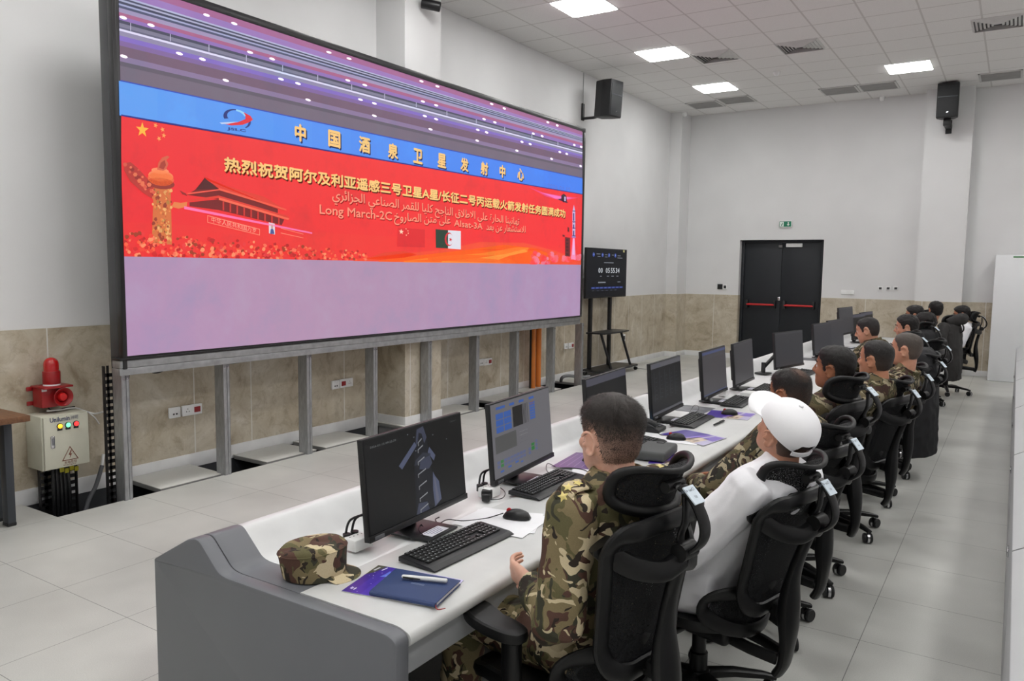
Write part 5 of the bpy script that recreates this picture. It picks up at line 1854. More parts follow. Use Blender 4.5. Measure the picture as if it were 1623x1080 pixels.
def make_chair(recl=0.107, head_dz=0.0, dz=0.0):
    o = thing('office_chair', 'x', 'chair', (0, 0, 0), 0, 'black mesh office chairs along the first console row')
    # --- base
    h = MB().lathe([(.045, .085), (.05, .10), (.045, .13), (.03, .135)], 20)
    h.build('hub', CH_F, o)
    for k in range(5):
        a = PI / 2 + 2 * PI * k / 5 + .3
        d = Vector((math.cos(a), math.sin(a), 0))
        MB().tube([d * .03 + Vector((0, 0, .11)), d * .15 + Vector((0, 0, .108)), d * .27 + Vector((0, 0, .09)), d * .325 + Vector((0, 0, .077))], [(.030, .02), (.026, .018), (.021, .014), (.018, .010)], 12, up=(0, 0, 1), sq=.4).build('base_leg', CH_F, o)
        c = d * .31
        m = MB()
        m.cyl(c + Vector((0, 0, .05)), c + Vector((0, 0, .08)), .007, 8)
        M = Matrix.Translation(c + Vector((0, 0, .033))) @ Matrix.Rotation(a + .6 + k, 4, 'Z') @ Matrix.Rotation(PI / 2, 4, 'X')
        m.lathe([(.024, -.009), (.034, -.007), (.034, .007), (.024, .009)], 18, M)
        cs = m.build('caster', CHROME, o)
        m = MB()
        for s in (-1, 1):
            m.lathe([(.006, -.008), (.029, -.008), (.032, -.003), (.032, .004), (.028, .008), (.006, .006)], 18, M @ Matrix.Translation((0, 0, s * .018)))
        m.build('caster_wheel', BLACK, cs)
    MB().lathe([(.036, .12), (.036, .26), (.028, .265), (.028, .40)], 20).build('gas_lift', CH_F, o)
    m = MB().box((0, -.03, .405), (.2, .3, .07), .02, seg=3)
    m.build('tilt_mechanism', CH_F, o)
    for s in (-1, 1):
        MB().tube([(s * .08, .02, .41), (s * .2, .02, .405), (s * .235, .03, .40)], [.007, .007, .014], 10).build('lever', CH_S, o)
    # --- seat: dished mesh in a rounded frame
    def seat_ring(k, z, dz=0.0):
        out = []
        for i in range(40):
            c, s = sup(2 * PI * i / 40, .62)
            x, y = .245 * k * c * (1.0 + .06 * s), .04 + .245 * k * s
            zz = z + dz * (1 - (y - .04) ** 2 / .06) - (max(0, y - .16) * .35) + .25 * x * x
            out.append(Vector((x, y, zz)))
        return out
    MB().loft([seat_ring(.80, .432), seat_ring(.97, .44), seat_ring(1.0, .462), seat_ring(.985, .480), seat_ring(.93, .485), seat_ring(.88, .480)], True).build('seat_frame', CH_F, o)
    MB().loft([seat_ring(.93, .483), seat_ring(.7, .483, -.004), seat_ring(.4, .478, -.004), seat_ring(.05, .474, -.004)], True).build('seat', CH_S, o)
    # --- arm rests
    for s in (-1, 1):
        m = MB()
        m.tube(bez([(s * .12, -.02, .43), (s * .25, -.02, .432), (s * .29, -.02, .47), (s * .292, -.02, .56)], 5), [(.016, .03)] * 16, 12, up=(0, 1, 0), sq=.4)
        m.tube([(s * .292, -.02, .54), (s * .292, -.02, .655)], [(.021, .033)] * 2, 12, up=(0, 1, 0), sq=.4)
        m.build('arm_post', CH_F, o)
        pad = []
        for z, k in ((.655, .86), (.660, .97), (.675, 1.0), (.688, .97), (.693, .86)):
            ring = []
            for i in range(32):
                c, q = sup(2 * PI * i / 32, .7)
                y = .13 * k * q
                w = (.048 + .012 * (q > 0) * q) * k
                ring.append(Vector((s * .285 + w * c - s * .02 * max(0, q), .065 + y, z + .012 * q * q * (q > 0))))
            pad.append(ring)
        MB().loft(pad).build('arm_pad', CH_S, o)
    # --- reclining back
    RX = Matrix.Translation((0, -.1, .42)) @ Matrix.Rotation(recl, 4, 'X') @ Matrix.Translation((0, .1, -.42))

    def B(mb, name, m, par=None):
        mb.v = [RX @ p for p in mb.v]
        return mb.build(name, m, par or o)

    def loopfield(out, f, r, name, m, mesh_name, sq=.3, inner=.93):
        pts = [Vector((x, f(x, z), z)) for x, z in out]
        k = len(pts)
        fr = B(MB().tube(pts, r if isinstance(r, list) else [r] * k, 12, closed=True, up=(0, 1, 0), sq=sq), name, m)
        cx, cz = sum(p[0] for p in out) / k, sum(p[1] for p in out) / k
        rings = []
        for q in (inner, .8, .6, .4, .2, .02):
            rings.append([Vector((cx + (x - cx) * q, f(cx + (x - cx) * q, cz + (z - cz) * q) + .004, cz + (z - cz) * q)) for x, z in out])
        B(MB().loft(rings, True), mesh_name, CH_M)
        return fr
    # main back: wider at the top
    bp = roundpoly([(-.165, .605), (.165, .605), (.212, 1.052), (-.212, 1.052)], [.09, .09, .07, .07], 8)
    bf = lambda x, z: -.275 + .055 * (x / .23) ** 2 + .03 * math.sin((z - .6) / .43 * PI) - .05 * max(0, (z - .93)) / .1 * .4
    loopfield(bp, bf, (.030, .014), 'back_frame', CH_F, 'back_mesh')
    # lumbar pad, wrapping forward
    lp = [(.222 * sup(2 * PI * i / 48, .85)[0], .575 + .088 * sup(2 * PI * i / 48, .85)[1]) for i in range(48)]
    lf = lambda x, z: -.225 + .12 * (x / .235) ** 2 - .02 * ((z - .575) / .09) ** 2
    loopfield(lp, lf, (.030, .012), 'lumbar_frame', CH_S, 'lumbar_mesh', inner=.9)
    # head rest, wrapping round the head, top edge rolled back
    hz = 1.146 + head_dz
    hp = []
    for i in range(48):
        c, s = sup(2 * PI * i / 48, .66)
        hp.append((.012 + .158 * c, hz - .006 + .066 * s + (.036 * c * c - .006) * max(0, s)))
    hf = lambda x, z: -.272 + .115 * (abs(x - .012) / .17) ** 2 - .03 * max(0, (z - hz) / .075) ** 2 - .010 * ((z - hz) / .075)
    loopfield(hp, hf, [(.0185 - .0095 * max(0, math.sin(2 * PI * i / 48)),) * 2 for i in range(48)], 'headrest_frame', CH_S, 'headrest_mesh', sq=0, inner=.97)
    # stem between back and head rest: a flat band arching backwards with an inner rib
    zc = hz - .005
    st = bez([(0, -.28, zc + .015), (0, -.31, zc + .018), (0, -.352, zc - .005), (0, -.392, zc - .06), (0, -.395, zc - .11), (0, -.365, zc - .15), (0, -.34, .99)], 6)
    B(MB().tube(st, [(.023, .008)] * len(st), 12, up=(0, 1, .2), sq=.5), 'headrest_stem', CH_F)
    ri = bez([(0, -.325, zc - .0), (0, -.335, zc - .07), (0, -.325, zc - .12), (0, -.335, .985)], 5)
    B(MB().tube(ri, [(.016, .007)] * len(ri), 10, up=(0, 1, .2), sq=.4), 'stem_rib', CH_F)
    for zz, yy, r, w in ((zc + .014, -.282, .016, .042), (.985, -.345, .026, .034)):
        B(MB().cyl((-w, yy, zz), (w, yy, zz), r, 18), 'pivot', CH_S)
    # sticker on the stem
    a, b = Vector((0, -.325, zc + .0235)), Vector((0, -.371, zc - .010))
    d = (b - a)
    nn = Vector((0, d.z, -d.y)).normalized()
    nn = nn if nn.z > 0 else -nn
    m = MB()
    off = nn * .0035
    m.add([a + off + Vector((-.025, 0, 0)), a + off + Vector((.025, 0, 0)), b + off + Vector((.025, 0, 0)), b + off + Vector((-.025, 0, 0))] +
          [a + Vector((-.025, 0, 0)), a + Vector((.025, 0, 0)), b + Vector((.025, 0, 0)), b + Vector((-.025, 0, 0))], [(0, 3, 2, 1), (0, 1, 5, 4), (2, 3, 7, 6), (1, 2, 6, 5), (3, 0, 4, 7)], 0, False)
    sk = B(m, 'inventory_sticker', LABEL_P)
    m = MB()
    for tx_, f0, hh in (('Chair 47 W60', .30, .009), ('#1', .72, .010)):
        put_text(m, tx_, a + d * f0 + off * 1.15 + Vector((.016 if hh < .0095 else .006, 0, 0)), (-1, 0, 0), -d, None, hh, 0, rgb(70, 80, 96))
    B(m, 'sticker_text', printed('sticker_ink'), sk)
    # spine: bar to the rear, then an S-shaped blade up to the yoke
    for s in (-1, 1):
        MB().tube([(s * .05, -.1, .40), (s * .048, -.25, .385), (s * .03, -.35, .375)], [(.014, .022)] * 3, 12, up=(0, 0, 1), sq=.5).build('rear_bar', CH_F, o)
    sp = bez([(0, -.36, .365), (0, -.372, .42), (0, -.36, .52), (0, -.335, .62), (0, -.318, .72), (0, -.318, .82), (0, -.33, .92), (0, -.338, .975)], 5)
    n = len(sp)
    rad = []
    for i in range(n):
        q = i / (n - 1)
        w = .036 + .020 * math.exp(-((q - .42) / .15) ** 2) - .018 * max(0, (q - .55)) / .45
        rad.append((w, .018 + .014 * math.exp(-((q - .42) / .16) ** 2)))
    B(MB().tube(sp, rad, 14, up=(0, 1, 0), sq=.25), 'back_spine', CH_F)
    for s in (-1, 1):
        yk = bez([(0, -.335, .955), (s * .07, -.325, .935), (s * .14, -.275, .945), (s * .186, -.215, .98), (s * .200, -.20, 1.0)], 5)
        n = len(yk)
        B(MB().tube(yk, [(.016 + .008 * abs(2 * i / (n - 1) - 1), .030 + .006 * (i / (n - 1))) for i in range(n)], 12, up=(0, .2, 1), sq=.3), 'yoke_arm', CH_F)
    B(MB().tube(bez([(-.06, -.25, .62), (0, -.28, .60), (.06, -.25, .62)], 5), .014, 10), 'lumbar_bracket', CH_S)
    B(MB().box((0, -.30, .60), (.05, .08, .05), .012), 'lumbar_knob', CH_S)
    for c in o.children:
        if not c.name.startswith(('hub', 'base_leg', 'caster')):
            c.location.z += dz
    return o


chairA = make_chair(0.107)
chairA['label'] = 'black mesh office chair of the nearest soldier, in the foreground'
chairA.location = (4.777, 2.111, -0.0)
chairA.rotation_euler = (0, 0, 1.362)
chairB = make_chair(0.224, -.03, -.06)
chairB['label'] = 'black mesh office chair leaning back under the person in the white cap'
chairB.location = (4.914, 2.946, 0.0)
chairB.rotation_euler = (0, 0, 1.316)
for src, x, y, rz, lb in ((chairB, 4.88, 3.75, 1.3, 'black mesh office chair directly behind the white cap chair, under the man in glasses'), (chairA, 4.90, 4.47, 1.3, 'black mesh office chair of the dark haired soldier fourth along the row'),
                     (chairB, 4.94, 5.5, 1.3, 'black mesh office chair of the fifth person along the row'), (chairB, 4.94, 6.4, 1.3, 'black mesh office chair of the soldier with the close shaved head'),
                     (chairB, 4.95, 7.35, 1.35, 'empty looking black mesh office chair with a long black coat over it'), (chairA, 4.80, 8.15, 1.4, 'black mesh office chair of the soldier bending forward to the desk'),
                     (chairB, 4.88, 8.95, 1.4, 'black mesh office chair of the dark haired person beside the forward bending soldier'), (chairA, 4.77, 9.85, 1.4, 'black mesh office chair with black clothing hung over it, far along the row'),
                     (chairA, 4.9, 11.6, 1.45, 'black mesh office chair under the charcoal parka'), (chairA, 4.5, 12.9, 1.45, 'black mesh office chair in front of the far column'),
                     (chairA, 4.62, 11.0, 1.4, 'black mesh office chair of the person whose dark hair shows above the others'),
                     (chairA, 5.12, 12.75, 1.75, 'black mesh office chair of the person in a white shirt at the far end')):
    dup(src, (x, y, 0), rz, lb)
# ------------------------------------------------------------------ people
def remesh(mb, voxel, name, mats, parent, smooth=2, fold=0.0, ff=9.0, seed=0.0, colfn=None, shrink=0.0, keep=None):
    """fuse overlapping closed shells into one continuous skin"""
    me = bpy.data.meshes.new('tmp')
    me.from_pydata([tuple(p) for p in mb.v], [], mb.f)
    o = bpy.data.objects.new('tmp', me)
    COL.objects.link(o)
    r = o.modifiers.new('r', 'REMESH')
    r.mode = 'VOXEL'
    r.voxel_size = voxel
    r.use_smooth_shade = True
    if smooth:
        s = o.modifiers.new('s', 'SMOOTH')
        s.factor = 0.5
        s.iterations = smooth
    dg = bpy.context.evaluated_depsgraph_get()
    nm = bpy.data.meshes.new_from_object(o.evaluated_get(dg))
    bpy.data.objects.remove(o)
    bpy.data.meshes.remove(me)
    nm.name = name
    if fold:
        ns = [q.normal.copy() for q in nm.vertices]
        for q, n in zip(nm.vertices, ns):
            p = q.co
            w = noise.noise(Vector((p.x * ff + seed, p.y * ff * 1.3, p.z * ff * .7)))
            w2 = noise.noise(Vector((p.x * ff * 2.3 + 7, p.y * ff * 2.6 + seed, p.z * ff * 1.7)))
            rid = 1 - abs(noise.noise(Vector((p.x * ff * .8 + 3 + seed, p.y * ff * 1.1, (p.z + .5 * p.y) * ff * 1.2)))) * 3
            q.co = p + n * (fold * (w * .8 + w2 * .35 + max(0, rid) * .5))
    nm.materials.clear()
    for q in (mats if isinstance(mats, (list, tuple)) else [mats]):
        nm.materials.append(q)
    for p in nm.polygons:
        p.use_smooth = True
    if colfn:
        ca = nm.color_attributes.new('Col', 'FLOAT_COLOR', 'POINT')
        for i, q in enumerate(nm.vertices):
            ca.data[i].color = colfn(q.co)
    nm.update()
    ob = bpy.data.objects.new(name, nm)
    COL.objects.link(ob)
    ob.parent = parent
    return ob


def camo(name, sc=1.0, dark=1.0):
    t = NT(name)
    v0 = t.coord((1, 1, 1), 'Object', (.5, .6, .3))
    w = t.n('ShaderNodeTexNoise')
    w.inputs['Scale'].default_value = 9
    t.l(v0, w.inputs['Vector'])
    vm = t.n('ShaderNodeVectorMath', operation='SCALE')
    vm.inputs['Scale'].default_value = .13
    t.l(w.outputs['Color'], vm.inputs[0])
    va = t.n('ShaderNodeVectorMath', operation='ADD')
    t.l(v0, va.inputs[0])
    t.l(vm.outputs[0], va.inputs[1])

    def layer(off, scale, s, lo):
        mp = t.n('ShaderNodeMapping')
        mp.inputs['Location'].default_value = off
        mp.inputs['Scale'].default_value = s
        t.l(va.outputs[0], mp.inputs['Vector'])
        f = t.noise(mp.outputs['Vector'], scale * sc, 1.6, .55, .4)
        return t.math('GREATER_THAN', f, lo)
    d = lambda r, g, b: tuple(x * dark for x in rgb(r, g, b)[:3]) + (1,)
    c = t.mix(layer((0, 0, 0), 8, (1, 1.2, .8), .50), d(136, 122, 90), d(104, 99, 68))
    c = t.mix(layer((3, 1, 2), 8, (1.1, .8, 1.3), .55), c, d(92, 66, 56))
    c = t.mix(layer((7, 4, 1), 9, (.8, 1.7, .8), .585), c, d(66, 65, 52))
    c = t.mix(layer((2, 9, 5), 10, (1.8, .7, .8), .565), c, d(212, 198, 164))
    c = t.mix(layer((5, 2, 8), 13, (.6, 1.5, 1.6), .625), c, d(52, 44, 38))
    fine = t.noise(v0, 420, 2)
    c = t.mix(.18, c, t.ramp(fine, [(.3, 0.0), (.7, .5)]), 'OVERLAY')
    t.col(c)
    t.setp(.75, 0, .25)
    t.bump(t.noise(v0, 240, 2), .25, .002)
    return t.m


CAMO = camo('camouflage_cloth', 1.45)
CAMO2 = camo('camouflage_cloth_darker', 1.5, .6)  # same pattern with every colour darkened


def skin_mat(name, c):
    t = NT(name)
    v = t.coord()
    a = t.noise(v, 14, 4)
    b = t.noise(v, 60, 3)
    k = t.ramp(a, [(.3, tuple(x * .88 for x in c[:3]) + (1,)), (.7, tuple(min(1, x * 1.08) for x in c[:3]) + (1,))])
    k = t.mix(.15, k, t.ramp(b, [(.4, rgb(200, 120, 100)), (.6, c)]))
    t.col(k)
    t.setp(.48, 0, .4)
    t.b.inputs['Subsurface Weight'].default_value = .12
    t.b.inputs['Subsurface Radius'].default_value = (.012, .005, .003)
    t.b.inputs['Subsurface Scale'].default_value = .6
    t.bump(t.noise(v, 300, 2), .12, .001)
    return t.m


SKIN = {'fair': skin_mat('skin_fair', rgb(230, 182, 160)), 'tan': skin_mat('skin_tan', rgb(188, 134, 104)), 'brown': skin_mat('skin_brown', rgb(160, 106, 76)), 'olive': skin_mat('skin_olive', rgb(202, 150, 124))}
t = NT('hair')
a = t.n('ShaderNodeVertexColor', layer_name='Col')
v = t.coord((1, 1, 1))
f = t.noise(v, 420, 3, .7)
t.col(t.mix(1.0, a.outputs['Color'], t.ramp(f, [(.3, rgb(196)), (.7, rgb(255))]), 'MULTIPLY'))
t.setp(.5, 0, .35)
t.bump(t.noise(t.coord((1, 1, .25)), 520, 2), .5, .002)
HAIR = t.m
EYEW = mat('eye_white', rgb(226, 220, 214), .25)
EYED = mat('eye_iris', rgb(48, 32, 24), .15)
BROW = mat('brow_hair', rgb(40, 30, 26), .7)
SHIRT = mat('white_shirt_cloth', rgb(240, 240, 244), .7, var=.02, bump=.12, bs=300)
BLACKC = mat('black_cloth', rgb(26, 26, 29), .8, bump=.2, bs=260)
DENIM = mat('dark_trouser_cloth', rgb(40, 44, 56), .8, bump=.2, bs=260)
BOOT = mat('boot_black', rgb(24, 23, 22), .4)
GOLDM = mat('gold_thread', rgb(238, 220, 140), .5)

HP = [(-.119, .018, .062, .030), (-.112, .036, .080, .012), (-.095, .053, .088, -.030), (-.075, .062, .090, -.062), (-.050, .069, .090, -.082), (-.025, .0735, .088, -.094), (0, .0745, .086, -.101),
      (.025, .0765, .092, -.104), (.050, .075, .090, -.102), (.072, .070, .081, -.095), (.092, .058, .064, -.080), (.106, .040, .042, -.058), (.114, .018, .014, -.030)]


def hprof(z):
    z = max(-.119, min(.114, z))
    for i in range(len(HP) - 1):
        if HP[i + 1][0] >= z:
            break
    a, b = HP[i], HP[i + 1]
    t = (z - a[0]) / (b[0] - a[0])
    p0, p3 = HP[max(i - 1, 0)], HP[min(i + 2, len(HP) - 1)]
    out = []
    for k in (1, 2, 3):
        m0 = (b[k] - p0[k]) * .5
        m1 = (p3[k] - a[k]) * .5
        out.append((2 * t ** 3 - 3 * t * t + 1) * a[k] + (t ** 3 - 2 * t * t + t) * m0 + (-2 * t ** 3 + 3 * t * t) * b[k] + (t ** 3 - t * t) * m1)
    return out


def hpt(z, ph, off=0.0):
    """skull surface; ph = 0 at the face, +-pi at the back"""
    w, f, b = hprof(z)
    cy = (f + b) / 2
    ry = (f - b) / 2
    s, c = math.sin(ph), math.cos(ph)
    e = .92 - .08 * max(0, c)
    x = w * math.copysign(abs(s) ** e, s)
    y = cy + ry * math.copysign(abs(c) ** e, c)
    if off:
        n = Vector((s / max(w, .02), c / max(ry, .02), 2.2 * z / .0132 * .06 / .1 if False else 0))
        n = Vector((s, c, 0))
        up = max(0.0, (z - .03) / .085)
        n = (n * math.sqrt(max(0, 1 - up * up * .9)) + Vector((0, 0, 1)) * up).normalized()
        return Vector((x, y, z)) + n * off
    return Vector((x, y, z))


def add_head(mb, M, s=1.0):
    zs = [-.119 + .233 * i / 30 for i in range(31)]
    mb.loft([[M @ (hpt(z, 2 * PI * j / 40) * s) for j in range(40)] for z in zs])
    T = lambda *p: M @ (Vector(p) * s)
    mb.tube([T(0, .086, .022), T(0, .097, .006), T(0, .110, -.016), T(0, .118, -.030), T(0, .100, -.042)], [.007 * s, .0085 * s, .010 * s, .0115 * s, .007 * s], 10)
    for q in (-1, 1):
        mb.ell((0, 0, 0), (.0085 * s, .010 * s, .007 * s), 10, 6, M @ Matrix.Translation(Vector((q * .0125, .102, -.034)) * s))
        mb.tube([T(q * .006, .090, .024), T(q * .030, .088, .027), T(q * .055, .064, .020)], [.007 * s, .0085 * s, .006 * s], 8)
        mb.ell((0, 0, 0), (.026 * s, .026 * s, .024 * s), 12, 8, M @ Matrix.Translation(Vector((q * .042, .058, -.028)) * s))
        mb.tube([T(q * .014, .087, -.007), T(q * .032, .081, -.0105), T(q * .048, .068, -.006)], [.004 * s, .0045 * s, .004 * s], 8)
        mb.tube([T(q * .014, .089, .010), T(q * .032, .084, .0125), T(q * .048, .069, .009)], [.004 * s, .0048 * s, .004 * s], 8)
        # ear: bowl and rim
        E = M @ Matrix.Translation(Vector((q * .0785, -.013, -.010)) * s) @ Matrix.Rotation(q * -.5, 4, 'Z') @ Matrix.Rotation(-.2, 4, 'X') @ Matrix.Scale(1.1, 4)
        mb.ell((0, 0, 0), (.0042 * s, .017 * s, .028 * s), 12, 8, E)
        mb.ell((0, 0, 0), (.006 * s, .005 * s, .007 * s), 10, 6, E @ Matrix.Translation(Vector((q * .004, .017, -.004)) * s))
        rim = [E @ (Vector((q * (.008 + .003 * math.sin(a)), -.020 * math.cos(a) * (1 if math.sin(a) > -.3 else .75), .031 * math.sin(a))) * s) for a in [-1.9 + 4.4 * i / 14 for i in range(15)]]
        mb.tube(rim, [.0050 * s] * 15, 8)
        mb.ell((0, 0, 0), (.006 * s, .008 * s, .010 * s), 10, 6, E @ Matrix.Translation(Vector((q * .003, .008, -.024)) * s))
    mb.ell((0, 0, 0), (.024 * s, .010 * s, .0065 * s), 12, 6, M @ Matrix.Translation(Vector((0, .0895, -.0575)) * s))
    mb.ell((0, 0, 0), (.020 * s, .010 * s, .007 * s), 12, 6, M @ Matrix.Translation(Vector((0, .088, -.069)) * s))
    mb.ell((0, 0, 0), (.022 * s, .018 * s, .017 * s), 12, 6, M @ Matrix.Translation(Vector((0, .072, -.100)) * s))


def hair_shell(M, style, col, skin, parent, s=1.0, seed=0, blades=0):
    """hair grown off the same skull; below the hairline the shell dips under the skin"""
    fr, temple, burn, back, top, side = style['front'], style.get('temple', .045), style.get('burn', -.02), style.get('back', -.07), style.get('top', .013), style.get('side', .005)

    def line(ph):
        a = abs(ph)
        K = [(0, fr), (.55, fr - .006), (.95, temple), (1.18, temple - .012), (1.30, burn), (1.52, burn - .004), (1.62, .022), (1.82, .020), (2.0, -.03), (2.3, back + .012), (PI, back)]
        for i in range(len(K) - 1):
            if a <= K[i + 1][0]:
                t = (a - K[i][0]) / (K[i + 1][0] - K[i][0])
                return K[i][1] + (K[i + 1][1] - K[i][1]) * t
        return back
    rows, n = 46, 72
    f0 = style.get('fade', .75)
    f1 = style.get('fade_z', .045)

    def density(z, ph, m, up):
        lo = line(ph)
        q = max(0.0, min(1.0, (z - lo) / max(.02, f1 - lo)))
        return max(0, min(1, m * (f0 + (1 - f0) * q)))
    mb = MB()
    rings, cols = [], []
    sk = Vector(skin[:3])
    hc = Vector(col[:3])
    bald = style.get('bald')
    for i in range(rows + 1):
        z = -.105 + .219 * i / rows
        ring, cr = [], []
        for j in range(n):
            ph = 2 * PI * j / n
            if ph > PI:
                ph -= 2 * PI
            q = (z - line(ph)) / style.get('soft', .018)
            m = max(0.0, min(1.0, q))
            m = m * m * (3 - 2 * m)
            up = max(0.0, min(1.0, (z - .015) / .06))
            th = side + (top - side) * up
            base = hpt(z, ph)
            if bald:
                dd = math.hypot(base.x - bald[0], base.y - bald[1])
                if z > .05:
                    m *= 1 - .45 * math.exp(-(dd / bald[2]) ** 4)
            nz = noise.noise(Vector((base.x * 60 + seed, base.y * 60, base.z * 60))) * .28 + noise.noise(Vector((base.x * 140, base.y * 140 + seed, base.z * 140))) * .22
            off = -.004 + m * (th * (1 + nz) + .004)
            ring.append(M @ (hpt(z, ph, off) * s))
            k = density(z, ph, m, up)
            c = sk * (1 - k) + hc * k
            cr.append((c.x, c.y, c.z, 1))
        rings.append(ring)
        cols.append(cr)
    vs = [p for r in rings for p in r]
    fs = []
    fc = []
    for i in range(rows):
        for j in range(n):
            fs.append((i * n + j, i * n + (j + 1) % n, (i + 1) * n + (j + 1) % n, (i + 1) * n + j))
            fc.append(cols[i][j])
    fs.append(tuple(rows * n + j for j in range(n)))
    fc.append(cols[rows][0])
    mb.v = vs
    mb.f = fs
    mb.m = [0] * len(fs)
    mb.s = [True] * len(fs)
    mb.c = fc
    rn = random.Random(7 + int(seed))
    k = 0
    while k < blades:
        z = rn.uniform(-.1, .1138)
        if rn.random() > .35 + .65 * hprof(z)[0] / .077:
            continue
        ph = rn.uniform(-PI, PI)
        q = (z - line(ph)) / (style.get('soft', .018) * .9)
        up = max(0.0, min(1.0, (z - .015) / .06))
        if q <= 0.1 or rn.random() > density(z, ph, min(1, q), up) + .04 * min(1, q):
            continue
        base = hpt(z, ph)
        if bald and z > .05 and rn.random() < .6 * math.exp(-(math.hypot(base.x - bald[0], base.y - bald[1]) / bald[2]) ** 4):
            continue
        th = side + (top - side) * up
        a = hpt(z, ph, th * .75)
        nrm = (hpt(z, ph, .02) - base).normalized()
        fl = Vector((base.x * 3 + .04 * (base.y + .06), (base.y + .03) * 3, -.25 - z * 1.0)) + Vector((rn.gauss(0, .2), rn.gauss(0, .2), rn.gauss(0, .2)))
        fl = (fl - nrm * fl.dot(nrm)).normalized()
        L = (side * 1.2 + (top * 1.15 - side) * up) * rn.uniform(.6, 1.25)
        d = (nrm * rn.uniform(.3, .7) + fl).normalized()
        w = nrm.cross(d).normalized() * style.get('bw', .0006)
        tip = a + d * L
        sh = rn.uniform(.55, 1.5) if rn.random() < .93 else rn.uniform(1.6, 2.6)
        c = tuple(min(1, x * sh) for x in hc) + (1,)
        mb.add([M @ ((a - w) * s), M @ ((a + w) * s), M @ (tip * s)], [(0, 1, 2)], 0, True, None, c)
        k += 1
    return mb.build('hair', HAIR, parent, ang=180)


def add_hand(mb, W, d, nrm, side, curl=.5, spread=.12, s=1.0, thumb_up=.5):
    """W wrist, d towards the fingers, nrm out of the palm, side=+1 when the thumb lies along d x nrm"""
    d = Vector(d).normalized()
    nrm = Vector(nrm)
    nrm = (nrm - d * nrm.dot(d)).normalized()
    t = d.cross(nrm) * side
    W = Vector(W)
    pal = []
    for a, w, h in ((-.012, .026, .020), (.01, .029, .019), (.04, .038, .017), (.075, .041, .014), (.092, .038, .010)):
        c = W + d * a * s
        pal.append([c + t * (w * s * sup(2 * PI * k / 16, .8)[0]) + nrm * (h * s * sup(2 * PI * k / 16, .8)[1]) for k in range(16)])
    mb.loft(pal)

    def finger(p, dr, L, r, cs, bend):
        P = [p]
        R = [r * 1.05]
        a = 0.0
        for f, c in zip((.42, .32, .26), cs):
            a += c
            v = dr * math.cos(a) + bend * math.sin(a)
            p = p + v * L * f
            P.append(p)
            R.append(r * (1 - .1 * len(R)))
        Q = bez(P, 3)
        mb.tube(Q, [r * (1.05 - .32 * i / (len(Q) - 1)) for i in range(len(Q))], 10)
        mb.ell((0, 0, 0), (r * .74,) * 3, 8, 6, Matrix.Translation(Q[-1]))
    for k, (o, L, cc) in enumerate(((.031, .072, .85), (.0105, .081, 1.0), (-.0105, .076, 1.1), (-.031, .06, 1.2))):
        dr = (d + t * (o * spread * 18 * .12 / .031 * .25)).normalized()
        finger(W + (d * .084 + t * o) * s, dr, L * s, .0086 * s, (curl * cc * .8, curl * cc, curl * cc * .8), nrm)
    td = (d * .72 + t * .62 + nrm * .25 * thumb_up).normalized()
    finger(W + (d * .022 + t * .030 + nrm * .004) * s, td, .078 * s, .0105 * s, (.0, .25, .25), (d - td * d.dot(td)).normalized())


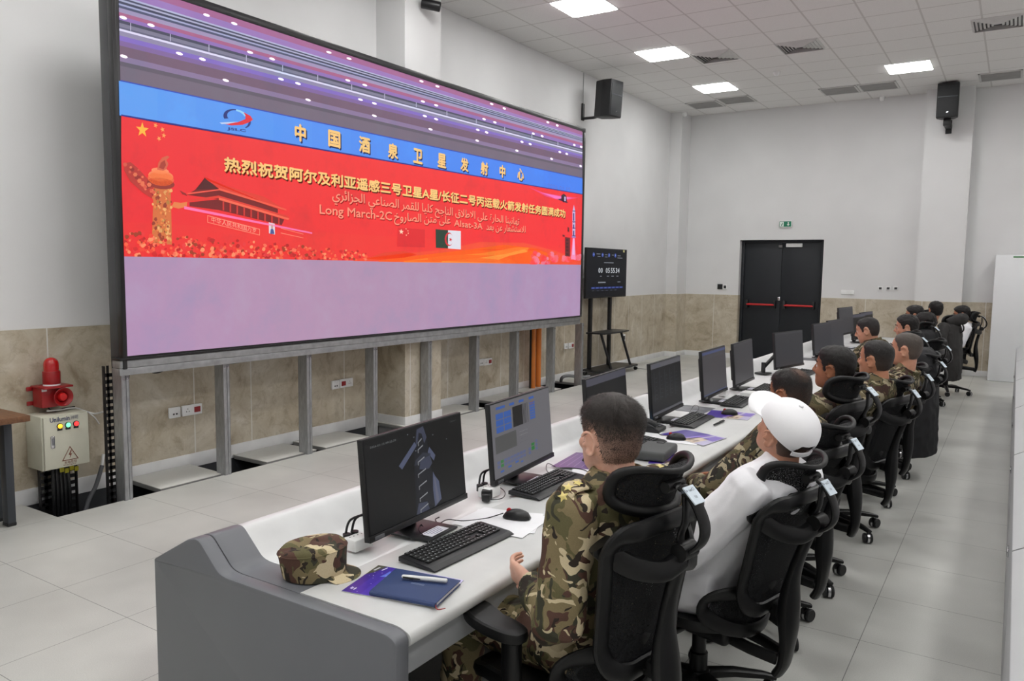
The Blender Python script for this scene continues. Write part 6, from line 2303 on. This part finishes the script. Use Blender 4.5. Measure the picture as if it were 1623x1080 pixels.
def person(label, loc, rz, P):
    o = thing('person', label, 'person', loc, rz)
    vox = P.get('vox', .006)
    lean = P.get('lean', .08)       # >0 leans back
    lean2 = P.get('lean2', lean * .6)
    sc = P.get('scale', 1.0)
    hip = Vector(P.get('hip', (0, -.06, .575)))
    # the torso runs from the hips to the base of the neck under the head
    hd = Vector(P['head'])
    tgt = hd + Matrix.Rotation(P.get('hpitch', 0), 3, 'X') @ Vector((0, -.026, -.085)) + Vector((0, -.008, -.046))
    dv = tgt - hip
    T = max(.44, min(.60, math.hypot(dv.y, dv.z)))
    lean = math.atan2(-dv.y, dv.z) + P.get('bow', .06)
    lean2 = math.atan2(-dv.y, dv.z) - P.get('bow', .06)

    def spine(t):
        """t in 0..1.1 along the torso"""
        p = hip.copy()
        n = 12
        for i in range(n):
            a = lean + (lean2 - lean) * (i + .5) / n * t
            p = p + Vector((dv.x / T, -math.sin(a), math.cos(a))) * (T * t / n)
        a = lean + (lean2 - lean) * t
        return p, Vector((0, -math.sin(a), math.cos(a))), Vector((0, math.cos(a), math.sin(a)))

    def torso(mb, rows, n=28):
        rings = []
        for t, w, d, dy in rows:
            p, u, f = spine(t)
            rings.append([p + f * dy + Vector((1, 0, 0)) * (w * sup(2 * PI * k / n, .86)[0]) + f * (d * sup(2 * PI * k / n, .92)[1]) for k in range(n)])
        mb.loft(rings)
    tb, uu, ff = spine(1.0)
    twist = P.get('twist', 0.0)
    J = {}
    for q, s in (('L', -1), ('R', 1)):
        sh, u_, f_ = spine(.92)
        J['sh' + q] = sh + Vector((s * P.get('shw', .185), 0, .0)) + f_ * (-.01 + twist * s)
        J['el' + q] = Vector(P['el' + q]) if 'el' + q in P else J['sh' + q] + Vector((s * .07, .10, -.26))
        J['wr' + q] = Vector(P['wr' + q]) if 'wr' + q in P else Vector((s * .13, .25, .668))
        J['hp' + q] = hip + Vector((s * .095, .02, -.01))
        J['kn' + q] = Vector(P.get('kn' + q, (s * .15, .40, .535)))
        J['an' + q] = Vector(P.get('an' + q, (s * .15, .43, .10)))
    hc = Vector(P['head'])
    hy, hpch, hr = P.get('hyaw', 0), P.get('hpitch', 0), P.get('hroll', 0)
    HM = Matrix.Translation(hc) @ Matrix.Rotation(hy, 4, 'Z') @ Matrix.Rotation(hpch, 4, 'X') @ Matrix.Rotation(hr, 4, 'Y')
    hs = P.get('hs', 1.0)
    sk = SKIN[P.get('skin', 'tan')]
    # ---- one continuous body
    b = MB()
    add_head(b, HM, hs)
    nb = HM @ (Vector((0, -.022, -.055)) * hs)
    n0 = tb + ff * .005
    b.tube([nb + (nb - n0) * .3, nb, nb.lerp(n0, .5) + Vector((0, -.004, 0)), n0, n0 - uu * .05], [.05 * hs, .057 * hs, .057 * hs, .066 * hs, .08 * hs], 20)
    torso(b, [(-.1, .14, .10, .02), (.0, .155, .105, .015), (.3, .135, .095, .01), (.6, .15, .105, 0), (.8, .165, .10, -.005), (.92, .16, .075, -.01), (1.0, .09, .06, -.005), (1.04, .05, .05, 0)])
    for q, s in (('L', -1), ('R', 1)):
        a, e, w = J['sh' + q], J['el' + q], J['wr' + q]
        b.tube([a - (e - a) * .08, a, a.lerp(e, .5), e, e.lerp(w, .3), e.lerp(w, .7), w], [.035, .046, .043, .038, .040, .032, .025], 14)
        fd = P.get('hd' + q, (w - e))
        add_hand(b, w + Vector(fd).normalized() * .008, fd, P.get('hn' + q, (-s * .6, 0, -.8)), s * P.get('ts' + q, 1), P.get('curl' + q, .5), .1, P.get('hand', 1.0))
        h, k, n = J['hp' + q], J['kn' + q], J['an' + q]
        b.tube([h + (h - k) * .12, h, h.lerp(k, .5), k, k.lerp(n, .35), n], [.06, .078, .070, .055, .052, .036], 14)
    lipc = None
    remesh(b, vox, 'body', sk, o, 2 if vox > .0045 else 3)
    # ---- eyes and brows
    for q in (-1, 1):
        m = MB()
        m.ell((0, 0, 0), (.0118 * hs,) * 3, 14, 10, HM @ Matrix.Translation(Vector((q * .031, .0755, .001)) * hs))
        m.ell((0, 0, 0), (.0058 * hs, .003 * hs, .0058 * hs), 12, 6, HM @ Matrix.Translation(Vector((q * .031, .0862, .001)) * hs), 1)
        m.build('eye', [EYEW, EYED], o)
        m = MB().tube([HM @ (Vector(p) * hs) for p in ((q * .012, .0975, .026), (q * .032, .0965, .0315), (q * .056, .071, .025))], [.0035, .0045, .0025], 8)
        m.build('eyebrow', BROW, o)
    if P.get('hair'):
        hair_shell(HM, P['hair'], P.get('hcol', rgb(32, 26, 24)), P.get('scol', rgb(150, 110, 90)), o, hs, P.get('seed', 0), P.get('blades', 0))
    # ---- clothing
    ct = P.get('top', CAMO)
    cv = P.get('cvox', .009)
    fold = P.get('fold', .006)
    g = P.get('girth', 1.0)
    j = MB()
    bl = P.get('belly', 0)
    torso(j, [(P.get('hem', -.16), .185 * g, .12 * g + bl, .03 + bl), (-.05, .19 * g, .125 * g + bl, .025 + bl), (.15, .18 * g, .12 * g + bl * .4, .02 + bl * .4), (.4, .172 * g, .118 * g, .015), (.65, .182 * g, .122 * g, .006), (.82, (P.get('shw', .185) + .005) * g, .115 * g, -.004), (.93, (P.get('shw', .185) + .003) * g, .10, -.012), (1.0, .135, .082, -.01), (1.07, .078, .072, -.004)])
    for q, s in (('L', -1), ('R', 1)):
        a, e, w = J['sh' + q], J['el' + q], J['wr' + q]
        if P.get('short'):
            j.tube([a - (e - a) * .12, a, a.lerp(e, .45), a.lerp(e, .75)], [.05, .075 * g, .07 * g, .068 * g], 16)
        else:
            j.tube(bez([a - (e - a) * .12, a, a.lerp(e, .45), e, e.lerp(w, .35), e.lerp(w, .75), e.lerp(w, .95)], 3), [(.05 + .026 * min(1, i / 3)) * g if i < 4 else (.076 - .012 * (i - 4) / 8) * g if i < 10 else (.064 - .016 * (i - 10) / 8) * g for i in range(19)], 16)
    if P.get('belly'):
        for q in 'LR':
            h, k = J['hp' + q], J['kn' + q]
            j.tube([h + (h - k) * .25, h, h.lerp(k, .22), h.lerp(k, .42)], [.11, .130, .130, .115], 16)
    jk = remesh(j, cv, P.get('topname', 'uniform_jacket'), ct, o, 2, fold, 9, P.get('seed', 0))
    if P.get('collar'):
        cm = MB()
        pts = []
        for i in range(17):
            a = PI * .5 + (i - 8) / 8 * 2.5 + PI
            pts.append(tb + uu * (.022 + .01 * math.cos(a + PI / 2)) + Vector((.078 * math.cos(a), 0, 0)) + ff * (.074 * math.sin(a) - .004))
        cm.tube(pts, [(.007, .026)] * 17, 10, up=uu, sq=.2)
        cm.build('collar', P['collar'], o)
    if P.get('epaulette'):
        for q, s in (('L', -1), ('R', 1)):
            a = J['sh' + q]
            p0 = tb + Vector((s * .085, -.012, -.012))
            p1 = a + Vector((s * .035, -.012, .05))
            mid = p0.lerp(p1, .5) + Vector((0, 0, .022))
            pa = bez([p0 + Vector((0, 0, .012)), mid, p1 + Vector((0, 0, .008)), p1 + Vector((s * .022, 0, -.022))], 5)
            MB().tube(pa, [(.029, .006)] * len(pa), 12, up=(0, -.25, 1), sq=.5).build('epaulette', CAMO, o)
            for k in range(3):
                c = pa[7 + 3 * k] if 7 + 3 * k < len(pa) else pa[-1]
                c2 = pa[min(8 + 3 * k, len(pa) - 1)]
                tang = (c2 - pa[6 + 3 * k]).normalized()
                nn = Vector((0, -.3, 1))
                nn = (nn - tang * nn.dot(tang)).normalized()
                bi = nn.cross(tang)
                sm = MB()
                ring = [c + nn * .0085 + (tang * math.cos(2 * PI * i / 10) + bi * math.sin(2 * PI * i / 10)) * (.017 if i % 2 == 0 else .008) for i in range(10)]
                top = c + nn * .012
                sm.add(ring + [top], [(i, (i + 1) % 10, 10) for i in range(10)] + [tuple(range(10))[::-1]], 0, False)
                sm.build('rank_star', GOLDM, o)
    tr = MB()
    torso(tr, [(-.2, .14, .09, .03), (-.1, .165, .105, .03), (.06, .165, .105, .025), (.14, .15, .095, .02)])
    for q, s in (('L', -1), ('R', 1)):
        h, k, n = J['hp' + q], J['kn' + q], J['an' + q]
        tr.tube(bez([h + (h - k) * .2, h, h.lerp(k, .5), k, k.lerp(n, .4), k.lerp(n, .85)], 3), [.08, .09, .098, .102, .100, .098, .094, .09, .086, .083, .08, .078, .076, .074, .07, .066], 16)
    remesh(tr, cv * 1.1, 'trousers', P.get('bottom', CAMO), o, 2, fold, 8, 3 + P.get('seed', 0))
    for q, s in (('L', -1), ('R', 1)):
        n = J['an' + q]
        m = MB()
        rr = []
        for y, w, z1 in ((-.075, .026, .07), (-.05, .036, .1), (0, .038, .10), (.06, .042, .075), (.12, .045, .055), (.165, .036, .04), (.185, .016, .025)):
            rr.append([Vector((n.x + w * math.cos(a), n.y + y, max(.0, z1 * .5 + z1 * .5 * math.sin(a) * 1.0))) for a in [2 * PI * i / 14 for i in range(14)]])
        m.loft(rr)
        m.tube([(n.x, n.y - .02, .06), (n.x, n.y - .015, .16)], [.045, .05], 14)
        m.build('boot', BOOT, o)
    return o, HM, J, spine


BK = rgb(26, 22, 21)
AC = 1.362
f1, f2 = Vector((-math.sin(AC), math.cos(AC), 0)), None


def loc_of(px, z, org, rz):
    """a pixel at height z in the frame of something at org turned by rz"""
    w = on(px[0], px[1], 'z', z) - Vector(org)
    c, s = math.cos(-rz), math.sin(-rz)
    return Vector((c * w.x - s * w.y, s * w.x + c * w.y, w.z))


# 1: soldier in the foreground, seen from behind
O1, R1_ = (4.777, 2.111, 0), 1.20
h1 = loc_of((968, 692), 1.235, O1, R1_)
wr1 = loc_of((842, 926), .765, O1, R1_)
person('soldier in camouflage uniform with short brown hair seated in the foreground, seen from behind', O1, R1_, dict(
    vox=.0034, cvox=.007, head=h1, hyaw=-.17, blades=16000, hpitch=.05, hs=1.02, skin='fair', scol=rgb(222, 178, 158), hcol=rgb(50, 43, 39), hip=(0.05, -.04, .575), shw=.165, torso=1.02,
    elL=loc_of((884, 990), .73, O1, R1_), wrL=wr1, hdL=(.0, 1, .12), hnL=(1, 0, .25), tsL=-1, curlL=.62, hand=1.0, fold=.009, collar=CAMO, epaulette=True, seed=1,
    hair=dict(front=.075, top=.014, side=.004, back=-.085, burn=-.03, fade=.02, fade_z=.06, soft=.028)))
# 2: white cap and shirt, leaning back
O2, R2_ = (4.914, 2.946, 0), 1.316
h2 = loc_of((1245, 685), 1.15, O2, R2_)
p2 = person('person in a white baseball cap and white shirt leaning back in the second chair', O2, R2_, dict(
    vox=.0048, cvox=.008, head=h2, hyaw=-.36, hpitch=.50, skin='olive', scol=rgb(150, 112, 92), hcol=BK, elL=(-.255, -.10, .705), wrL=(-.16, .15, .705), elR=(.255, -.10, .705), wrR=(.16, .15, .705), hem=-.30, belly=.035, bow=.03, girth=1.08, hip=(0, -.05, .54), top=SHIRT, topname='white_shirt', bottom=DENIM, fold=.009, seed=5,
    hair=dict(front=.06, top=.004, side=.002, back=-.08, burn=-.005, fade=.35, fade_z=.02)))
# white cap
HM2 = p2[1]
CAPW = mat('cap_white_cotton', rgb(246, 246, 249), .75, var=.01, bump=.1, bs=400)
m = MB()
rows, n = 16, 48
rings = []
for i in range(rows + 1):
    z = -.005 + .125 * i / rows
    ring = []
    for k in range(n):
        ph = 2 * PI * k / n
        ph = ph - 2 * PI if ph > PI else ph
        zz = z
        a = abs(ph)
        low = .040 - .062 * (a / PI) ** 2.2
        if i < 6:
            zz = low + (z - -.005) / .047 * (.042 - low) if z < .042 else z
        zz = min(zz, .113)
        of = .012 + .006 * math.sin(min(1, max(0, (zz + .02) / .13)) * PI)
        if a > PI - .40 and i < 5:
            zz = max(zz, .012 + .03 * math.sqrt(max(0, 1 - ((PI - a) / .40) ** 2)))
        ring.append(HM2 @ hpt(zz, ph, of))
    rings.append(ring)
rings.append([HM2 @ Vector((0, -.012, .1275))] * n)
inner = [[HM2 @ (HM2.inverted() @ p * .972) for p in r] for r in rings]
cp = MB().loft(rings + inner[::-1], False, False)
co = cp.build('cap', CAPW, bpy.data.objects.get('person.001'), ang=60)
m = MB()
up_, lo_ = [], []
for i in range(15):
    a = -1.12 + 2.24 * i / 14
    for L in (up_, lo_):
        pass
vs, fs = [], []
NR = 7
for i in range(NR + 1):
    r = i / NR
    for k in range(17):
        a = -1.15 + 2.3 * k / 16
        base = hpt(.034, a, .012)
        ext = .085 * r * math.cos(a * .72) ** .7
        vs.append(HM2 @ (base + Vector((math.sin(a) * .25, 1, 0)).normalized() * ext + Vector((0, 0, .010 * r - .020 * (a / 1.15) ** 2 * r + .004 * math.sin(r * PI)))))
for i in range(NR):
    for k in range(16):
        q = i * 17 + k
        fs.append((q, q + 1, q + 18, q + 17))
nv = len(vs)
upv = (HM2.to_3x3() @ Vector((0, 0, 1)))
vs2 = vs + [p - upv * .004 for p in vs]
fs2 = fs + [tuple(nv + i for i in f[::-1]) for f in fs]
ed = list(range(17)) + [17 * i + 16 for i in range(1, NR + 1)] + [17 * NR + k for k in range(15, -1, -1)] + [17 * i for i in range(NR - 1, 0, -1)]
for a, b in zip(ed, ed[1:] + ed[:1]):
    fs2.append((a, nv + a, nv + b, b))
MB().add(vs2, fs2).build('cap_brim', CAPW, co, ang=60)
st = MB().tube([HM2 @ hpt(-.009 - .003 * math.cos(a * 3), PI + a, .014) for a in [-.5 + i / 12 for i in range(13)]], [(.004, .010)] * 13, 8, up=HM2.to_3x3() @ Vector((0, 0, 1)), sq=.4)
st.build('cap_strap', CAPW, co)
bt = MB().ell((0, 0, 0), (.009, .009, .005), 12, 6, HM2 @ Matrix.Translation((0, -.012, .130)))
bt.build('cap_button', CAPW, co)

DK = dict(vox=.007, cvox=.011)
# 3: man in glasses with thinning hair
O3, R3_ = (4.88, 3.75, 0), 1.25
h3 = loc_of((1252, 624), 1.14, O3, R3_)
p3 = person('man in glasses with thinning dark hair in camouflage, just beyond the white cap', O3, R3_, dict(
    vox=.0055, cvox=.011, blades=7000, head=h3, hyaw=-.15, hpitch=-.12, skin='brown', scol=rgb(150, 104, 80), hcol=rgb(34, 29, 27), lean=.2, lean2=.1, hip=(0, .02, .55), torso=.97, top=CAMO2, bottom=CAMO2, collar=CAMO2, seed=9,
    elL=(-.27, .04, .70), wrL=(-.12, .25, .67), elR=(.27, .04, .70), wrR=(.10, .26, .67), hair=dict(front=.088, temple=.055, top=.010, side=.006, back=-.08, bald=(.0, -.066, .036), fade=.6, bw=.0008)))
HM3 = p3[1]
g = MB()
for q in (-1, 1):
    g.tube([HM3 @ Vector((q * .033 + .023 * math.cos(a), .103 - .008 * abs(math.cos(a)), .0 + .018 * math.sin(a))) for a in [2 * PI * i / 20 for i in range(20)]], .0018, 6, closed=True)
    g.tube([HM3 @ Vector(p) for p in ((q * .056, .098, .006), (q * .072, .09, .008), (q * .079, .02, .004), (q * .081, -.012, .002))], .0018, 6)
g.tube([HM3 @ Vector(p) for p in ((-.010, .103, .004), (0, .107, .007), (.010, .103, .004))], .0018, 6)
go = g.build('eyeglasses', BLACK, bpy.data.objects.get('person.002'))
# 4..6 soldiers along the row
O4, R4_ = (4.90, 4.47, 0), 1.25
person('soldier with short black hair in camouflage looking up to the screen, fourth along the row', O4, R4_, dict(DK, blades=4000, head=loc_of((1322, 584), 1.205, O4, R4_), hyaw=.02, hpitch=.10, skin='brown', scol=rgb(120, 84, 64), hcol=BK, lean=.14, lean2=.08, hip=(0, -.02, .57), torso=1.0, top=CAMO2, bottom=CAMO2, collar=CAMO2, seed=12,
       hair=dict(front=.072, temple=.04, top=.013, side=.008, back=-.085, fade=.95)))
O5, R5_ = (4.94, 5.5, 0), 1.3
person('soldier with receding dark hair in camouflage, fifth along the row behind the black haired soldier', O5, R5_, dict(DK, blades=4000, head=loc_of((1388, 570), 1.19, O5, R5_), hyaw=-.18, hpitch=.06, skin='tan', scol=rgb(150, 118, 100), hcol=rgb(36, 33, 32), lean=.18, lean2=.1, hip=(0, -.02, .56), top=CAMO2, bottom=CAMO2, collar=CAMO2, seed=15,
       hair=dict(front=.088, temple=.06, top=.008, side=.004, back=-.08, fade=.75)))
O6, R6_ = (4.94, 6.4, 0), 1.3
person('soldier with close shaved greying hair in camouflage, sixth along the row', O6, R6_, dict(DK, blades=4000, head=loc_of((1436, 554), 1.19, O6, R6_), hyaw=0, hpitch=.05, skin='olive', scol=rgb(168, 128, 108), hcol=rgb(86, 78, 72), lean=.18, lean2=.1, hip=(0, -.02, .56), top=CAMO2, bottom=CAMO2, collar=CAMO2, seed=18,
       hair=dict(front=.078, temple=.045, top=.005, side=.003, back=-.085, fade=.8)))
O7, R7_ = (4.80, 8.1, 0), 1.4
person('soldier bending forward over the desk with head bowed, in front of the far monitors', O7, R7_, dict(DK, blades=4000, head=loc_of((1375, 524), 1.19, O7, R7_), elL=(-.27, .20, .80), wrL=(-.16, .40, .80), elR=(.27, .20, .80), wrR=(.12, .42, .80), hyaw=-.05, hpitch=-.22, skin='olive', scol=rgb(140, 108, 92), hcol=rgb(44, 40, 40), lean=-.06, lean2=-.25, hip=(0, -.1, .57), top=CAMO2, bottom=CAMO2, collar=CAMO2, seed=21,
       hair=dict(front=.075, temple=.045, top=.008, side=.005, back=-.08, fade=.85)))
O8, R8_ = (4.9, 8.95, 0), 1.4
person('person with thick dark hair and dark clothing behind the shaved soldier', O8, R8_, dict(DK, head=loc_of((1437, 519), 1.18, O8, R8_), hyaw=.1, hpitch=-.1, skin='olive', scol=rgb(90, 66, 56), hcol=BK, lean=.1, lean2=.0, hip=(0, -.02, .56), top=BLACKC, topname='dark_top', bottom=DENIM, seed=24, vox=.009, cvox=.014,
       hair=dict(front=.07, temple=.045, top=.018, side=.013, back=-.08, fade=1.0)))
O9, R9_ = (4.80, 9.85, 0), 1.4
h9 = loc_of((1466, 513), 1.16, O9, R9_)
p9 = person('person with long dark hair and white top, far along the row', O9, R9_, dict(DK, head=h9, hyaw=.1, hpitch=-.1, skin='olive', scol=rgb(60, 46, 40), hcol=BK, lean=.12, lean2=.02, hip=(0, -.02, .56), top=SHIRT, topname='white_top', bottom=DENIM, seed=27, vox=.009, cvox=.014,
       hair=dict(front=.066, temple=.04, burn=-.05, top=.02, side=.018, back=-.1, fade=1.0)))
m = MB()
m.loft([[p9[1] @ Vector((.088 * k * math.cos(a), -.035 + .075 * k * math.sin(a) - .02 * (1 - k), z)) for a in [2 * PI * i / 20 for i in range(20)]] for z, k in ((.07, .7), (.03, .95), (-.04, 1.0), (-.12, .95), (-.2, .85), (-.25, .55))])
m.c = [BK] * len(m.f)
m.build('long_hair', HAIR, bpy.data.objects.get('person.008'))
O10, R10_ = (4.5, 12.9, 0), 1.45
person('person with black hair and dark clothing seen from behind, in front of the far column', O10, R10_, dict(DK, head=loc_of((1483, 492), 1.21, O10, R10_), hyaw=-1.1, hpitch=0, skin='tan', scol=rgb(60, 46, 40), hcol=BK, lean=.05, lean2=.0, hip=(0, -.02, .57), top=BLACKC, topname='dark_top', bottom=DENIM, seed=30, vox=.01, cvox=.015,
       hair=dict(front=.07, temple=.045, top=.018, side=.014, back=-.09, fade=1.0)))
O11, R11_ = (5.12, 12.75, 0), 1.75
person('person with black hair and a white shirt in the farthest chair of the row', O11, R11_, dict(DK, head=loc_of((1524, 499), 1.15, O11, R11_), hyaw=-.2, hpitch=-.15, skin='tan', scol=rgb(70, 54, 46), hcol=BK, lean=.05, lean2=-.05, hip=(0, -.02, .55), top=SHIRT, topname='white_shirt', bottom=DENIM, seed=33, vox=.01, cvox=.015,
       hair=dict(front=.066, temple=.04, top=.018, side=.012, back=-.08, fade=1.0)))

O12, R12_ = (4.62, 11.0, 0), 1.4
person('person with dark hair and dark clothing, only the crown showing over the others', O12, R12_, dict(DK, head=loc_of((1449, 500), 1.19, O12, R12_), hyaw=.1, hpitch=-.1, skin='tan', scol=rgb(60, 46, 40), hcol=BK, hip=(0, -.02, .56), top=BLACKC, topname='dark_top', bottom=DENIM, seed=36, vox=.01, cvox=.015,
       hair=dict(front=.07, temple=.045, top=.018, side=.013, back=-.08, fade=1.0)))

# ------------------------------------------------------------------ coats over chairs
PARKA = mat('parka_charcoal', rgb(46, 44, 43), .8, bump=.2, bs=120)


def coat(loc, rz, label, m, z0=.35, w=.25, hood=False, seed=0, name='coat'):
    o = thing(name, label, 'coat', loc, rz, 'coats hung over office chairs')
    b = MB()
    rows = []
    for z, ww, y0, y1 in ((z0, w * 1.06, -.46, -.36), (z0 + .2, w * 1.04, -.46, -.37), (.75, w, -.45, -.36), (.95, w * .98, -.44, -.28), (1.06, w * .9, -.42, -.20), (1.10, w * .7, -.38, -.24)):
        c, d = (y0 + y1) / 2, abs(y1 - y0) / 2
        rows.append([Vector((ww * sup(2 * PI * k / 28, .7)[0], c + d * sup(2 * PI * k / 28, .7)[1] + .06 * abs(sup(2 * PI * k / 28, .7)[0]) ** 3, z)) for k in range(28)])
    b.loft(rows)
    remesh(b, .012, 'coat_body', m, o, 2, .012, 8, seed)
    for s in (-1, 1):
        q = MB().tube(bez([(s * w * .8, -.30, 1.06), (s * (w + .04), -.28, .95), (s * (w + .05), -.30, .78), (s * (w + .03), -.34, .60)], 5), [.06, .065, .066, .066, .066, .065, .064, .064, .063, .062, .06, .058, .056, .054, .052, .05], 14)
        remesh(q, .012, 'sleeve', m, o, 2, .010, 10, seed + s)
    if hood:
        q = MB().tube(bez([(-.15, -.30, 1.10), (-.09, -.40, 1.14), (0, -.44, 1.15), (.09, -.40, 1.14), (.15, -.30, 1.10)], 5), [.045 + .03 * math.sin(PI * i / 20) for i in range(21)], 14)
        remesh(q, .012, 'hood', m, o, 2, .008, 12, seed)
    return o


coat((4.95, 7.35, 0), 1.35, 'long black coat hanging over the seventh chair, reaching nearly to the floor', BLACKC, .22, .25, seed=3)
coat((4.77, 9.85, 0), 1.4, 'black coat hanging over the chair of the person with long dark hair', BLACKC, .25, .25, seed=6)
coat((4.9, 11.6, 0), 1.45, 'charcoal hooded parka draped over a chair near the far end of the row', PARKA, .36, .29, True, 9)

# ------------------------------------------------------------------ camouflage cap lying on the desk
c = on(494, 912, 'z', .75)
o = thing('peaked_cap', 'camouflage peaked field cap lying on the near end of the desk', 'cap', (4.080, 1.676, .7525), -.95)
rings = []
for z, rx, ry, dy in ((0, .083, .098, 0), (.012, .085, .101, 0), (.05, .087, .104, -.002), (.082, .090, .108, -.004), (.094, .088, .105, -.006), (.103, .078, .094, -.008), (.107, .05, .06, -.01), (.107, .01, .012, -.01)):
    rings.append([Vector((rx * math.cos(a), dy + ry * math.sin(a), z + (.012 * math.sin(a) if z > .04 else 0) - (.010 * math.exp(-((math.cos(a) - .3) ** 2) * 6) if z > .09 else 0))) for a in [2 * PI * k / 48 for k in range(48)]])
MB().loft(rings, True).build('crown', CAMO_CAP if 'CAMO_CAP' in globals() else CAMO, o, ang=70)
MB().tube([Vector((.0905 * math.cos(a), -.005 + .1085 * math.sin(a), .085 + .012 * math.sin(a))) for a in [2 * PI * k / 40 for k in range(40)]], .0022, 6, closed=True).build('seam', CAMO, o)
vs, fs = [], []
for i in range(7):
    r = i / 6
    for k in range(17):
        a = -1.05 + 2.1 * k / 16
        bx, by = .086 * math.sin(a), .101 * math.cos(a)
        ex = .046 * r * max(.0, math.cos(a * .8)) ** .6
        vs.append(Vector((bx * (1 + .12 * r), by + ex, .014 - .012 * r - .012 * (a / 1.05) ** 2 * r * .2)))
for i in range(6):
    for k in range(16):
        q = i * 17 + k
        fs.append((q, q + 1, q + 18, q + 17))
nv = len(vs)
fs = fs + [tuple(nv + i for i in f[::-1]) for f in fs]
ed = list(range(17)) + [17 * i + 16 for i in range(1, 7)] + [17 * 6 + k for k in range(15, -1, -1)] + [17 * i for i in range(5, 0, -1)]
for a, b in zip(ed, ed[1:] + ed[:1]):
    fs.append((a, nv + a, nv + b, b))
MB().add(vs + [p - Vector((0, 0, .003)) for p in vs], fs).build('peak', CAMO, o, ang=60)
for a in (2.6, 2.9):
    MB().ell((.087 * math.cos(a), .104 * math.sin(a), .05), (.004, .004, .004), 8, 6).build('eyelet', BLACK, o)
